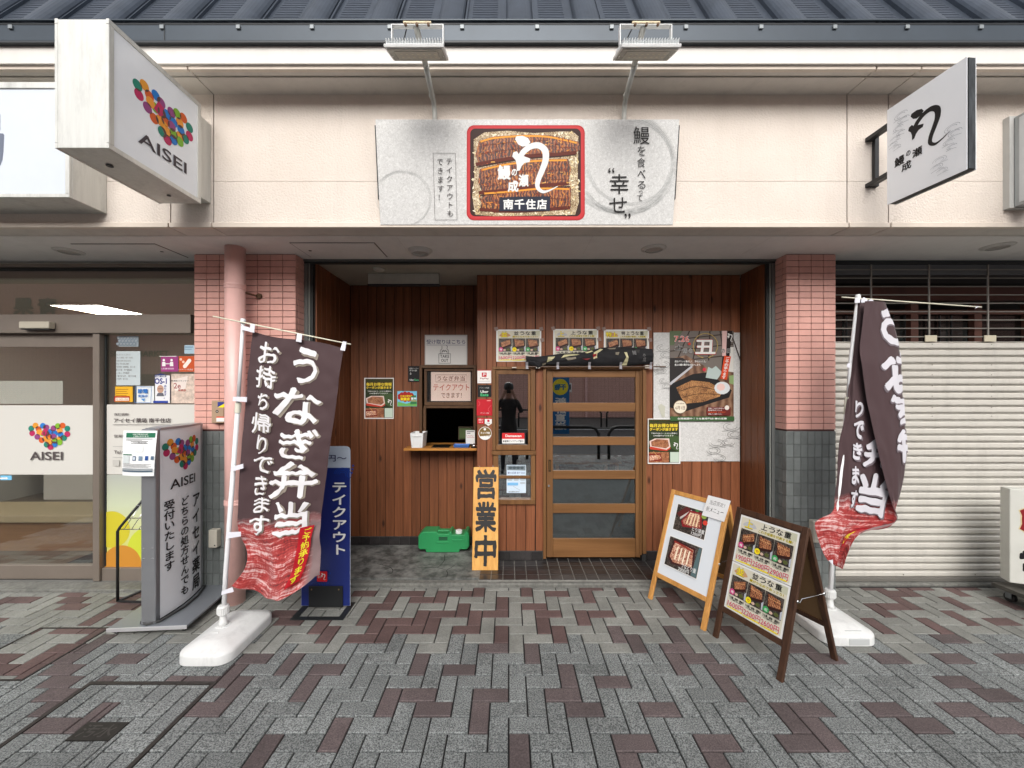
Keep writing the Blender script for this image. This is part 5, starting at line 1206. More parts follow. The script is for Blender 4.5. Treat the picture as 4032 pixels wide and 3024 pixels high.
for x, s in ((AX1, 1), (AX0, -1)):
    b = B()
    for (a, c, e, f_) in ((AY0,AY1,AZ0,AZ0+.028),(AY0,AY1,AZ1-.028,AZ1),(AY0,AY0+.030,AZ0+.0281,AZ1-.0281),(AY1-.030,AY1,AZ0+.0281,AZ1-.0281)): b.box(x-s*.012, x+s*.004, a, c, e, f_, 0, .002)
    b.build('side_frame', ALU, root)
    B().box(x-s*.008, x-s*.0005, AY0+.0302, AY1-.0302, AZ0+.0283, AZ1-.0283).build('face_panel', LBW, root)
B().box(AX0+.06, AX1-.02, AY1+.001, 2.80, AZ0+.06, AZ1-.06, 0, .002).build('wall_mount', ALU, root)
b = B(); b.tube([(-2.22,2.22,AZ0-.001),(-2.22,2.22,AZ0-.004)], .017, 16); b.tube([(-2.18,2.56,AZ0-.001),(-2.18,2.56,AZ0-.004)], .012, 12); b.build('drain_cap', GUTD, root)
fr = Frame((AX1-.0004, AY0, AZ0), (0,1,0), (0,0,1)); 
fA = lambda y, z, h: Vector((AX1-.0004+h, AY0+y, AZ0+z))
A = Art(fA, base=.0004, step=.00004)
H_ = AZ1-AZ0
heart(A, .135, .51, .40, -1)
A.text('AISEI', .165, .075+.06, .50, .205, flat((66,58,64)), .012); A.done(root)

# wall light box, mostly outside the frame
root = thing('wall_light_box', (-3.8, 2.7, 2.93), 'long white light box sign on the wall at the far left, cut by the frame', 'light box sign')
B().box(-5.2, -2.818, 2.575, 2.80, 2.925, 3.655, 0, .003).build('casing', ALU, root)
b = B()
for q in ((-5.2,-2.818,2.925,2.95),(-5.2,-2.818,3.625,3.665),(-2.846,-2.818,2.9502,3.6248),(-5.2,-5.17,2.9502,3.6248)): b.box(q[0],q[1],2.558,2.576,q[2],q[3],0,.002)
b.build('front_frame', ALU, root)
B().box(-5.17, -2.8465, 2.566, 2.574, 2.9503, 3.6247).build('face_panel', mat('opal_panel_front', lin=(0.60,0.645,0.71), rough=.22, var=.02), root)
A = Art(lambda x, z, h: Vector((x, 2.566-h, z))); LG = flat((105,112,128))
for i, ch in enumerate('調剤薬局'): A.text(ch, px(17,2.566)-.34-.37*(3-i), 3.12, px(17,2.566)-.37*(3-i), 3.47, LG, .03)
A.done(root)

# right projecting shop sign (thin double board on a black bracket, slightly turned)
root = thing('projecting_shop_sign', (2.5, 2.75, 3.2), 'thin white projecting sign with black eel-shaped character on a black bracket', 'shop sign')
o_ = Vector((2.524, 2.20, 2.905)); far = Vector((2.487, 2.62, 2.905)); 
fp = Frame(far, o_-far, (0,.0,1))     # x runs from the wall towards the street, seen from the left
PW = (o_-far).length; PH = .622
fpz = lambda p: far+fp.ex*p[0]+Vector((0,0,1))*p[2]-fp.n*p[1]*1.0
print('sign normal', fp.n)
b = B(fpz); b.box(0, PW, .003, .055, .004, PH-.004, 0, .002); b.build('core', BLACKM, root)
for yy in ((0,.003),(.055,.058)): 
    b = B(fpz); b.box(-.002, PW+.002, yy[0], yy[1], 0, PH); b.build('face_panel', mat('white_sign_panel', lin=(0.85,0.87,0.90), rough=.3), root)
b = B(fpz); b.box(PW-.0005, PW+.004, .008, .050, .006, PH-.006); b.build('edge_trim', mat('scuffed_black', lin=(0.03,0.033,0.035), rough=.4, metal=.3, var=.9, vscale=14, stretch=(3,3,.6)), root)
b = B(); zt, zb_ = pz(545,2.8), pz(740,2.8)
b.box(2.548, 2.578, 2.775, 2.80, zb_, zt, 0, .002); b.box(2.50, 2.545, 2.62, 2.80, zt-.026, zt, 0, .002); b.box(2.50, 2.545, 2.62, 2.80, zb_, zb_+.026, 0, .002); b.build('bracket', BLACKM, root)
def psm(u, v, h): return fp(u*PW, (1-v)*PH, h)
A = Art(psm, base=.0006, step=.0002)
class _S: pass
brand_scale = .30
A2 = Art(lambda x, y, h: fp(x, y, h), base=.0006, step=.0002)
brand(A2, .215, .365, .135, flat((32,30,30)), d=-1)
for ch, a, c, e, f_ in (('鰻',.045,.215,.105,.275),('の',.115,.247,.14,.28),('瀬',.15,.215,.205,.268),('成',.088,.165,.145,.218)): A2.text(ch, a, c, e, f_, flat((32,30,30)), .03)
LSW = flat((150,155,162))
swirl(A2, .085, .53, .035, LSW, 4, d=-1); swirl(A2, .05, .40, .028, LSW, 3, d=-1, flip=-1); swirl(A2, .36, .27, .034, LSW, 4, d=-1); swirl(A2, .30, .12, .032, LSW, 3, d=-1, flip=-1)
A2.done(root)

# far right projecting box
root = thing('projecting_light_box', (3.6, 2.7, 2.95), 'grey framed light box sign at the far right edge with a rounded outline', 'light box sign')
ox = 3.497
B().box(ox, ox+.14, 2.12, 2.76, 2.955, 3.575, 0, .003).build('casing', mat('grey_painted_steel', lin=(0.40,0.42,0.42), rough=.45, var=.06, dirt=.25), root)
B().box(ox-.03, ox+.16, 2.762, 2.80, 2.95, 3.585).build('wall_mount', mat('grey_painted_steel2', lin=(0.50,0.50,0.48), rough=.5, dirt=.25), root)
B().box(ox-.004, ox-.0002, 2.14, 2.73, 2.975, 3.555).build('face_panel', mat('aged_white_panel', lin=(0.60,0.63,0.64), rough=.3, var=.05), root)
A = Art(lambda y, z, h: Vector((ox-.004-h, y, z))); 
A.stroke([(2.35,3.50),(2.55,3.50),(2.63,3.49),(2.67,3.44),(2.67,3.10),(2.65,3.05),(2.58,3.03),(2.35,3.03)], .004, GREY, 'outline'); A.done(root)

# ================================================================ drainpipe
PIPE = mat('pink_painted_pipe', lin=(0.74,0.45,0.41), rough=.38, var=.07, vscale=5, dirt=.2, coat=.2)
dx, dy, dr = px(926,3.18), 3.18, .071
root = thing('drainpipe', (dx, dy, 0), 'thick pink painted drainpipe from soffit to paving in front of the wide pillar', 'drainpipe')
b = B(); b.tube([(dx,dy,-.01),(dx,dy,2.83)], dr, 32); b.build('pipe', PIPE, root, smooth=True)
for z in (2.51, .80):
    b = B(); b.lathe([(dr+.0005,z-.022),(dr+.004,z-.018),(dr+.004,z-.008),(dr+.0015,z-.004),(dr+.0045,z),(dr+.0015,z+.004),(dr+.004,z+.008),(dr+.004,z+.018),(dr+.0005,z+.022)], dx, dy, 32); b.build('collar', PIPE, root, smooth=False)
b = B(); b.tube([(dx+.06,dy+.02,2.47),(dx+.09,3.32,2.47)], .008, 8); b.tube([(dx+.105,3.325,2.47),(dx+.105,3.31,2.47)], .022, 12); b.build('wall_bracket', mat('rusty_bolt'), root)
# small boxes on the pillars
root = thing('key_switch_box', (px(858,3.32), 3.31, 1.42), 'small beige key switch box on the pink tiles left of the drainpipe', 'switch box')
b = B(); b.box(px(841,3.31), px(889,3.31), 3.285, 3.329, pz(1665,3.31), pz(1577,3.31), 0, .004); b.build('case', mat('beige_metal', lin=(0.42,0.30,0.20), rough=.4, metal=.2, var=.08), root)
A = Art(front(3.285)); A.rect(857,1583,889,1604, flat((52,62,130)), 'sticker'); A.poly([(857,1604),(889,1604),(889,1586)], YEL, 'sticker'); A.rect(852,1640,884,1660, WHT, 'sticker'); A.rect(852,1640,884,1645, flat((214,90,60)), 'sticker'); A.circ(855,1620,6, flat((60,52,48)), 'keyhole'); A.circ(855,1620,3, flat((170,160,150)), 'keyhole'); A.done(root)
for u0,u1,v0,v1,Y,lab in ((835,868,2080,2150,3.315,'small cream outlet cover on the grey tiles left of the drainpipe'),(3187,3220,2045,2130,3.315,'small cream outlet cover on the grey tiles behind the right banner')):
    root = thing('outlet_cover', (px((u0+u1)/2,Y), 3.32, pz(v1,Y)), lab, 'outlet box')
    B().box(px(u0,Y), px(u1,Y), 3.27, 3.326, pz(v1,Y), pz(v0,Y), 0, .006).build('cover', mat('cream_plastic', lin=(0.56,0.53,0.45), rough=.45, dirt=.2), root)
    B().box(px(u1-9,Y), px(u1-5,Y), 3.267, 3.270, pz(v1-9,Y), pz(v1-13,Y)).build('screw', GUTD, root)
# ================================================================ pharmacy standing sign (curved faces, on castors)
root = thing('standing_sign', (-2.5, 3.0, 0), 'silver pharmacy standing sign on a wheeled base with curved face and column of black lettering', 'standing sign')
fB = Frame((-2.739, 2.720, .052), (.514,.040,0), (-.123,.49,0)); ex, ey = Vector((.997,.078,0)).normalized(), Vector((-.115,.993,0)).normalized()
def bq(p): return Vector((-2.739,2.720,0))+ex*p[0]+ey*p[1]+Vector((0,0,p[2]))
SIL = mat('silver_sign_metal', lin=(0.36,0.37,0.39), rough=.32, metal=.7, var=.06, vscale=4)
b = B(bq); b.box(0, .515, 0, .60, .045, .062, 0, .003); b.build('base_plate', mat('base_grey', lin=(0.26,0.28,0.31), rough=.4, metal=.4, var=.06), root)
b = B(bq); b.box(-.001, .516, -.006, -.0005, .038, .0635, 0, .001); b.build('base_edge', mat('bright_alu', lin=(0.7,0.7,0.71), rough=.3, metal=.6), root)
for (a, c) in ((.03,.035),(.47,.035),(.03,.56),(.47,.56)):
    b = B(bq); b.tube([(a-.008,c+.012,.020),(a+.008,c+.012,.020)], .019, 14); w_ = b.build('castor_wheel', BLACKM, root)
    b = B(bq); b.box(a-.013,a-.010,c-.012,c+.014,.018,.044).box(a+.010,a+.013,c-.012,c+.014,.018,.044).box(a-.013,a+.013,c-.012,c+.014,.040,.0445); b.build('castor_fork', mat('galvanised'), root)
# upright body: from the front post to the rear post
p0, p1 = Vector((-2.500, 2.765, 0)), Vector((-2.565, 3.285, 0)); Lx = (p1-p0).length; ux = (p1-p0).normalized(); un = Vector((ux.y, -ux.x, 0))   # un points to the right (+X)
def sg(p): return p0+ux*p[0]+un*p[1]+Vector((0,0,p[2]))
zt = 1.418
for (a, c) in ((0,.045),(Lx-.03,Lx)):
    b = B(sg); b.box(a, c, -.046, .046, .063, zt, 0, .006); b.build('post', SIL, root)
N = 14
def bulge(s): return .044+.026*math.sin(math.pi*min(max(s,0),1))
for sgn in (1, -1):
    b = B(sg); vs = []
    for i in range(N+1):
        s = i/N; x = .046+(Lx-.077)*s; vs += [(x, sgn*bulge(s), .075), (x, sgn*bulge(s), zt-.012)]
    b.add(vs, [(2*i, 2*i+2, 2*i+3, 2*i+1) for i in range(N)]); b.build('curved_face', mat('silver_white_face', lin=(0.82,0.84,0.87), rough=.3, metal=.0, var=.02), root, smooth=True, recalc=False)
b = B(sg); vs = [(.046+(Lx-.077)*i/N, bulge(i/N), z) for z in (.063,.075) for i in range(N+1)]+[(.046+(Lx-.077)*i/N, -bulge(i/N), z) for z in (.063,.075) for i in range(N,-1,-1)]
n1 = N+1
low = [ (.046+(Lx-.077)*i/N, bulge(i/N)*.96) for i in range(n1)]+[(.046+(Lx-.077)*i/N, -bulge(i/N)*.96) for i in range(N,-1,-1)]
top_ = [(a, c*1.12) for a, c in low]
b = B(sg); b.prism(low, .063, .0745, axis='z'); b.build('bottom_rail', BLACKM, root)
b = B(sg); b.prism(top_, zt-.012, zt+.004, axis='z'); b.build('top_cap', SIL, root)
b = B(sg); b.box(.02,Lx-.02,-.012,.012,.07,zt-.02); b.build('core', SIL, root)
def sgm(s, z, h): return sg((.046+(Lx-.077)*s, bulge(s)+h, z))
A = Art(sgm, base=.0008, step=.00012, grid=.06)
heart(A, .20, 1.352, .66, -1, sq=.26, k=.066) if False else None
class HM:                                   # heart in metres, then squeezed to s units
    pass
SWm = Lx-.077
A3 = Art(lambda x, z, h: sgm(x/SWm, z, h), base=.0008, step=.00005, grid=.03)
heart(A3, .015, 1.335, .37, -1); A3.text('AISEI', .075, .965, .345, 1.035, INK, .011)
KB = flat((36,32,34))
A3.vtext('アイセイ薬局', .30, .885, .425, .105, KB, .022, fill=.93); A3.vtext('どちらの処方せんでも', .165, .885, .258, .135, KB, .02, fill=.98); A3.vtext('受付いたします', .022, .895, .115, .38, KB, .02, fill=.98)
A3.done(root)
b = B(); pts = [sg((.02,-.06,.068)), sg((.0,.0,.068))-ux*.012, sg((.02,.062,.068)), sg((.20,.105,.068)), sg((.36,.10,.068)), sg((Lx,.06,.07)), sg((Lx+.03,.0,.07)), sg((Lx+.02,-.03,.30))]
b.tube(pts, .006, 6); b.tube([p+Vector((.004,-.004,.010)) for p in pts[:6]], .005, 6); b.build('power_cable', mat('grey_cable', lin=(0.06,0.06,0.06), rough=.6), root, smooth=True)
b = B(sg)
for z in (.52,.59): 
    for y in (-.028,.028): b.tube([(-.0015,y,z),(-.004,y,z)], .004, 8)
b.build('screw', mat('chrome'), root)
# notice taped over the post
root = thing('paper_notice', (-2.56, 2.75, 1.1), 'curling white paper notice taped over the edge of the pharmacy standing sign', 'notice')
def nm(x, y, h):          # x 0..1 left to right, y 0..1 down
    q = P(478+137*x-11*y, 1696+179*y, 2.735); bend = .022*math.sin(x*2.2)*(.3+y)-.012*(y**2)
    return Vector((q.x, 2.750-.0-bend-h, q.z))
b = B(); nx_, ny_ = 10, 10
b.add([nm(i/nx_, j/ny_, 0) for j in range(ny_+1) for i in range(nx_+1)]+[nm(i/nx_, j/ny_, -.0006) for j in range(ny_+1) for i in range(nx_+1)],
   [(j*11+i, j*11+i+1, (j+1)*11+i+1, (j+1)*11+i) for j in range(10) for i in range(10)]+[(121+j*11+i, 121+(j+1)*11+i, 121+(j+1)*11+i+1, 121+j*11+i+1) for j in range(10) for i in range(10)])
b.build('sheet', flat((236,238,238)), root, smooth=True, recalc=False)
A = Art(nm, base=.0012, step=.0002, grid=.1); G3 = flat((40,110,80))
A.rect(.10,.05,.96,.155, G3, 'print'); A.text('LINEで処方せんが', .3,.095,.75,.062, WHT, .02); A.text('ご予約いただけます！', .32,.14,.78,.108, WHT, .02)
for k in range(3): A.rect(.10,.175+.018*k,.9-.3*(k==2),.182+.018*k, GREY, 'print')
A.stroke([(.27,.235),(.78,.235),(.78,.285),(.27,.285),(.27,.235)], .008, INK, 'print', smooth=False); A.text('アイセイ薬局 南千住店', .32,.275,.74,.245, INK, .01)
A.rect(.42,.32,.66,.47, flat((226,228,226)), 'blank_square')
A.rect(.04,.52,.33,.545, G3, 'print'); A.rect(.04,.56,.25,.72, flat((205,212,212)), 'print'); A.rect(.36,.56,.46,.66, flat((70,90,120)), 'print'); A.rect(.38,.58,.44,.64, flat((210,220,230)), 'print'); A.rect(.55,.56,.66,.66, flat((120,140,160)),'print'); A.rect(.74,.555,.83,.65, flat((46,84,150)),'print'); A.rect(.90,.56,.98,.64, flat((90,110,130)),'print')
for k in range(5): A.rect(.05,.73+.018*k,.93-.07*(k%3),.736+.018*k, GREY, 'print')
A.rect(.03,.83,.97,.88, flat((150,156,160)),'print'); A.rect(.03,.885,.97,.905, flat((60,90,110)),'print')
A.done(root)
# wire brochure rack behind it
root = thing('wire_rack', (-2.98, 3.2, 0), 'black tubular brochure rack standing behind the pharmacy sign', 'rack')
b = B(); RY = 3.17
for X_ in (px(463,RY), px(463,RY)+.30):
    b.tube([(X_+.0,RY,.012),(X_,RY-.0,.30),(X_,RY,.565),(X_+.02,RY,.60),(X_+.12,RY+.10,.80),(X_+.12,RY+.13,.86)], .010, 8) if X_ < -3 else b.tube([(X_,RY+.1,.012),(X_,RY+.1,.565),(X_,RY+.2,.86)], .010, 8)
b.tube([(px(463,RY),RY,.012),(px(463,RY)+.30,RY-.02,.012),(px(463,RY)+.30,RY+.22,.012),(px(463,RY)+.05,RY+.20,.012),(px(463,RY),RY,.012)], .009, 8)
b.build('frame', BLACKM, root, smooth=True)
b = B()
for z in (.58,.66,.75): b.tube([(px(463,RY)+(z-.56)*.45,RY+(z-.56)*.35,z),(px(463,RY)+.32,RY+(z-.56)*.35,z)], .004, 6)
for k in range(4): b.tube([(px(463,RY)+.05+.06*k,RY,.58),(px(463,RY)+.12+.06*k,RY+.06,.75)], .003, 6)
b.build('shelf_wires', mat('chrome'), root, smooth=True)

# ================================================================ banner bases and banners
def rounded_slab(cx, cy, wx, wy, r, prof, seg=6):
    vs = []; n = 4*(seg+1)
    for ins, z in prof:
        hx, hy = wx/2-ins, wy/2-ins; rr = max(r-ins*.6, .01)
        for qx, qy, a0 in ((1,-1,-90),(1,1,0),(-1,1,90),(-1,-1,180)):
            for k in range(seg+1):
                g = math.radians(a0+90*k/seg); vs.append((cx+qx*(hx-rr)+rr*math.cos(g), cy+qy*(hy-rr)+rr*math.sin(g), z))
    m = len(prof); fs = [(i*n+k, i*n+(k+1)%n, (i+1)*n+(k+1)%n, (i+1)*n+k) for i in range(m-1) for k in range(n)]
    fs += [tuple(reversed(range(n))), tuple((m-1)*n+k for k in range(n))]
    return vs, fs
TANKP = mat('white_tank_plastic', lin=(0.70,0.71,0.70), rough=.45, var=.05, vscale=9, dirt=.28, bump=.05, bscale=120)
def banner_base(cx, cy, wx, wy, rx, ry, lab, notch=False):
    root = thing('banner_stand', (cx, cy, 0), lab, 'banner stand', 'white water-filled banner stands')
    vs, fs = rounded_slab(cx, cy, wx, wy, .085, [(.008,.0),(.0,.006),(.0,.055),(.004,.066),(.016,.074),(.085,.104),(.10,.107)])
    b = B(); b.add(vs, fs); o = b.build('tank', TANKP, root, smooth=True)
    md = o.modifiers.new('edge', 'EDGE_SPLIT'); md.split_angle = math.radians(48)
    b = B(); b.lathe([(.045,.1075),(.045,.111),(.034,.113)], rx, ry, 24); b.build('socket_rim', TANKP, root, smooth=False)
    b = B(); b.lathe([(.034,.112),(.022,.135),(.020,.165),(.020,.19)], rx, ry, 20); b.build('socket', TANKP, root, smooth=True)
    b = B(); b.lathe([(.030,.182),(.034,.188),(.034,.232),(.030,.240),(.020,.240)], rx, ry, 20)
    for k in range(20): g = k*math.pi/10; b.box(rx+.034*math.cos(g)-.002, rx+.034*math.cos(g)+.002, ry+.034*math.sin(g)-.002, ry+.034*math.sin(g)+.002, .19, .23)
    b.build('collar_nut', TANKP, root)
    if notch:
        b = B(); b.box(cx-.03, cx+.08, cy-wy/2+.035, cy-wy/2+.095, .083, .0855, 0, .0008); b.build('grip_recess', mat('recess_white', lin=(0.5,0.52,0.52), rough=.5), root)
        b = B(); b.box(cx-.035, cx+.10, cy-wy/2-.003, cy-wy/2+.004, .012, .056, 0, .003); b.build('grip_slot', mat('recess_white'), root)
    else:
        b = B(); b.box(rx-.02, rx+.03, ry-.09, ry-.078, .1065, .110, 0, .001); b.build('plug', TANKP, root)
    return root
banner_base(-1.883, 2.69, .335, .52, px(879,2.686), 2.686, 'white water-filled banner base with rounded corners beside the pharmacy sign')
banner_base(2.27, 2.87, .36, .50, 2.335, 2.90, 'white water-filled banner base with a grip slot behind the dark menu board', True)

def flagmat(name, tint):
    m, n, b = nodes_of(name); uv = nd(n, 'ShaderNodeUVMap'); sp = nd(n, 'ShaderNodeSeparateXYZ'); n.links.new(uv.outputs[0], sp.inputs[0])
    mp = nd(n, 'ShaderNodeMapping'); mp.inputs['Scale'].default_value = (1.0, 5.5, 1); n.links.new(uv.outputs[0], mp.inputs[0])
    nz0 = nd(n, 'ShaderNodeTexNoise', i_Scale=2.6, i_Detail=3.0); n.links.new(uv.outputs[0], nz0.inputs[0])
    ad = nd(n, 'ShaderNodeVectorMath', operation='MULTIPLY_ADD'); ad.inputs[1].default_value = (.25,.45,0); n.links.new(nz0.outputs['Color'], ad.inputs[0]); n.links.new(mp.outputs[0], ad.inputs[2])
    mp2 = nd(n, 'ShaderNodeMapping'); mp2.inputs['Scale'].default_value = (2.0, 13, 1); n.links.new(ad.outputs[0], mp2.inputs[0])
    nz = nd(n, 'ShaderNodeTexNoise', i_Scale=1.0, i_Detail=7.0, i_Roughness=.72); n.links.new(mp2.outputs[0], nz.inputs[0])
    nz9 = nd(n, 'ShaderNodeTexNoise', i_Scale=45.0, i_Detail=3.0); n.links.new(uv.outputs[0], nz9.inputs[0])
    mm = nd(n, 'ShaderNodeMath', operation='MULTIPLY_ADD', i_1=.22); n.links.new(nz9.outputs[0], mm.inputs[0]); n.links.new(nz.outputs[0], mm.inputs[2])
    eelc = ramp(n, mm.outputs[0], [(.46,(0.09,0.010,0.012)),(.56,(0.34,0.022,0.020)),(.63,(0.42,0.06,0.055)),(.68,(0.62,0.34,0.33)),(.78,(0.74,0.60,0.59))])
    edge = nd(n, 'ShaderNodeMath', operation='MULTIPLY_ADD', i_1=.12); n.links.new(nz0.outputs[0], edge.inputs[0]); n.links.new(sp.outputs['Y'], edge.inputs[2])
    f = rng(n, edge.outputs[0], 1.0, 0.0, .29, .345)
    mx = nd(n, 'ShaderNodeMix', data_type='RGBA'); n.links.new(f, mx.inputs[0]); mx.inputs[6].default_value = (*tint, 1); n.links.new(eelc, mx.inputs[7])
    # greyish margin to the side of the food photograph
    sx = rng(n, sp.outputs['X'], 0.0, 1.0, .80, .90); fm = nd(n, 'ShaderNodeMath', operation='MULTIPLY'); n.links.new(f, fm.inputs[0]); n.links.new(sx, fm.inputs[1])
    mx2 = nd(n, 'ShaderNodeMix', data_type='RGBA'); n.links.new(fm.outputs[0], mx2.inputs[0]); n.links.new(mx.outputs[2], mx2.inputs[6]); mx2.inputs[7].default_value = (0.22,0.15,0.15,1)
    n.links.new(mx2.outputs[2], b.inputs['Base Color']); b.inputs['Roughness'].default_value = .75; b.inputs['Sheen Weight'].default_value = .15
    return m
FLAGM = flagmat('banner_cloth', (0.056,0.027,0.030))
FW = flat((226,224,226), .7); FS = flat((150,140,128), .7)
def spl(p, t):
    n = len(p)-1; f = min(max(t,0),1)*n; i = min(int(f), n-1); g = f-i
    a, b_, c, d = p[max(i-1,0)], p[i], p[i+1], p[min(i+2,n)]
    return tuple(.5*((2*b_[k])+(-a[k]+c[k])*g+(2*a[k]-5*b_[k]+4*c[k]-d[k])*g*g+(-a[k]+3*b_[k]-3*c[k]+d[k])*g**3) for k in range(len(b_)))
def even(p, n=48):         # the same curve, its points spread evenly by height
    c = [0]
    for a, b_ in zip(p, p[1:]): c.append(c[-1]+abs(b_[1]-a[1])+.25*abs(b_[0]-a[0]))
    out = []
    for k in range(n+1):
        d = c[-1]*k/n; i = max(j for j in range(len(c)-1) if c[j] <= d+1e-9); g = (d-c[i])/((c[i+1]-c[i]) or 1)
        out.append(spl(p, (i+min(g,1))/(len(p)-1)))
    return out
def cloth_sheet(S, nx, ny, th=.0012):
    vs = [S(i/nx, 1-j/ny, 0) for j in range(ny+1) for i in range(nx+1)]; uv = [(i/nx, 1-j/ny) for j in range(ny+1) for i in range(nx+1)]
    k = len(vs); vs += [S(i/nx, 1-j/ny, -th) for j in range(ny+1) for i in range(nx+1)]; uv += uv
    q = nx+1; fs = [(j*q+i, (j+1)*q+i, (j+1)*q+i+1, j*q+i+1) for j in range(ny) for i in range(nx)]; fs += [tuple(k+x for x in reversed(f)) for f in fs]
    b = B(); b.add(vs, fs); b.uv = uv; return b
POLEW = mat('white_banner_pole', lin=(0.74,0.75,0.76), rough=.32)
TABW = mat('white_banner_tab', lin=(0.72,0.72,0.78), rough=.7)
BAM = mat('pale_crossbar', lin=(0.76,0.74,0.58), rough=.4)
YF = 2.665
root = thing('banner', (px(879,2.686), 2.686, .2), 'upright brown banner with white brush lettering on the left white pole', 'banner', 'brown banners outside the shop')
b = B(); b.tube([(px(879,2.686),2.686,.13),(px(889,2.686),2.686,pz(2250,2.686)),(px(937,2.68),2.68,pz(1600,2.68))], .0145, 14); b.build('pole', POLEW, root, smooth=True)
b = B(); b.tube([(px(936,2.68),2.68,pz(1625,2.68)),(px(939,2.68),2.68,pz(1585,2.68))], .019, 14); b.build('pole_joint', mat('cream_joint', lin=(0.70,0.69,0.58), rough=.4), root)
b = B(); b.tube([(px(937,2.68),2.68,pz(1600,2.68)),(px(957,2.67),2.67,pz(1268,2.67))], .011, 14); b.build('upper_pole', POLEW, root, smooth=True)
b = B(); b.lathe([(.013,pz(1275,2.67)),(.016,pz(1272,2.67)),(.017,pz(1262,2.67)),(.014,pz(1255,2.67))], px(957,2.67), 2.67, 16); b.build('pole_cap', POLEW, root)
b = B(); b.tube([(px(845,YF),YF-.014,pz(1247,YF)),(px(1385,YF),YF-.014,pz(1357,YF))], .0045, 8); b.build('crossbar', BAM, root, smooth=True)
LE = [(985,1302),(975,1400),(962,1520),(948,1700),(938,1850),(930,2000),(926,2090),(962,2190),(952,2245),(905,2312)]
RE = [(1350,1372),(1334,1480),(1318,1600),(1296,1745),(1277,1890),(1262,2020),(1253,2110),(1250,2190),(1248,2235),(1246,2278)]
LE, RE = even(LE), even(RE)
def S1(s, t, h=0):          # s 0..1 left to right, t 1 top .. 0 bottom
    w_ = 1-t; a, c = spl(LE, w_), spl(RE, w_)
    u = a[0]*(1-s)+c[0]*s; v = a[1]*(1-s)+c[1]*s
    v += math.sin(math.pi*s*2)*7*max(0,1-w_*9) if w_ < .11 else 0
    low = max(0, (w_-.66)/.34)
    v += 62*low**1.6*math.sin(math.pi*min(s*1.05,1))**.8*(1 if s < .97 else .6)
    d = .014*math.sin(s*5.2+t*2.3+.6)+.010*math.sin(s*9-t*5)+.012*noise.noise(Vector((s*3, t*5, 2)))
    d += low*(.045*math.sin(s*7.5+t*9)+.03*noise.noise(Vector((s*5,t*14,7))))
    d += .006*noise.noise(Vector((s*9,t*20,4)))
    Y = YF+.01-h+d
    q = P(u, v, YF); return Vector((q.x, Y, q.z))
cloth_sheet(S1, 40, 100).build('cloth', FLAGM, root, smooth=True, recalc=False)
# lettering measured in the banner's own pixels: u across 0..1, t down 0..1
def rowbox(s0, s1, t0, t1): return s0, 1-t1, s1, 1-t0
A = Art(S1, base=.003, step=.0005, grid=.02, jit=.010, jscale=17)
bigs = [('う',.50,.76,.040,.178),('な',.35,.85,.196,.345),('ぎ',.44,.88,.360,.487),('弁',.36,.93,.498,.645),('当',.46,.86,.655,.79)]
smalls = [('お',.12,.36,.04,.115),('持',.12,.35,.128,.215),('ち',.17,.30,.232,.298),('帰',.12,.345,.312,.385),('り',.20,.31,.397,.468),('で',.17,.385,.482,.545),('き',.20,.34,.557,.625),('ま',.20,.39,.637,.698),('す',.17,.41,.708,.78)]
for sh, m in (((.012,.006), FS), ((0,0), FW)):
    for ch, a, c, t0, t1 in bigs: A.text(ch, a+sh[0]*1.4, 1-t1-sh[1]*.8, c+sh[0]*1.4, 1-t0-sh[1]*.8, m, .024 if m is FW else .036)
    for ch, a, c, t0, t1 in smalls: A.text(ch, a+sh[0], 1-t1-sh[1]*.5, c+sh[0], 1-t0-sh[1]*.5, m, .020 if m is FW else .030)
A.jit = 0
A.poly([(.78,1-.765),(.94,1-.765),(.80,1-.965),(.66,1-.965)], flat((178,24,36), .7), 'red_strip')
A.vtext('ご予約承ります', .81, 1-.772, .91, 1-.96, flat((226,214,50), .7), .02, shear=-.14)
A.done(root)
def tab(pts, Y, name='tab', par=None):
    b = B(); b.add([P(u, v, Y) for u, v in pts]+[P(u, v, Y)+Vector((0,.003,0)) for u, v in pts], [tuple(range(len(pts))), tuple(range(len(pts), 2*len(pts)))[::-1]]+[(i, (i+1) % len(pts), (i+1) % len(pts)+len(pts), i+len(pts)) for i in range(len(pts))]); return b.build(name, TABW, par)
for pts in ([(950,1281),(1001,1294),(1001,1310),(948,1298)],[(985,1274),(1004,1277),(1000,1310),(984,1307)],[(1170,1313),(1190,1316),(1186,1348),(1165,1344)],[(1350,1344),(1364,1346),(1358,1382),(1339,1378)],[(918,1562),(972,1563),(971,1583),(916,1579)],[(910,1838),(957,1826),(958,1844),(908,1858)],[(894,2096),(948,2094),(948,2112),(890,2122)],[(873,2328),(915,2312),(920,2330),(871,2343)]):
    tabk = globals().get('tabk', 0)+1; tab(pts, 2.648-.0012*tabk, 'tab', root)

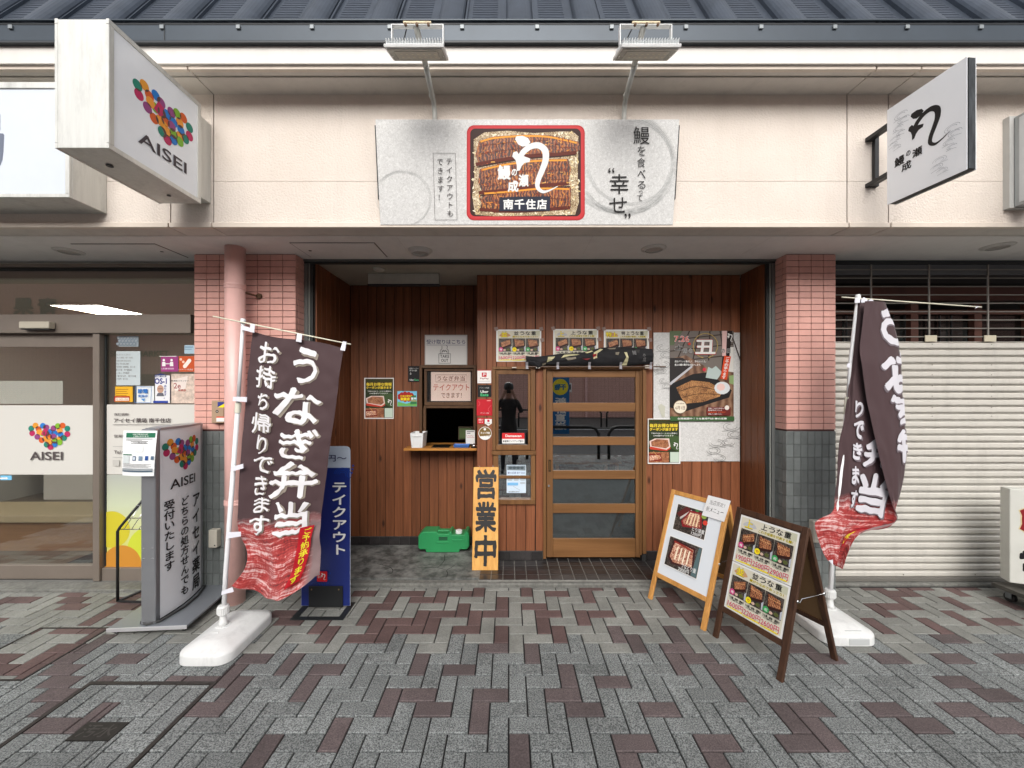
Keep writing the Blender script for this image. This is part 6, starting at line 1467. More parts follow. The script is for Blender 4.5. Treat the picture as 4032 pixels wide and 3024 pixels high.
# right banner, wrapped round its pole
YG = 2.90
root = thing('banner', (2.335, YG, .2), 'twisted brown banner folded round its leaning pole in front of the roller shutter', 'banner', 'brown banners outside the shop')
b = B(); b.tube([(px(3268,YG),YG,.13),(px(3280,YG),YG,pz(2150,YG)),(px(3335,YG),YG,pz(1620,YG))], .015, 14); b.build('pole', POLEW, root, smooth=True)
b = B(); b.tube([(px(3334,YG),YG,pz(1630,YG)),(px(3339,YG),YG,pz(1565,YG))], .019, 12); b.build('pole_joint', mat('cream_joint'), root)
b = B(); b.tube([(px(3337,YG),YG,pz(1600,YG)),(px(3347,YG),YG,pz(1432,YG)),(px(3378,YG),YG,pz(1165,YG))], .0115, 12); b.build('upper_pole', POLEW, root, smooth=True)
b = B(); b.lathe([(.014,pz(1180,YG)),(.017,pz(1176,YG)),(.017,pz(1166,YG)),(.014,pz(1160,YG))], px(3378,YG), YG, 14); b.build('pole_cap', POLEW, root)
b = B(); b.tube([(px(3308,YG),YG-.015,pz(1172,YG)),(px(3855,YG),YG-.015,pz(1211,YG))], .0045, 8); b.build('crossbar', BAM, root, smooth=True)
EA = [(3372,1195),(3362,1320),(3350,1440),(3334,1540),(3318,1650),(3300,1745),(3292,1860),(3284,1950),(3272,2015),(3208,2052),(3216,2110),(3246,2190),(3272,2218)]
EB_ = [(3373,1195),(3364,1320),(3354,1440),(3343,1540),(3338,1650),(3335,1745),(3326,1860),(3320,1950),(3312,2015),(3300,2080),(3292,2130),(3284,2190),(3279,2222)]
EE = [(3462,1195),(3478,1240),(3500,1300),(3520,1400),(3527,1500),(3534,1620),(3538,1700),(3542,1790),(3528,1900),(3494,2000),(3470,2068),(3340,2092),(3282,2222)]
EF = [(3370,1195),(3358,1300),(3350,1390),(3362,1480),(3380,1590),(3402,1690),(3422,1780),(3440,1850),(3460,1930),(3482,2000),(3486,2040),(3345,2090),(3283,2222)]
EA, EB_, EE, EF = even(EA), even(EB_), even(EE), even(EF)
def S2(s, t, h=0):
    w_ = 1-t; pa, pb, pe, pf = spl(EA,w_), spl(EB_,w_), spl(EE,w_), spl(EF,w_)
    segs = [(0,.22,pa,pb,YG-.01,YG-.035),(.22,.60,pb,pe,YG-.035,YG-.02),(.60,1.0,pe,pf,YG-.05,YG-.075)]
    for s0, s1, A_, B2, ya, yb in segs:
        if s <= s1+1e-6: break
    g = min(max((s-s0)/(s1-s0),0),1)
    u = A_[0]*(1-g)+B2[0]*g; v = A_[1]*(1-g)+B2[1]*g; Y = ya*(1-g)+yb*g
    rr = min(1, max(0, abs(g-.5)*2)); Y -= (.012 if s > .6 else -.006)*math.sin(math.pi*g)
    Y += .010*noise.noise(Vector((s*6, t*6, 3)))+.006*noise.noise(Vector((s*14,t*16,8)))
    sg_ = -1 if s > .6 else 1
    q = P(u, v, YG); return Vector((q.x, Y-h*1.0, q.z))
# u of the print runs left to right on the visible front; the front strip shows the mirrored reverse
bq2 = cloth_sheet(S2, 48, 110); bq2.build('cloth', FLAGM, root, smooth=True, recalc=False)
A = Art(S2, base=.003, step=.0005, grid=.02, jit=.008, jscale=17); FWG = flat((206,204,210), .7); FSG = flat((112,102,108), .7)
A.clip = (.603, 0, .985, 1)
for ch, s0, s1, t0, t1 in (('う',.50,.79,.03,.165),('な',.42,.83,.18,.33),('ぎ',.42,.77,.335,.44),('弁',.42,.76,.45,.58)):
    for sh, m in (((.012,.006), FSG), ((0,0), FWG)): A.text(ch, s0+sh[0], 1-t1-sh[1], s1+sh[0], 1-t0-sh[1], m, .05, mirror=False)
A.clip = (.235, 0, .595, 1)
for ch, s0, s1, t0, t1 in (('り',.23,.30,.37,.43),('で',.228,.31,.445,.515),('き',.228,.30,.525,.59),('ま',.232,.29,.61,.68),('す',.235,.295,.70,.765),('弁',.31,.53,.50,.61),('当',.29,.54,.63,.785)):
    for sh, m in (((.010,.005), FSG), ((0,0), FWG)): A.text(ch, s0+sh[0], 1-t1-sh[1], s1+sh[0], 1-t0-sh[1], m, .045)
A.jit = 0; A.clip = None
A.poly([(.47,1-.84),(.585,1-.83),(.59,1-.915),(.36,1-.93)], flat((150,22,34), .7), 'red_strip'); A.text('ご予約', .43, 1-.905, .57, 1-.87, flat((214,200,50), .7), .03, rot=.2)
A.done(root)
for pts in ([(3368,1172),(3388,1172),(3386,1192),(3366,1192)],[(3390,1180),(3402,1170),(3418,1180),(3412,1190),(3392,1192)],[(3420,1184),(3430,1176),(3440,1184),(3438,1190),(3420,1191)],[(3336,1432),(3348,1430),(3348,1448),(3335,1446)],[(3846,1205),(3854,1208),(3842,1214)],[(3264,2208),(3280,2204),(3280,2224),(3272,2218)]):
    tab(pts, YG-.03, 'tab', root)

# ================================================================ menu boards
def aboard(label, BL, BR, lean, h, m, rear, woodname):
    root = thing('menu_board', ((BL[0]+BR[0])/2, (BL[1]+BR[1])/2, 0), label, 'menu board')
    bl, br = Vector(BL), Vector(BR); ex_ = (br-bl).normalized(); W = (br-bl).length
    ln = Vector((-ex_.y, ex_.x, 0)); 
    if ln.x < 0: ln = -ln
    up = ln*lean+Vector((0,0,h)); L = up.length
    fr_ = Frame(bl, ex_, up)
    if fr_.n.y > 0 or fr_.n.x > 0: pass
    t = .022; fw = .036
    X = lambda p: fr_(p[0], p[2], -p[1])
    for a in (0, W-fw):
        b = B(X); b.box(a, a+fw, 0, t, 0, L, 0, .003); b.build('leg', m, root)
    zl = .245*L
    for z0_, z1_ in ((L-.037, L-.002), (zl-.035, zl)):
        b = B(X); b.box(fw+.0005, W-fw-.0005, .001, t-.001, z0_, z1_, 0, .002); b.build('rail', m, root)
    if rear:
        ft = (bl+br)/2+ln*rear; up2 = Vector((0,0,h))+ln*lean-ln*rear
        apex = ln*(lean)+Vector((0,0,h))
        bl2 = bl+ln*rear; up2 = (bl+apex+ln*.02)-bl2-Vector((0,0,.0)); L2 = up2.length; f2 = Frame(bl2, ex_, up2)
        X2 = lambda p: f2(p[0], p[2], -p[1])
        for a in (0, W-fw):
            b = B(X2); b.box(a, a+fw, -t, 0, 0, L2-.01, 0, .003); b.build('rear_leg', m, root)
        z2 = .29*L2
        for z0_, z1_ in ((L2-.05, L2-.012), (z2-.035, z2)):
            b = B(X2); b.box(fw+.0005, W-fw-.0005, -t+.001, -.001, z0_, z1_, 0, .002); b.build('rail', m, root)
        b = B(X2); b.box(fw-.004, W-fw+.004, -.014, -.008, z2-.004, L2-.04); b.build('rear_panel', mat('brown_hardboard', lin=(0.17,0.095,0.04), rough=.6, var=.12, vscale=4), root)
        b = B(); b.box(-.1,-.1,0,0,0,0) if False else None
        q0 = fr_(W+.003, .52*L, -t/2); q1 = f2(W+.003, .52*L2, .010)
        b.tube([q0, q0+(q1-q0)*.08+Vector((0,0,-.012)), q0+(q1-q0)*.14+Vector((0,0,.008)), q1], .003, 6); b.tube([q1-ex_*.003, q1+ex_*.004], .010, 12); b.tube([q0-ex_*.003, q0+ex_*.004], .008, 12); b.build('stay_hook', mat('chrome'), root, smooth=True)
    return root, fr_, W, L, zl, fw
rt1, f1, W1, L1, zl1, fw1 = aboard('light oak menu board with two food photos on a whiteboard, left of the dark one', (1.126,3.24,0), (1.369,2.79,0), .285, .852, ABW, .50, 'oak')
X = lambda p: f1(p[0], p[2], -p[1])
b = B(X); b.box(fw1-.003, W1-fw1+.003, .006, .012, zl1-.004, L1-.034); b.build('whiteboard', mat('whiteboard_surface', lin=(0.72,0.76,0.80), rough=.15), rt1)
for a in (0, W1-fw1):
    b = B(X); b.box(a+.006, a+.030, .003, .019, -.004, .001); b.build('rubber_foot', BLACKM, rt1)
A = Art(lambda x, y, h: f1(x, y, h-.006), base=.0006, step=.0003)
def photo(A, root, a, z0_, c, z1_, cap, pr, m):
    A.rect(a, z0_, c, z1_, WHT, 'photo'); A.rect(a+.006, z0_+.006, c-.006, z1_-.006, EELD, 'photo')
    w_, h_ = c-a, z1_-z0_; q = lambda s, t: (a+w_*s, z0_+h_*t)
    return q
q = photo(A, rt1, .085, .585, .375, .80, '', '', None)
A.poly([q(.03,.62),(q(.30,.97)),q(.46,.90),q(.16,.52)], flat((96,40,38)), 'photo'); A.poly([q(.16,.52),q(.46,.90),q(.49,.87),q(.19,.46)], flat((196,190,186)), 'photo')
A.poly([q(.22,.40),q(.42,.86),q(.78,.90),q(.86,.36),q(.30,.22)], flat((140,34,40)), 'photo'); A.poly([q(.27,.42),q(.45,.80),q(.74,.84),q(.80,.38),q(.34,.30)], CHIK, 'photo')
for k in range(4): A.poly([q(.38+.10*k,.36),q(.42+.10*k,.36),q(.47+.085*k,.80),q(.44+.085*k,.80)], flat((238,214,176)), 'photo')
A.circ(*q(.86,.80), .022, flat((150,175,80)), 'photo', 9, ry=.018); A.circ(*q(.93,.60), .020, flat((214,66,50)), 'photo', 9, ry=.018); A.circ(*q(.64,.93), .016, flat((70,130,70)), 'photo', 8, ry=.010)
A.text('とり蒲重', *q(.60,.20), *q(.96,.34), WHT, .01); A.text('1200円', *q(.60,.05), *q(.90,.18), WHT, .01)
q = photo(A, rt1, .080, .30, .380, .535, '', '', None)
A.poly([q(.08,.30),q(.16,.93),q(.80,.88),q(.86,.22),q(.22,.14)], flat((66,28,30)), 'photo'); A.poly([q(.13,.34),q(.20,.88),q(.76,.82),q(.80,.28),q(.26,.20)], CHIK, 'photo')
for k in range(4): A.poly([q(.27+.12*k,.30),q(.31+.12*k,.30),q(.34+.115*k,.74),q(.30+.115*k,.74)], flat((244,230,206)), 'photo')
A.stroke([q(.18,.86),q(.5,.82),q(.76,.76)], .012, flat((150,50,40)), 'photo'); A.poly([q(.82,.04),q(.97,.04),q(.97,.96),q(.90,.96)], flat((88,110,112)), 'photo')
A.text('うなとり重', *q(.52,.16), *q(.94,.30), WHT, .01); A.text('2000円', *q(.45,.03), *q(.76,.15), WHT, .01)
A.done(rt1)
# handwritten note
nt_ = thing('handwritten_note', (1.6, 2.95, .8), 'handwritten white paper note taped on the top corner of the oak menu board', 'note')
X = lambda p: f1(p[0], p[2], -p[1])
b = B(lambda p: f1(p[0]+(p[2]-L1)*.12, p[2], -p[1])); b.box(.335, .515, -.0045, -.0035, L1-.135, L1+.025); b.build('sheet', flat((226,226,226)), nt_)
A = Art(lambda x, y, h: f1(x+(y-L1)*.12, y, .0045+h), base=.0005, step=.0002, jit=.004, jscale=60)
A.text('当店限定！', .365, L1-.038, .485, L1-.005, INK, -.008); A.text('新メニュー', .352, L1-.095, .492, L1-.055, INK, -.008); A.done(nt_)
rt2, f2_, W2, L2_, zl2, fw2 = aboard('dark brown A-frame menu board with two stacked price posters', (1.397,2.74,0), (1.572,2.297,0), .235, .865, ABD, .526, 'dark')
X = lambda p: f2_(p[0], p[2], -p[1])
b = B(X); b.box(fw2-.003, W2-fw2+.003, .006, .012, zl2-.004, L2_-.034); b.build('panel', ABD, rt2)
for k, (za, zb2, args) in enumerate((((L2_-.045), .5*(L2_+zl2)-.025, ('上','上うな重','これぞ成瀬を代表する鰻！',('1900円','2500円','2900円'),SILF,(PINKD,YEL,GRN2))), (.5*(L2_+zl2)-.028, zl2+.003, ('並','並うな重','鰻が少なめであっさり！',('1600円','2200円','2600円'),GOLDF,(PINKD,YEL,GRN2))))):
    pr_ = thing('menu_poster', (1.6, 2.6, .3+.3*(1-k)), ('price poster with silver fan in the upper half of the dark A-frame board','price poster with gold fan in the lower half of the dark A-frame board')[k], 'poster', 'price posters on the dark menu board')
    b = B(X); b.box(fw2+.006, W2-fw2-.006, .0035, .0045, zb2, za); b.build('sheet', WHT, pr_)
    A = Art(lambda x, y, h: f2_(x, y, h-.0035), base=.0005, step=.00012)
    menu(A, fw2+.008, za-.002, W2-fw2-.008, zb2+.002, *args[:3], args[3], args[4], args[5]); A.done(pr_)

# ================================================================ blue stand sign
root = thing('stand_sign', (-1.42, 3.1, 0), 'tall navy blue stand sign with white vertical lettering on a black steel base', 'stand sign')
SX0, SX1, SZ1 = -1.612, -1.231, 1.252
bp = []; r_ = .035
for cx_, cz_, a0 in ((SX1-r_,SZ1-r_,0),(SX0+r_,SZ1-r_,90)):
    for k in range(7): g = math.radians(a0+15*k); bp.append((cx_+r_*math.cos(g), cz_+r_*math.sin(g)))
bp += [(SX0,.012),(SX1,.012)]
NVY = mat('deep_blue_print', lin=(0.010,0.022,0.155), rough=.3)
b = B(); b.prism(bp, 3.10, 3.106); b.build('board', flat((176,186,200)), root)
b = B(); b.prism([(SX0+.002,.014),(SX1-.002,.014),(SX1-.002,1.085),(SX0+.002,1.085)], 3.0985, 3.0998); b.build('print_panel', NVY, root)
A = Art(lambda x, z, h: Vector((x, 3.098-h, z)), base=.0008, step=.0002)
WB = flat((32,70,160))
for cx_, cz_, s_ in ((-1.29,1.03,.055),(-1.50,.17,.075),(-1.55,.98,.05)):
    for q in (1,.82,.62,.4): A.stroke([(cx_+s_*q*math.cos(a)*1.2, cz_+s_*q*math.sin(a)) for a in [i*.35-.5 for i in range(11)]], .0035, WB, 'wave_motif')
    for q in range(3): A.circ(cx_+s_*(1.3+.1*q), cz_+s_*(.3+.5*q), .008, WB, 'wave_motif', 12); A.circ(cx_+s_*(1.3+.1*q), cz_+s_*(.3+.5*q), .005, NVY, 'wave_motif', 12)
A.vtext('テイクアウト', -1.375, .985, -1.25, .405, WHT, .025, fill=.95)
A.vtext('承ります', -1.565, .80, -1.45, .30, WHT, .02, fill=.9)
A.text('1600円〜', -1.56, 1.135, -1.255, 1.185, flat((50,50,90)), .015)
A.rrect(-1.485,.205,-1.405,.285,.008, flat((214,30,38)), 'seal'); brand(A, -1.437, .245, .026, WHT, d=-1); A.text('鰻の', -1.478,.232,-1.455,.25,WHT); A.done(root)
BK = mat('black_steel_base', lin=(0.02,0.022,0.024), rough=.45, metal=.3)
b = B(); x0_, x1_ = px(1142,2.93), px(1352,2.93); 
o2 = [(x0_,2.925),(x1_,2.925),(x1_,3.165),(x0_,3.165)]; i2 = [(x0_+.045,2.965),(x1_-.045,2.965),(x1_-.045,3.125),(x0_+.045,3.125)]
vs = [(x,y,.006) for x,y in o2+i2]+[(x,y,0) for x,y in o2+i2]
b.add(vs, [(0,1,5,4),(1,2,6,5),(2,3,7,6),(3,0,4,7),(8,12,13,9),(9,13,14,10),(10,14,15,11),(11,15,12,8)]+[(i,(i+1)%4+0,(i+1)%4+8,i+8) for i in range(4)]+[(4+i,12+i,12+(i+1)%4,4+(i+1)%4) for i in range(4)])
b.build('base_frame', BK, root)
B().box(px(1215,3.09), px(1350,3.09), 3.088, 3.0965, .006, .17, 0, .003).build('clamp_plate', BK, root)
for u in (1227, 1334):
    b = B(); b.tube([(px(u,3.088),3.0878,.145),(px(u,3.088),3.085,.145)], .006, 10); b.build('screw', mat('brass_screw', lin=(0.25,0.18,0.1), rough=.4, metal=.6), root)
# far right standing sign on a cart
root = thing('standing_sign', (4.1, 3.0, .1), 'white standing sign with dark red emblem on a dark cart at the right edge', 'standing sign')
e0, e1 = Vector((3.93,3.13,0)), Vector((4.35,2.96,0)); exx = (e1-e0).normalized(); fs2 = Frame(e0+Vector((0,0,.178)), exx, (0,0,1))
b = B(fs2.v); b.box(0,.46,0,.10,0,.735,0,.004); b.build('panel', mat('aged_white_sign', lin=(0.60,0.60,0.55), rough=.5, var=.05), root)
A = Art(lambda x, y, h: fs2(x, y, h), base=.0006); DR = flat((132,24,32))
cr = []
for k in range(36):
    g = k/36*2*math.pi; r2 = (.15 if k % 4 else .172)+.02*noise.noise(Vector((k,0,0))); cr.append((.205+r2*math.cos(g)*.95, .50+r2*math.sin(g)*1.25))
A.poly([(a+(.004 if a>.2 else -.004), c) for a, c in cr], flat((206,190,150)), 'emblem'); A.poly([(.205+(a-.205)*.97, .50+(c-.50)*.97) for a, c in cr], DR, 'emblem')
A.jit = .006; A.js = 40; A.text('営', .055, .10, .25, .27, flat((20,20,24)), .055); A.text('業', .25, .10, .44, .27, flat((20,20,24)), .055); A.done(root)
b = B(); b.add([(3.92,3.24,.13),(4.7,3.24,.13),(4.7,2.60,.13),(3.92,2.60,.13),(3.92,3.24,.10),(4.7,3.24,.10),(4.7,2.60,.10),(3.92,2.60,.10)], [(0,1,2,3),(4,7,6,5),(0,3,7,4),(3,2,6,7),(2,1,5,6),(1,0,4,5)]); b.build('cart_deck', mat('worn_dark_deck', lin=(0.07,0.065,0.055), rough=.7, var=.3, vscale=12), root)
b = B(); b.box(4.02,4.35,3.02,3.10,.13,.178); b.build('sign_foot', BLACKM, root)
for (a, c) in ((4.0,3.18),(4.0,2.66),(4.6,3.18)):
    b = B(); b.tube([(a-.012,c,.038),(a+.012,c,.038)], .037, 16); b.build('wheel', BLACKM, root); b = B(); b.box(a-.02,a-.015,c-.02,c+.02,.03,.10).box(a+.015,a+.02,c-.02,c+.02,.03,.10); b.build('wheel_fork', mat('galvanised'), root)
# ================================================================ pharmacy front, left
YP_ = 3.50
root = thing('pharmacy_front', (-3.6, YP_, 0), 'bronze-grey framed pharmacy glass front with white film bands at the left', 'shop front')
def pb(u0, v0, u1, v1, f=0, t=.06, name='frame_rail', m=ALUB, bev=.003):
    return B().box(px(u0,YP_) if u0 > -900 else -6.5, px(u1,YP_), YP_-f, YP_-f+t, pz(v1,YP_), pz(v0,YP_), 0, bev).build(name, m, root)
pb(-999,1039,766,1052,.0,.08,'head_rail',ALUB); pb(-999,1053,766,1066,-.02,.06,'head_rail',DKFR); pb(-999,1067,766,1094,-.005,.06,'head_rail',ALUB)
pb(-999,1241,766,1314,.045,.12,'header_beam'); pb(-999,1314.5,377,1366,-.01,.05,'door_rail')
pb(378,1315,404,2283,.030,.09,'mullion'); pb(405.5,1318,411,2232,-.012,.02,'glass_bead',DKFR)
pb(-999,2227,372,2281,-.005,.05,'door_rail'); pb(405,2235,766,2292,.01,.06,'sill_rail'); pb(-999,2284,766,2306,.012,.1,'threshold',mat('worn_steel', lin=(0.24,0.235,0.22), rough=.4, metal=.5, var=.1, vscale=9))
b = B(); b.box(-6.5, px(378,YP_), YP_+.02, YP_+.026, pz(2228,YP_), pz(1365,YP_)); b.build('pane', glass('pharmacy_glass', .14, (.95,.96,.95)), root)
b = B(); b.box(px(410,YP_), px(764,YP_), YP_+.02, YP_+.026, pz(2236,YP_), pz(1316,YP_)); b.build('pane', glass('pharmacy_glass'), root)
b = B(); b.box(-6.5, px(764,YP_), YP_+.02, YP_+.026, pz(1241,YP_), pz(1094,YP_)); b.build('pane', glass('pharmacy_glass'), root)
FILM = mat('white_window_film', lin=(0.64,0.625,0.58), rough=.3)
YFm = YP_+.018
b = B(); b.box(-6.5, px(376,YP_), YFm-.001, YFm, pz(1870,YP_), pz(1596,YP_)); b.build('film_band', FILM, root)
b = B(); b.box(px(413,YP_), px(764,YP_), YFm-.001, YFm, pz(1869,YP_), pz(1593,YP_)); b.build('film_band', FILM, root)
A = Art(front(YFm-.001), step=.00012); GI = flat((84,76,76)); 
heart(A, 112, 1664, 158, 1); A.text('AISEI', 122, 1811, 251, 1778, GI, .012)
A.text('保険調剤', 453,1637,509,1626, GI, .01); A.text('アイセイ薬局 南千住店', 452,1664,677,1646, GI, .02); A.rect(448,1671,764,1672.5, GI,'rule')
A.text('営業時間', 453,1722,520,1711, GI, .01); A.rect(448,1757,764,1758, GREY,'rule'); A.text('Tel.03-3801-', 453,1786,560,1773, GI, .01); A.rect(448,1799,764,1800, GREY,'rule'); A.rect(448,1810,474,1834, flat((190,188,182)),'box')
A.done(root)
# lower coloured film of the right pane
def grad():
    m, n, b = nodes_of('gradient_film'); g = nd(n, 'ShaderNodeNewGeometry'); sp = nd(n, 'ShaderNodeSeparateXYZ'); n.links.new(g.outputs['Position'], sp.inputs[0])
    c = ramp(n, rng(n, sp.outputs['Z'], 0, 1, .15, .95), [(0,(.62,.55,.08)),(.25,(.60,.62,.2)),(.65,(.55,.60,.42)),(1,(.42,.44,.40))]); n.links.new(c, b.inputs['Base Color']); b.inputs['Roughness'].default_value = .35; return m
b = B(); b.box(px(413,YP_), px(764,YP_), YFm-.001, YFm, pz(2234,YP_), pz(1871,YP_)); b.build('colour_film', grad(), root)
A = Art(front(YFm-.001)); A.clip = (413,1871,764,2234)
A.circ(440,2085,72, flat((200,188,50)), 'circle_motif', 40); A.circ(600,2170,100, flat((196,206,60)), 'circle_motif', 40); A.circ(480,2225,78, flat((196,134,50)), 'circle_motif', 40); A.done(root)
# sensor, stickers
s_ = thing('door_sensor', (px(140,YP_), YP_-.06, pz(1295,YP_)), 'small beige motion sensor on the header beam of the pharmacy door', 'sensor')
B().box(px(84,3.42), px(202,3.42), 3.40, 3.452, pz(1294,3.42), pz(1267,3.42), 0, .008).build('case', mat('beige_plastic', lin=(0.50,0.46,0.37), rough=.45), s_)
B().box(px(86,3.42), px(200,3.42), 3.410, 3.45, pz(1298,3.42), pz(1294.5,3.42)).build('lens', BLACKM, s_)
def glsticker(name, u0, v0, u1, v1, m, lab, cat='sticker'):
    root = thing(name, (px((u0+u1)/2,YP_), YP_, pz(v1,YP_)), lab, cat)
    B().box(px(u0,YP_), px(u1,YP_), YP_+.017, YP_+.0185, pz(v1,YP_), pz(v0,YP_)).build('sheet', m, root); return root, Art(front(YP_+.017))
r, A = glsticker('poster', 450, 1382, 545, 1517, flat((186,196,198)), 'pale list of texts on the pharmacy glass', 'poster')
for k in range(9): A.text(('処方せん受付','お薬手帳','健康相談','在宅医療','営業日','日曜','土曜','祝日','平日')[k], 458, 1400+12*k, 490+rnd.randint(10,45), 1393+12*k, GREY)
A.done(r)
r, A = glsticker('wave_poster', 460, 1322, 538, 1364, flat((150,160,166)), 'blue-grey wave patterned sheet at the top of the pharmacy glass', 'poster')
for j in range(3):
    for i in range(6):
        for q in (6,4,2): A.circ(466+13*i+(j%2)*6, 1330+12*j, q, flat((96,112,128)) if q != 4 else flat((190,196,196)), 'print', 12)
A.done(r)
r, A = glsticker('sticker', 446, 1522, 515, 1583, flat((222,170,40)), 'yellow square notice on the pharmacy glass, leftmost of the bottom row')
for k in range(5): A.rect(456,1532+8*k,505-6*(k%2),1534+8*k, flat((150,90,20)),'print')
A.rect(450,1560,511,1581, flat((170,40,30)),'print'); A.rect(455,1566,508,1578, flat((230,220,200)),'print'); A.text('03-3433-1700', 458,1576,505,1569, flat((170,40,30))); A.done(r)
r, A = glsticker('sticker', 531, 1520, 600, 1588, flat((220,224,224)), 'white power-saving sticker with blue dotted border on the pharmacy glass')
for k in range(14):
    for (a, c) in ((534+4.8*k,1523),(534+4.8*k,1585),(534,1523+4.7*k),(597,1523+4.7*k)): A.circ(a, c, 1.6, flat((80,130,190)),'print',6)
A.text('節電', 545,1549,586,1531, flat((50,110,180)), .03); A.text('実施中', 547,1565,585,1554, flat((50,110,180)), .02); A.poly([(558,1570),(575,1569),(570,1580)], flat((90,150,210)),'print'); A.done(r)
r, A = glsticker('poster', 604, 1478, 662, 1587, flat((226,226,228)), 'white and blue drink notice with a portrait on the pharmacy glass', 'poster')
A.poly([(604,1478),(633,1470),(662,1478)], flat((50,60,110)),'print'); A.text('経口補水液', 609,1486,656,1478, flat((50,60,110)), .02); A.text('OS-1', 609,1512,657,1489, flat((40,46,130)), .05); A.text('あります。', 0,0,0,0,WHT) if False else None
A.vtext('あります。', 645, 1515, 657, 1570, flat((50,60,140)), .02); A.circ(632,1532,13, flat((190,150,130)),'portrait',16,ry=16); A.poly([(616,1560),(622,1547),(642,1547),(648,1560)], flat((100,100,110)),'portrait'); A.stroke([(623,1531),(641,1531)],2,INK,'portrait'); A.rect(604,1578,662,1587, flat((50,70,150)),'print'); A.done(r)
r, A = glsticker('poster', 668, 1472, 764, 1588, mat('marbled_print', lin=(0.62,0.50,0.42), rough=.4, var=.35, vscale=25), 'beige marbled cosmetics poster on the pharmacy glass beside the pillar', 'poster')
A.poly([(680,1495),(740,1480),(730,1530),(690,1540)], flat((226,214,206)),'print'); A.text('2e', 684,1530,712,1508, flat((150,70,70)), .01, rot=.0); A.text('取扱店', 702,1541,733,1532, flat((160,60,50)), .02); A.text('敏感肌スキンケア', 674,1503,744,1496, INK, .01); A.done(r)
r, A = glsticker('sticker', 627, 1402, 695, 1463, flat((150,60,120)), 'purple square sticker with two seated figures on the pharmacy glass')
for x_ in (645, 676): A.circ(x_,1418,5, WHT,'pictogram',12); A.poly([(x_-6,1425),(x_+6,1425),(x_+7,1442),(x_-7,1442)], WHT,'pictogram')
A.rect(645,1431,676,1434, WHT,'pictogram'); A.text('健康相談', 636,1455,686,1448, flat((230,200,220)), .01); A.rect(627,1402,695,1404,WHT,'border'); A.done(r)
r, A = glsticker('sticker', 698, 1402, 764, 1463, flat((196,84,40)), 'orange square sticker with a white capsule on the pharmacy glass')
A.circ(712,1415,5, flat((240,200,180)),'pictogram',12); A.circ(722,1425,5, flat((240,200,180)),'pictogram',12)
A.stroke([(728,1442),(746,1420)], 15, flat((240,230,220)), 'pictogram', smooth=False); A.circ(728,1442,7.5,flat((240,230,220)),'pictogram'); A.circ(746,1420,7.5,flat((240,230,220)),'pictogram'); A.text('ジェネリック医薬品', 702,1458,760,1452, WHT); A.done(r)
r, A = glsticker('sticker', 720, 1358, 764, 1392, flat((170,196,210)), 'small pale blue label high on the pharmacy glass beside the pillar')
A.rect(726,1365,760,1368,flat((90,120,150)),'print'); A.rect(726,1374,755,1376,flat((90,120,150)),'print'); A.done(r)
r, A = glsticker('sticker', -8, 1874, 36, 1892, flat((120,190,226)), 'small blue arrow label on the pharmacy door glass at the left edge')
A.poly([(0,1880),(24,1880),(24,1877),(32,1883),(24,1889),(24,1886),(0,1886)], WHT, 'arrow'); A.done(r)
# things inside the pharmacy
b = B(); b.box(-7.5,-1.95,7.4,7.5,0,2.75).box(-7.55,-7.5,3.6,7.5,0,2.75).box(-1.95,-1.90,3.62,7.5,0,2.75).box(-7.5,-1.95,3.62,7.5,2.75,2.8); struct(b.build('pharmacy_interior', mat('pharmacy_wall', lin=(0.46,0.44,0.40), rough=.8)))
b = B(); b.box(-7.5,-1.95,3.56,7.4,-.02,.035); struct(b.build('pharmacy_floor', wood('pharmacy_floor_wood', (0.10,0.075,0.05), (0.19,0.15,0.11), .25, axis='x', knots=False)))
B_ = thing('ceiling_panel_light', (-5.35, 5.2, 2.72), 'square lit ceiling panel seen through the upper pharmacy glass', 'ceiling light')
b = B(); b.box(-5.65,-5.05,4.92,5.52,2.735,2.745); b.build('diffuser', mat('lit_panel', lin=(1,0.97,0.85), emit=20.0), B_)
b = B(); b.box(-5.68,-5.02,4.89,4.915,2.73,2.75).box(-5.68,-5.02,5.525,5.55,2.73,2.75).box(-5.68,-5.655,4.915,5.525,2.73,2.75).box(-5.045,-5.02,4.915,5.525,2.73,2.75); b.build('frame', TRIM, B_)
bn = thing('padded_bench', (-4.6, 4.4, 0), 'beige padded bench with wooden base just inside the pharmacy door', 'bench')
b = B(); b.box(-6.2,-4.15,4.05,4.55,.335,.42,0,.02); b.build('seat', mat('beige_vinyl', lin=(0.42,0.33,0.20), rough=.5), bn)
b = B(); b.box(-6.15,-4.22,4.10,4.5,.036,.335); b.build('base', wood('bench_wood', (0.20,0.10,0.045), (0.30,0.16,0.075), .4, axis='x', knots=False), bn)
tag(B().box(-4.2,-3.0,3.75,4.6,.036,.046).build('floor_mat', mat('grey_mat', lin=(0.03,0.034,0.036), rough=.95)), 'dark grey floor mat inside the pharmacy door', 'mat')
ct = thing('service_counter', (-5, 6.3, 0), 'pale service counter with a clear screen deep inside the pharmacy', 'counter')
b = B(); b.box(-7.0,-3.6,6.0,6.5,.036,1.05,0,.01); b.build('counter_body', mat('counter_white', lin=(0.5,0.47,0.42), rough=.5), ct)
b = B(); b.box(-7.1,-3.5,5.95,6.55,1.051,1.09,0,.005); b.build('counter_top', SHELF, ct)
for x0_, z0_, w_, h_, c_, lab in ((-5.05,1.5,.45,.42,(70,130,110),'green poster on the back wall of the pharmacy'),(-5.8,1.52,.5,.38,(150,140,100),'yellowish notice board on the back wall of the pharmacy'),(-6.5,1.5,.5,.45,(120,100,120),'purple-grey poster on the back wall of the pharmacy')):
    o = B().box(x0_, x0_+w_, 7.38, 7.398, z0_, z0_+h_).build('wall_poster', flat(c_)); tag(o, lab, 'poster')
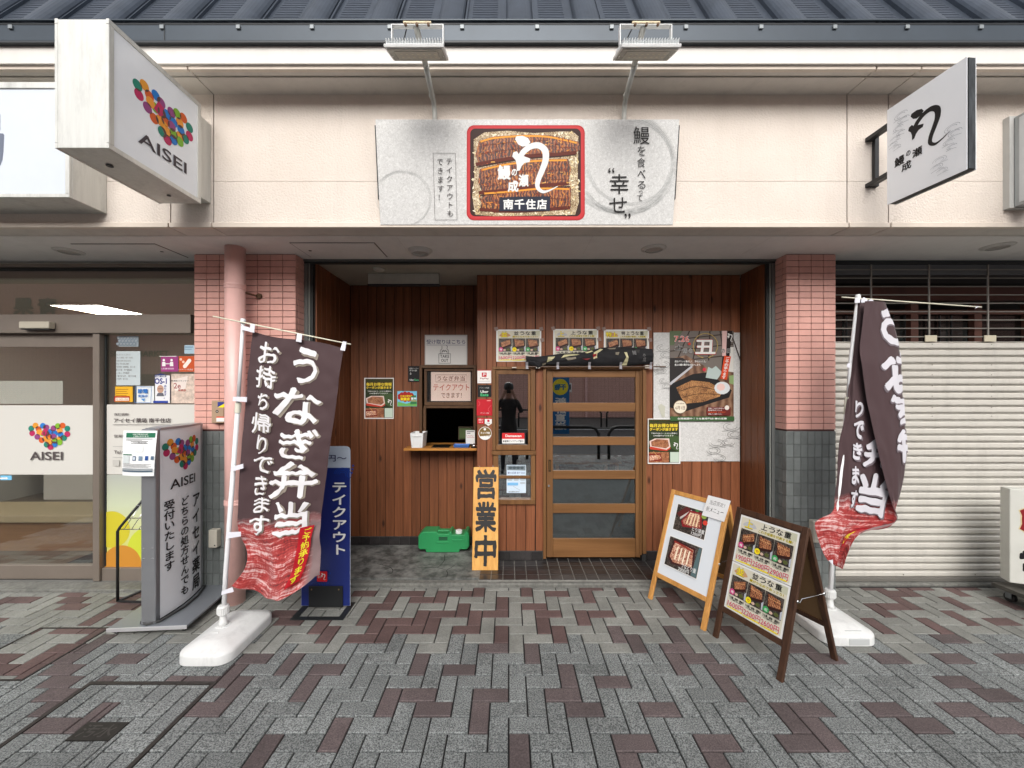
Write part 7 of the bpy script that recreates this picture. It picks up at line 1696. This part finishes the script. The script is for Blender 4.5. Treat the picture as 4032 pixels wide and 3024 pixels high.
rk = thing('display_shelf', (-3.2, 6.2, 0), 'white display shelf with rows of boxes deep inside the pharmacy', 'shelf')
b = B()
for z_ in (.5,.9,1.3,1.7): b.box(-3.5,-2.1,6.0,6.3,z_,z_+.02)
b.box(-3.52,-3.5,6.0,6.3,.036,1.9).box(-2.1,-2.08,6.0,6.3,.036,1.9); b.build('shelf_unit', WHITEP, rk)
for z_ in (.52,.92,1.32,1.72):
    x_ = -3.46
    while x_ < -2.2:
        w_ = rnd.uniform(.06,.14); B().box(x_, x_+w_-.01, 6.02, 6.15, z_+.001, z_+rnd.uniform(.12,.26)).build('medicine_box', flat(rnd.choice([(200,60,60),(70,120,180),(230,230,225),(90,160,110),(220,180,70)])), rk); x_ += w_+.01
hg = thing('hanging_screen', (px(130,3.75), 3.75, 1.6), 'frosted plastic sheet hanging inside the pharmacy door above the white film', 'screen')
b = B(); b.box(-5.0, px(247,3.7), 3.70, 3.703, pz(1590,3.7), pz(1500,3.7)); b.build('sheet', flat((206,206,198)), hg)
# ================================================================ roller shutter, right
YS = 3.50
root = thing('roller_shutter', (3.6, YS, 0), 'cream roller shutter with solid slats below and open link grille above', 'shutter')
SLAT = mat('cream_shutter_steel', lin=(0.61,0.585,0.53), rough=.38, metal=.1, var=.035, vscale=3, dirt=.22, stretch=(.4,1,1))
z = .052; k = 0; first = None; ztop = pz(1347, YS)
prof = [(0,0),(-.006,.004),(-.010,.012),(-.010,.040),(-.005,.048),(.010,.050),(.010,.0535),(-.004,.0548),(-.004,.0570),(.010,.0582),(.010,.0612)]
def slat(z):
    b = B(); n = len(prof); xa, xb = 2.735, 7.5
    vs = [(xa, YS+a, z+c) for a, c in prof]+[(xb, YS+a, z+c) for a, c in prof]
    b.add(vs, [(i, i+1, n+i+1, n+i) for i in range(n-1)]); return b
while z+.0625 < ztop+.01:
    if first is None: first = slat(z).build('slat', SLAT, root, recalc=False); c0 = Vector(first.location); zz = z
    else: inst(first, c0+Vector((0,0,z-zz)), root)
    z += .0625
zs = z
B().box(2.735, 7.5, YS-.016, YS+.02, .014, .050, 0, .004).build('bottom_bar', mat('bottom_bar_metal', lin=(0.20,0.19,0.17), rough=.5, metal=.3), root)
b = B()
for zi in range(13):
    zc = pz(1345,YS)+.042+zi*.0735
    if zc > 2.80: break
    b = B(); b.tube([(2.735,YS,zc),(7.5,YS,zc)], .0055, 6); b.build('grille_bar', mat('grille_steel', lin=(0.30,0.28,0.25), rough=.45, metal=.4), root)
for u in (3430, 3658, 3890, 4120):
    x_ = px(u, YS)
    b = B(); b.box(x_-.006, x_+.006, YS-.004, YS+.004, zs, 2.80); b.build('grille_link', mat('grille_steel'), root)
    if u > 3500:
        B().box(x_-.052, x_+.052, YS-.020, YS-.010, zs-.004, zs+.052, 0, .003).build('top_bracket', mat('cream_bracket2', lin=(0.55,0.50,0.38), rough=.5), root)
b = B()
for u in (3665, 3898):
    for v in (1356, 1437, 1476, 1519, 1560, 1604, 1638): b.tube([(px(u,YS),YS-.0105,pz(v,YS)),(px(u,YS),YS-.013,pz(v,YS))], .004, 6)
for u in (3552, 3834): b.tube([(px(u,YS),YS-.0105,pz(2260,YS)),(px(u,YS),YS-.013,pz(2260,YS))], .0055, 8)
b.build('rivet', mat('dark_rivet', lin=(0.2,0.18,0.15), rough=.5), root)
B().box(2.732, 7.5, YS-.01, YS+.05, 2.79, 2.822).build('shutter_box_edge', DKFR, root)
B().box(2.732, 7.5, YS+.004, YS+.045, 2.70, 2.7895).build('glass_head', mat('slate_panel', lin=(0.10,0.11,0.12), rough=.4), root)
# behind the grille
wp = mat('old_wood_front', lin=(0.10,0.035,0.022), rough=.6, var=.25, vscale=6)
ws = thing('timber_shop_window', (3.6, 3.75, 0), 'reddish timber lattice shop window behind the shutter grille', 'window')
b = B(); b.box(2.75,7.5,3.74,3.80,2.53,2.66).box(2.75,7.5,3.74,3.80,2.40,2.44)
b.build('transom', wp, ws)
for u in (3130,3600,3850,4060): B().box(px(u,3.75)-.04, px(u,3.75)+.03, 3.742, 3.80, .03, 2.5).build('post', wp, ws)
b = B()
for k in range(14): b.box(2.75+.11*k, 2.757+.11*k, 3.765, 3.78, 1.9, 2.40)
b.build('lattice_bar', BLACKM, ws)
for k, u in enumerate((3320,3520,3700,3760)): B().box(px(u,3.95), px(u+70,3.95), 3.95, 3.96, 2.14, 2.36).build('paper_on_glass', flat((140,142,140)), ws)
b = B(); b.box(2.75,7.5,3.79,3.795,.05,2.4); b.build('pane', glass('dim_glass', .05, (.6,.62,.62)), ws)
b = B(); b.box(2.75,7.5,5.6,5.7,0,2.8).box(2.75,7.5,3.86,5.6,2.72,2.8).box(2.75,7.5,3.6,5.6,-.02,.01); struct(b.build('dark_shop_interior', mat('dark_room')))

# ================================================================ across the street (it shows in the glass)
OY = -16.0
ob = thing('opposite_building', (0, OY, 0), 'pink tiled building across the street that shows in the glass', 'building')
def tilewall():
    m, n, b = nodes_of('opposite_pink_tile'); g = nd(n, 'ShaderNodeNewGeometry'); mp = nd(n, 'ShaderNodeMapping'); mp.inputs['Rotation'].default_value = (math.radians(90),0,0)
    n.links.new(g.outputs['Position'], mp.inputs[0]); br = nd(n, 'ShaderNodeTexBrick', i_Scale=1.0); br.offset = 0.0; br.inputs['Color1'].default_value = (.62,.35,.29,1); br.inputs['Color2'].default_value = (.58,.325,.265,1); br.inputs['Mortar'].default_value = (.34,.18,.15,1)
    br.inputs['Brick Width'].default_value = .22; br.inputs['Row Height'].default_value = .11; br.inputs['Mortar Size'].default_value = .008; n.links.new(mp.outputs[0], br.inputs[0]); n.links.new(br.outputs[0], b.inputs['Base Color']); b.inputs['Roughness'].default_value = .6; return m
TW = tilewall()
b = B(); b.box(-36, 36, OY-.4, OY, 0, 8.3); b.build('wall', TW, ob)
b = B(); b.box(-36, 36, OY-.4, OY+.05, 8.3, 8.6); b.build('upper_wall', TRIM, ob)
for x_ in (-9.5,-6.2,-3.1,1.6,4.6,8.2,11): B().tube([(x_,OY+.08,0),(x_,OY+.08,3.3)], .07, 10).build('drainpipe', PIPE, ob)
for x_ in (-22,-12.4,17.1): B().box(x_,x_+1.6,OY,OY+.05,1.0,2.6).build('window', mat('opposite_window', lin=(.03,.035,.04), rough=.1), ob)
for x_, z_ in ((3.2,1.55),(-1.4,1.5)): 
    B().box(x_,x_+.55,OY+.001,OY+.02,z_,z_+.55).build('framed_notice', OFFW, ob); B().box(x_+.05,x_+.5,OY+.021,OY+.025,z_+.14,z_+.46).build('notice_picture', flat((60,64,60)), ob)
A = Art(lambda x, z, h: Vector((x, OY+.02+h, z)), base=.01)
for i, ch in enumerate('青果'): A.text(ch, -26.0-1.4*i, 6.0, -27.2-1.4*i, 7.0, flat((70,90,90)), .05)
A.text('SUPER MARKET', -23.0, 3.6, -19.6, 3.95, flat((60,100,80)), .04); A.done(ob)
# upper mass left and right so the sky in the glass has a skyline
for x0_, x1_, h_, m, lab in ((-60,-36.3,7,WHITEF,'pale block of flats to the left across the street'),(36.3,60,8,CORN,'grey block of flats to the right across the street')):
    r = thing('apartment_block', ((x0_+x1_)/2, OY-4, 0), lab, 'building')
    B().box(x0_,x1_,OY-9,OY,0,h_).build('wall', m, r)
    for i in range(6):
        for j in range(3): B().box(x0_+1.2+i*3.1,x0_+2.9+i*3.1,OY,OY+.04,1.2+j*2.8,2.6+j*2.8).build('window', mat('opposite_window'), r)
# street furniture between: guard rails, blue banner, bicycle-free kerb
def rail(y, lab):
    r = thing('guard_rail', (0, y, 0), lab, 'guard rail', 'black guard rails along the kerbs')
    for k in range(-4, 5):
        x_ = k*2.0+.45
        b = B(); b.tube([(x_,y,0),(x_,y,.62),(x_+.08,y,.74),(x_+.2,y,.78),(x_+1.55,y,.78),(x_+1.67,y,.74),(x_+1.75,y,.62),(x_+1.75,y,0)], .038, 10); b.build('rail_hoop', BLACKM, r, smooth=True)
        b = B(); b.tube([(x_,y,.42),(x_+1.75,y,.42)], .022, 8); b.build('lower_bar', BLACKM, r, smooth=True)
rail(-2.0, 'row of black tubular guard rails along the near kerb behind the viewer'); rail(-10.35, 'row of black tubular guard rails along the far kerb')
r = thing('blue_banner', (1.3, -2.1, 0), 'blue and yellow banner on a pole near the kerb that shows in the door glass', 'banner')
def mirrored(x): return x
b = B(); b.tube([(1.03,-2.1,0),(1.03,-2.1,2.05)], .012, 10); b.build('pole', POLEW, r)
b = B(); b.box(1.05,1.50,-2.105,-2.10,.60,2.0); b.build('cloth', flat((40,110,170)), r)
A = Art(lambda x, z, h: Vector((x, -2.10+h, z)), base=.003); A.circ(1.275,1.76,.20,flat((236,220,60)),'print'); A.text('干物', 1.42,1.68,1.13,1.84, flat((40,110,150)), .05); A.vtext('新鮮直送', 1.42,1.5,1.14,.7, WHT, .04); A.done(r)
# the photographer, who shows in the window glass
def person():
    bl = [(0,0,.0)]
    me = bpy.data.meshes.new('person')
    V = {}; vs = []; es = []; rs = []
    def v(n, p, r, par=None):
        V[n] = len(vs); vs.append(p); rs.append(r)
        if par is not None: es.append((V[par], V[n]))
    Y0 = -.40
    v('pelvis',(0,Y0,.96),(.16,.115)); v('waist',(0,Y0,1.10),(.145,.10),'pelvis'); v('chest',(0,Y0,1.28),(.17,.115),'waist'); v('upper',(0,Y0+.01,1.42),(.14,.10),'chest'); v('neck',(0,Y0+.02,1.52),(.055,.055),'upper'); v('jaw',(0,Y0+.04,1.60),(.068,.08),'neck'); v('head',(0,Y0+.03,1.69),(.085,.10),'jaw'); v('crown',(0,Y0+.02,1.77),(.07,.08),'head')
    for s, n in ((1,'r'),(-1,'l')):
        v('hip'+n,(s*.095,Y0,.90),(.095,.095),'pelvis'); v('knee'+n,(s*.11,Y0+.01,.50),(.06,.065),'hip'+n); v('calf'+n,(s*.115,Y0-.01,.34),(.055,.058),'knee'+n); v('ankle'+n,(s*.12,Y0-.01,.09),(.035,.04),'calf'+n); v('heel'+n,(s*.12,Y0-.02,.045),(.038,.04),'ankle'+n); v('toe'+n,(s*.135,Y0+.17,.032),(.036,.028),'heel'+n)
        v('sh'+n,(s*.175,Y0,1.43),(.062,.062),'upper'); v('el'+n,(s*.26,Y0+.10,1.24),(.045,.045),'sh'+n); v('fa'+n,(s*.21,Y0+.19,1.36),(.042,.042),'el'+n); v('wr'+n,(s*.135,Y0+.27,1.52),(.027,.027),'fa'+n); v('palm'+n,(s*.105,Y0+.29,1.585),(.036,.022),'wr'+n)
        for k in range(4):
            v('f%d%s'%(k,n),(s*(.098-.004*k),Y0+.305,1.61+.020*k),(.010,.010),'palm'+n); v('g%d%s'%(k,n),(s*(.060-.003*abs(k-1)),Y0+.318,1.625+.020*k),(.009,.009),'f%d%s'%(k,n)); v('h%d%s'%(k,n),(s*.040,Y0+.30,1.628+.019*k),(.008,.008),'g%d%s'%(k,n))
        v('th'+n,(s*.09,Y0+.27,1.60),(.012,.012),'palm'+n); v('ti'+n,(s*.055,Y0+.262,1.615),(.010,.010),'th'+n)
    me.from_pydata(vs, es, []); o = bpy.data.objects.new('person', me); COL.objects.link(o)
    sk = o.modifiers.new('skin', 'SKIN')
    if not me.skin_vertices: 
        pass
    if len(me.skin_vertices) == 0:
        bm = bmesh.new(); bm.from_mesh(me); bm.verts.layers.skin.verify(); bm.to_mesh(me); bm.free()
    for i, r in enumerate(rs): me.skin_vertices[0].data[i].radius = r
    me.skin_vertices[0].data[0].use_root = True
    ss = o.modifiers.new('sub', 'SUBSURF'); ss.levels = 2; ss.render_levels = 2
    m, n, b = nodes_of('person_clothes'); g = nd(n, 'ShaderNodeNewGeometry'); sp = nd(n, 'ShaderNodeSeparateXYZ'); n.links.new(g.outputs['Position'], sp.inputs[0])
    c = ramp(n, rng(n, sp.outputs['Z'], 0, 1, 0, 2), [(0,(.02,.02,.02)),(.06,(.03,.03,.04)),(.50,(.02,.02,.022)),(.745,(.02,.02,.022)),(.77,(.35,.20,.15))]); n.links.new(c, b.inputs['Base Color']); b.inputs['Roughness'].default_value = .8
    c_ = n.nodes[-1]
    me.materials.append(m); return o
pr = person(); tag(pr, 'person in dark clothes and cap holding a phone up, seen only in window reflection', 'person')
hb = B(); hb.lathe([(.094,1.70),(.098,1.74),(.09,1.80),(.06,1.835),(.02,1.845)], 0, -.385, 20, sy=1.12); place_h = hb.build('cap', BLACKM, pr, smooth=True)
place_h.matrix_parent_inverse = Matrix.Identity(4)
ph = B(); ph.box(-.078,.078,-.125,-.115,1.622,1.70,0,.003); tag(ph.build('phone', BLACKM), 'black phone held up sideways by the person', 'phone')
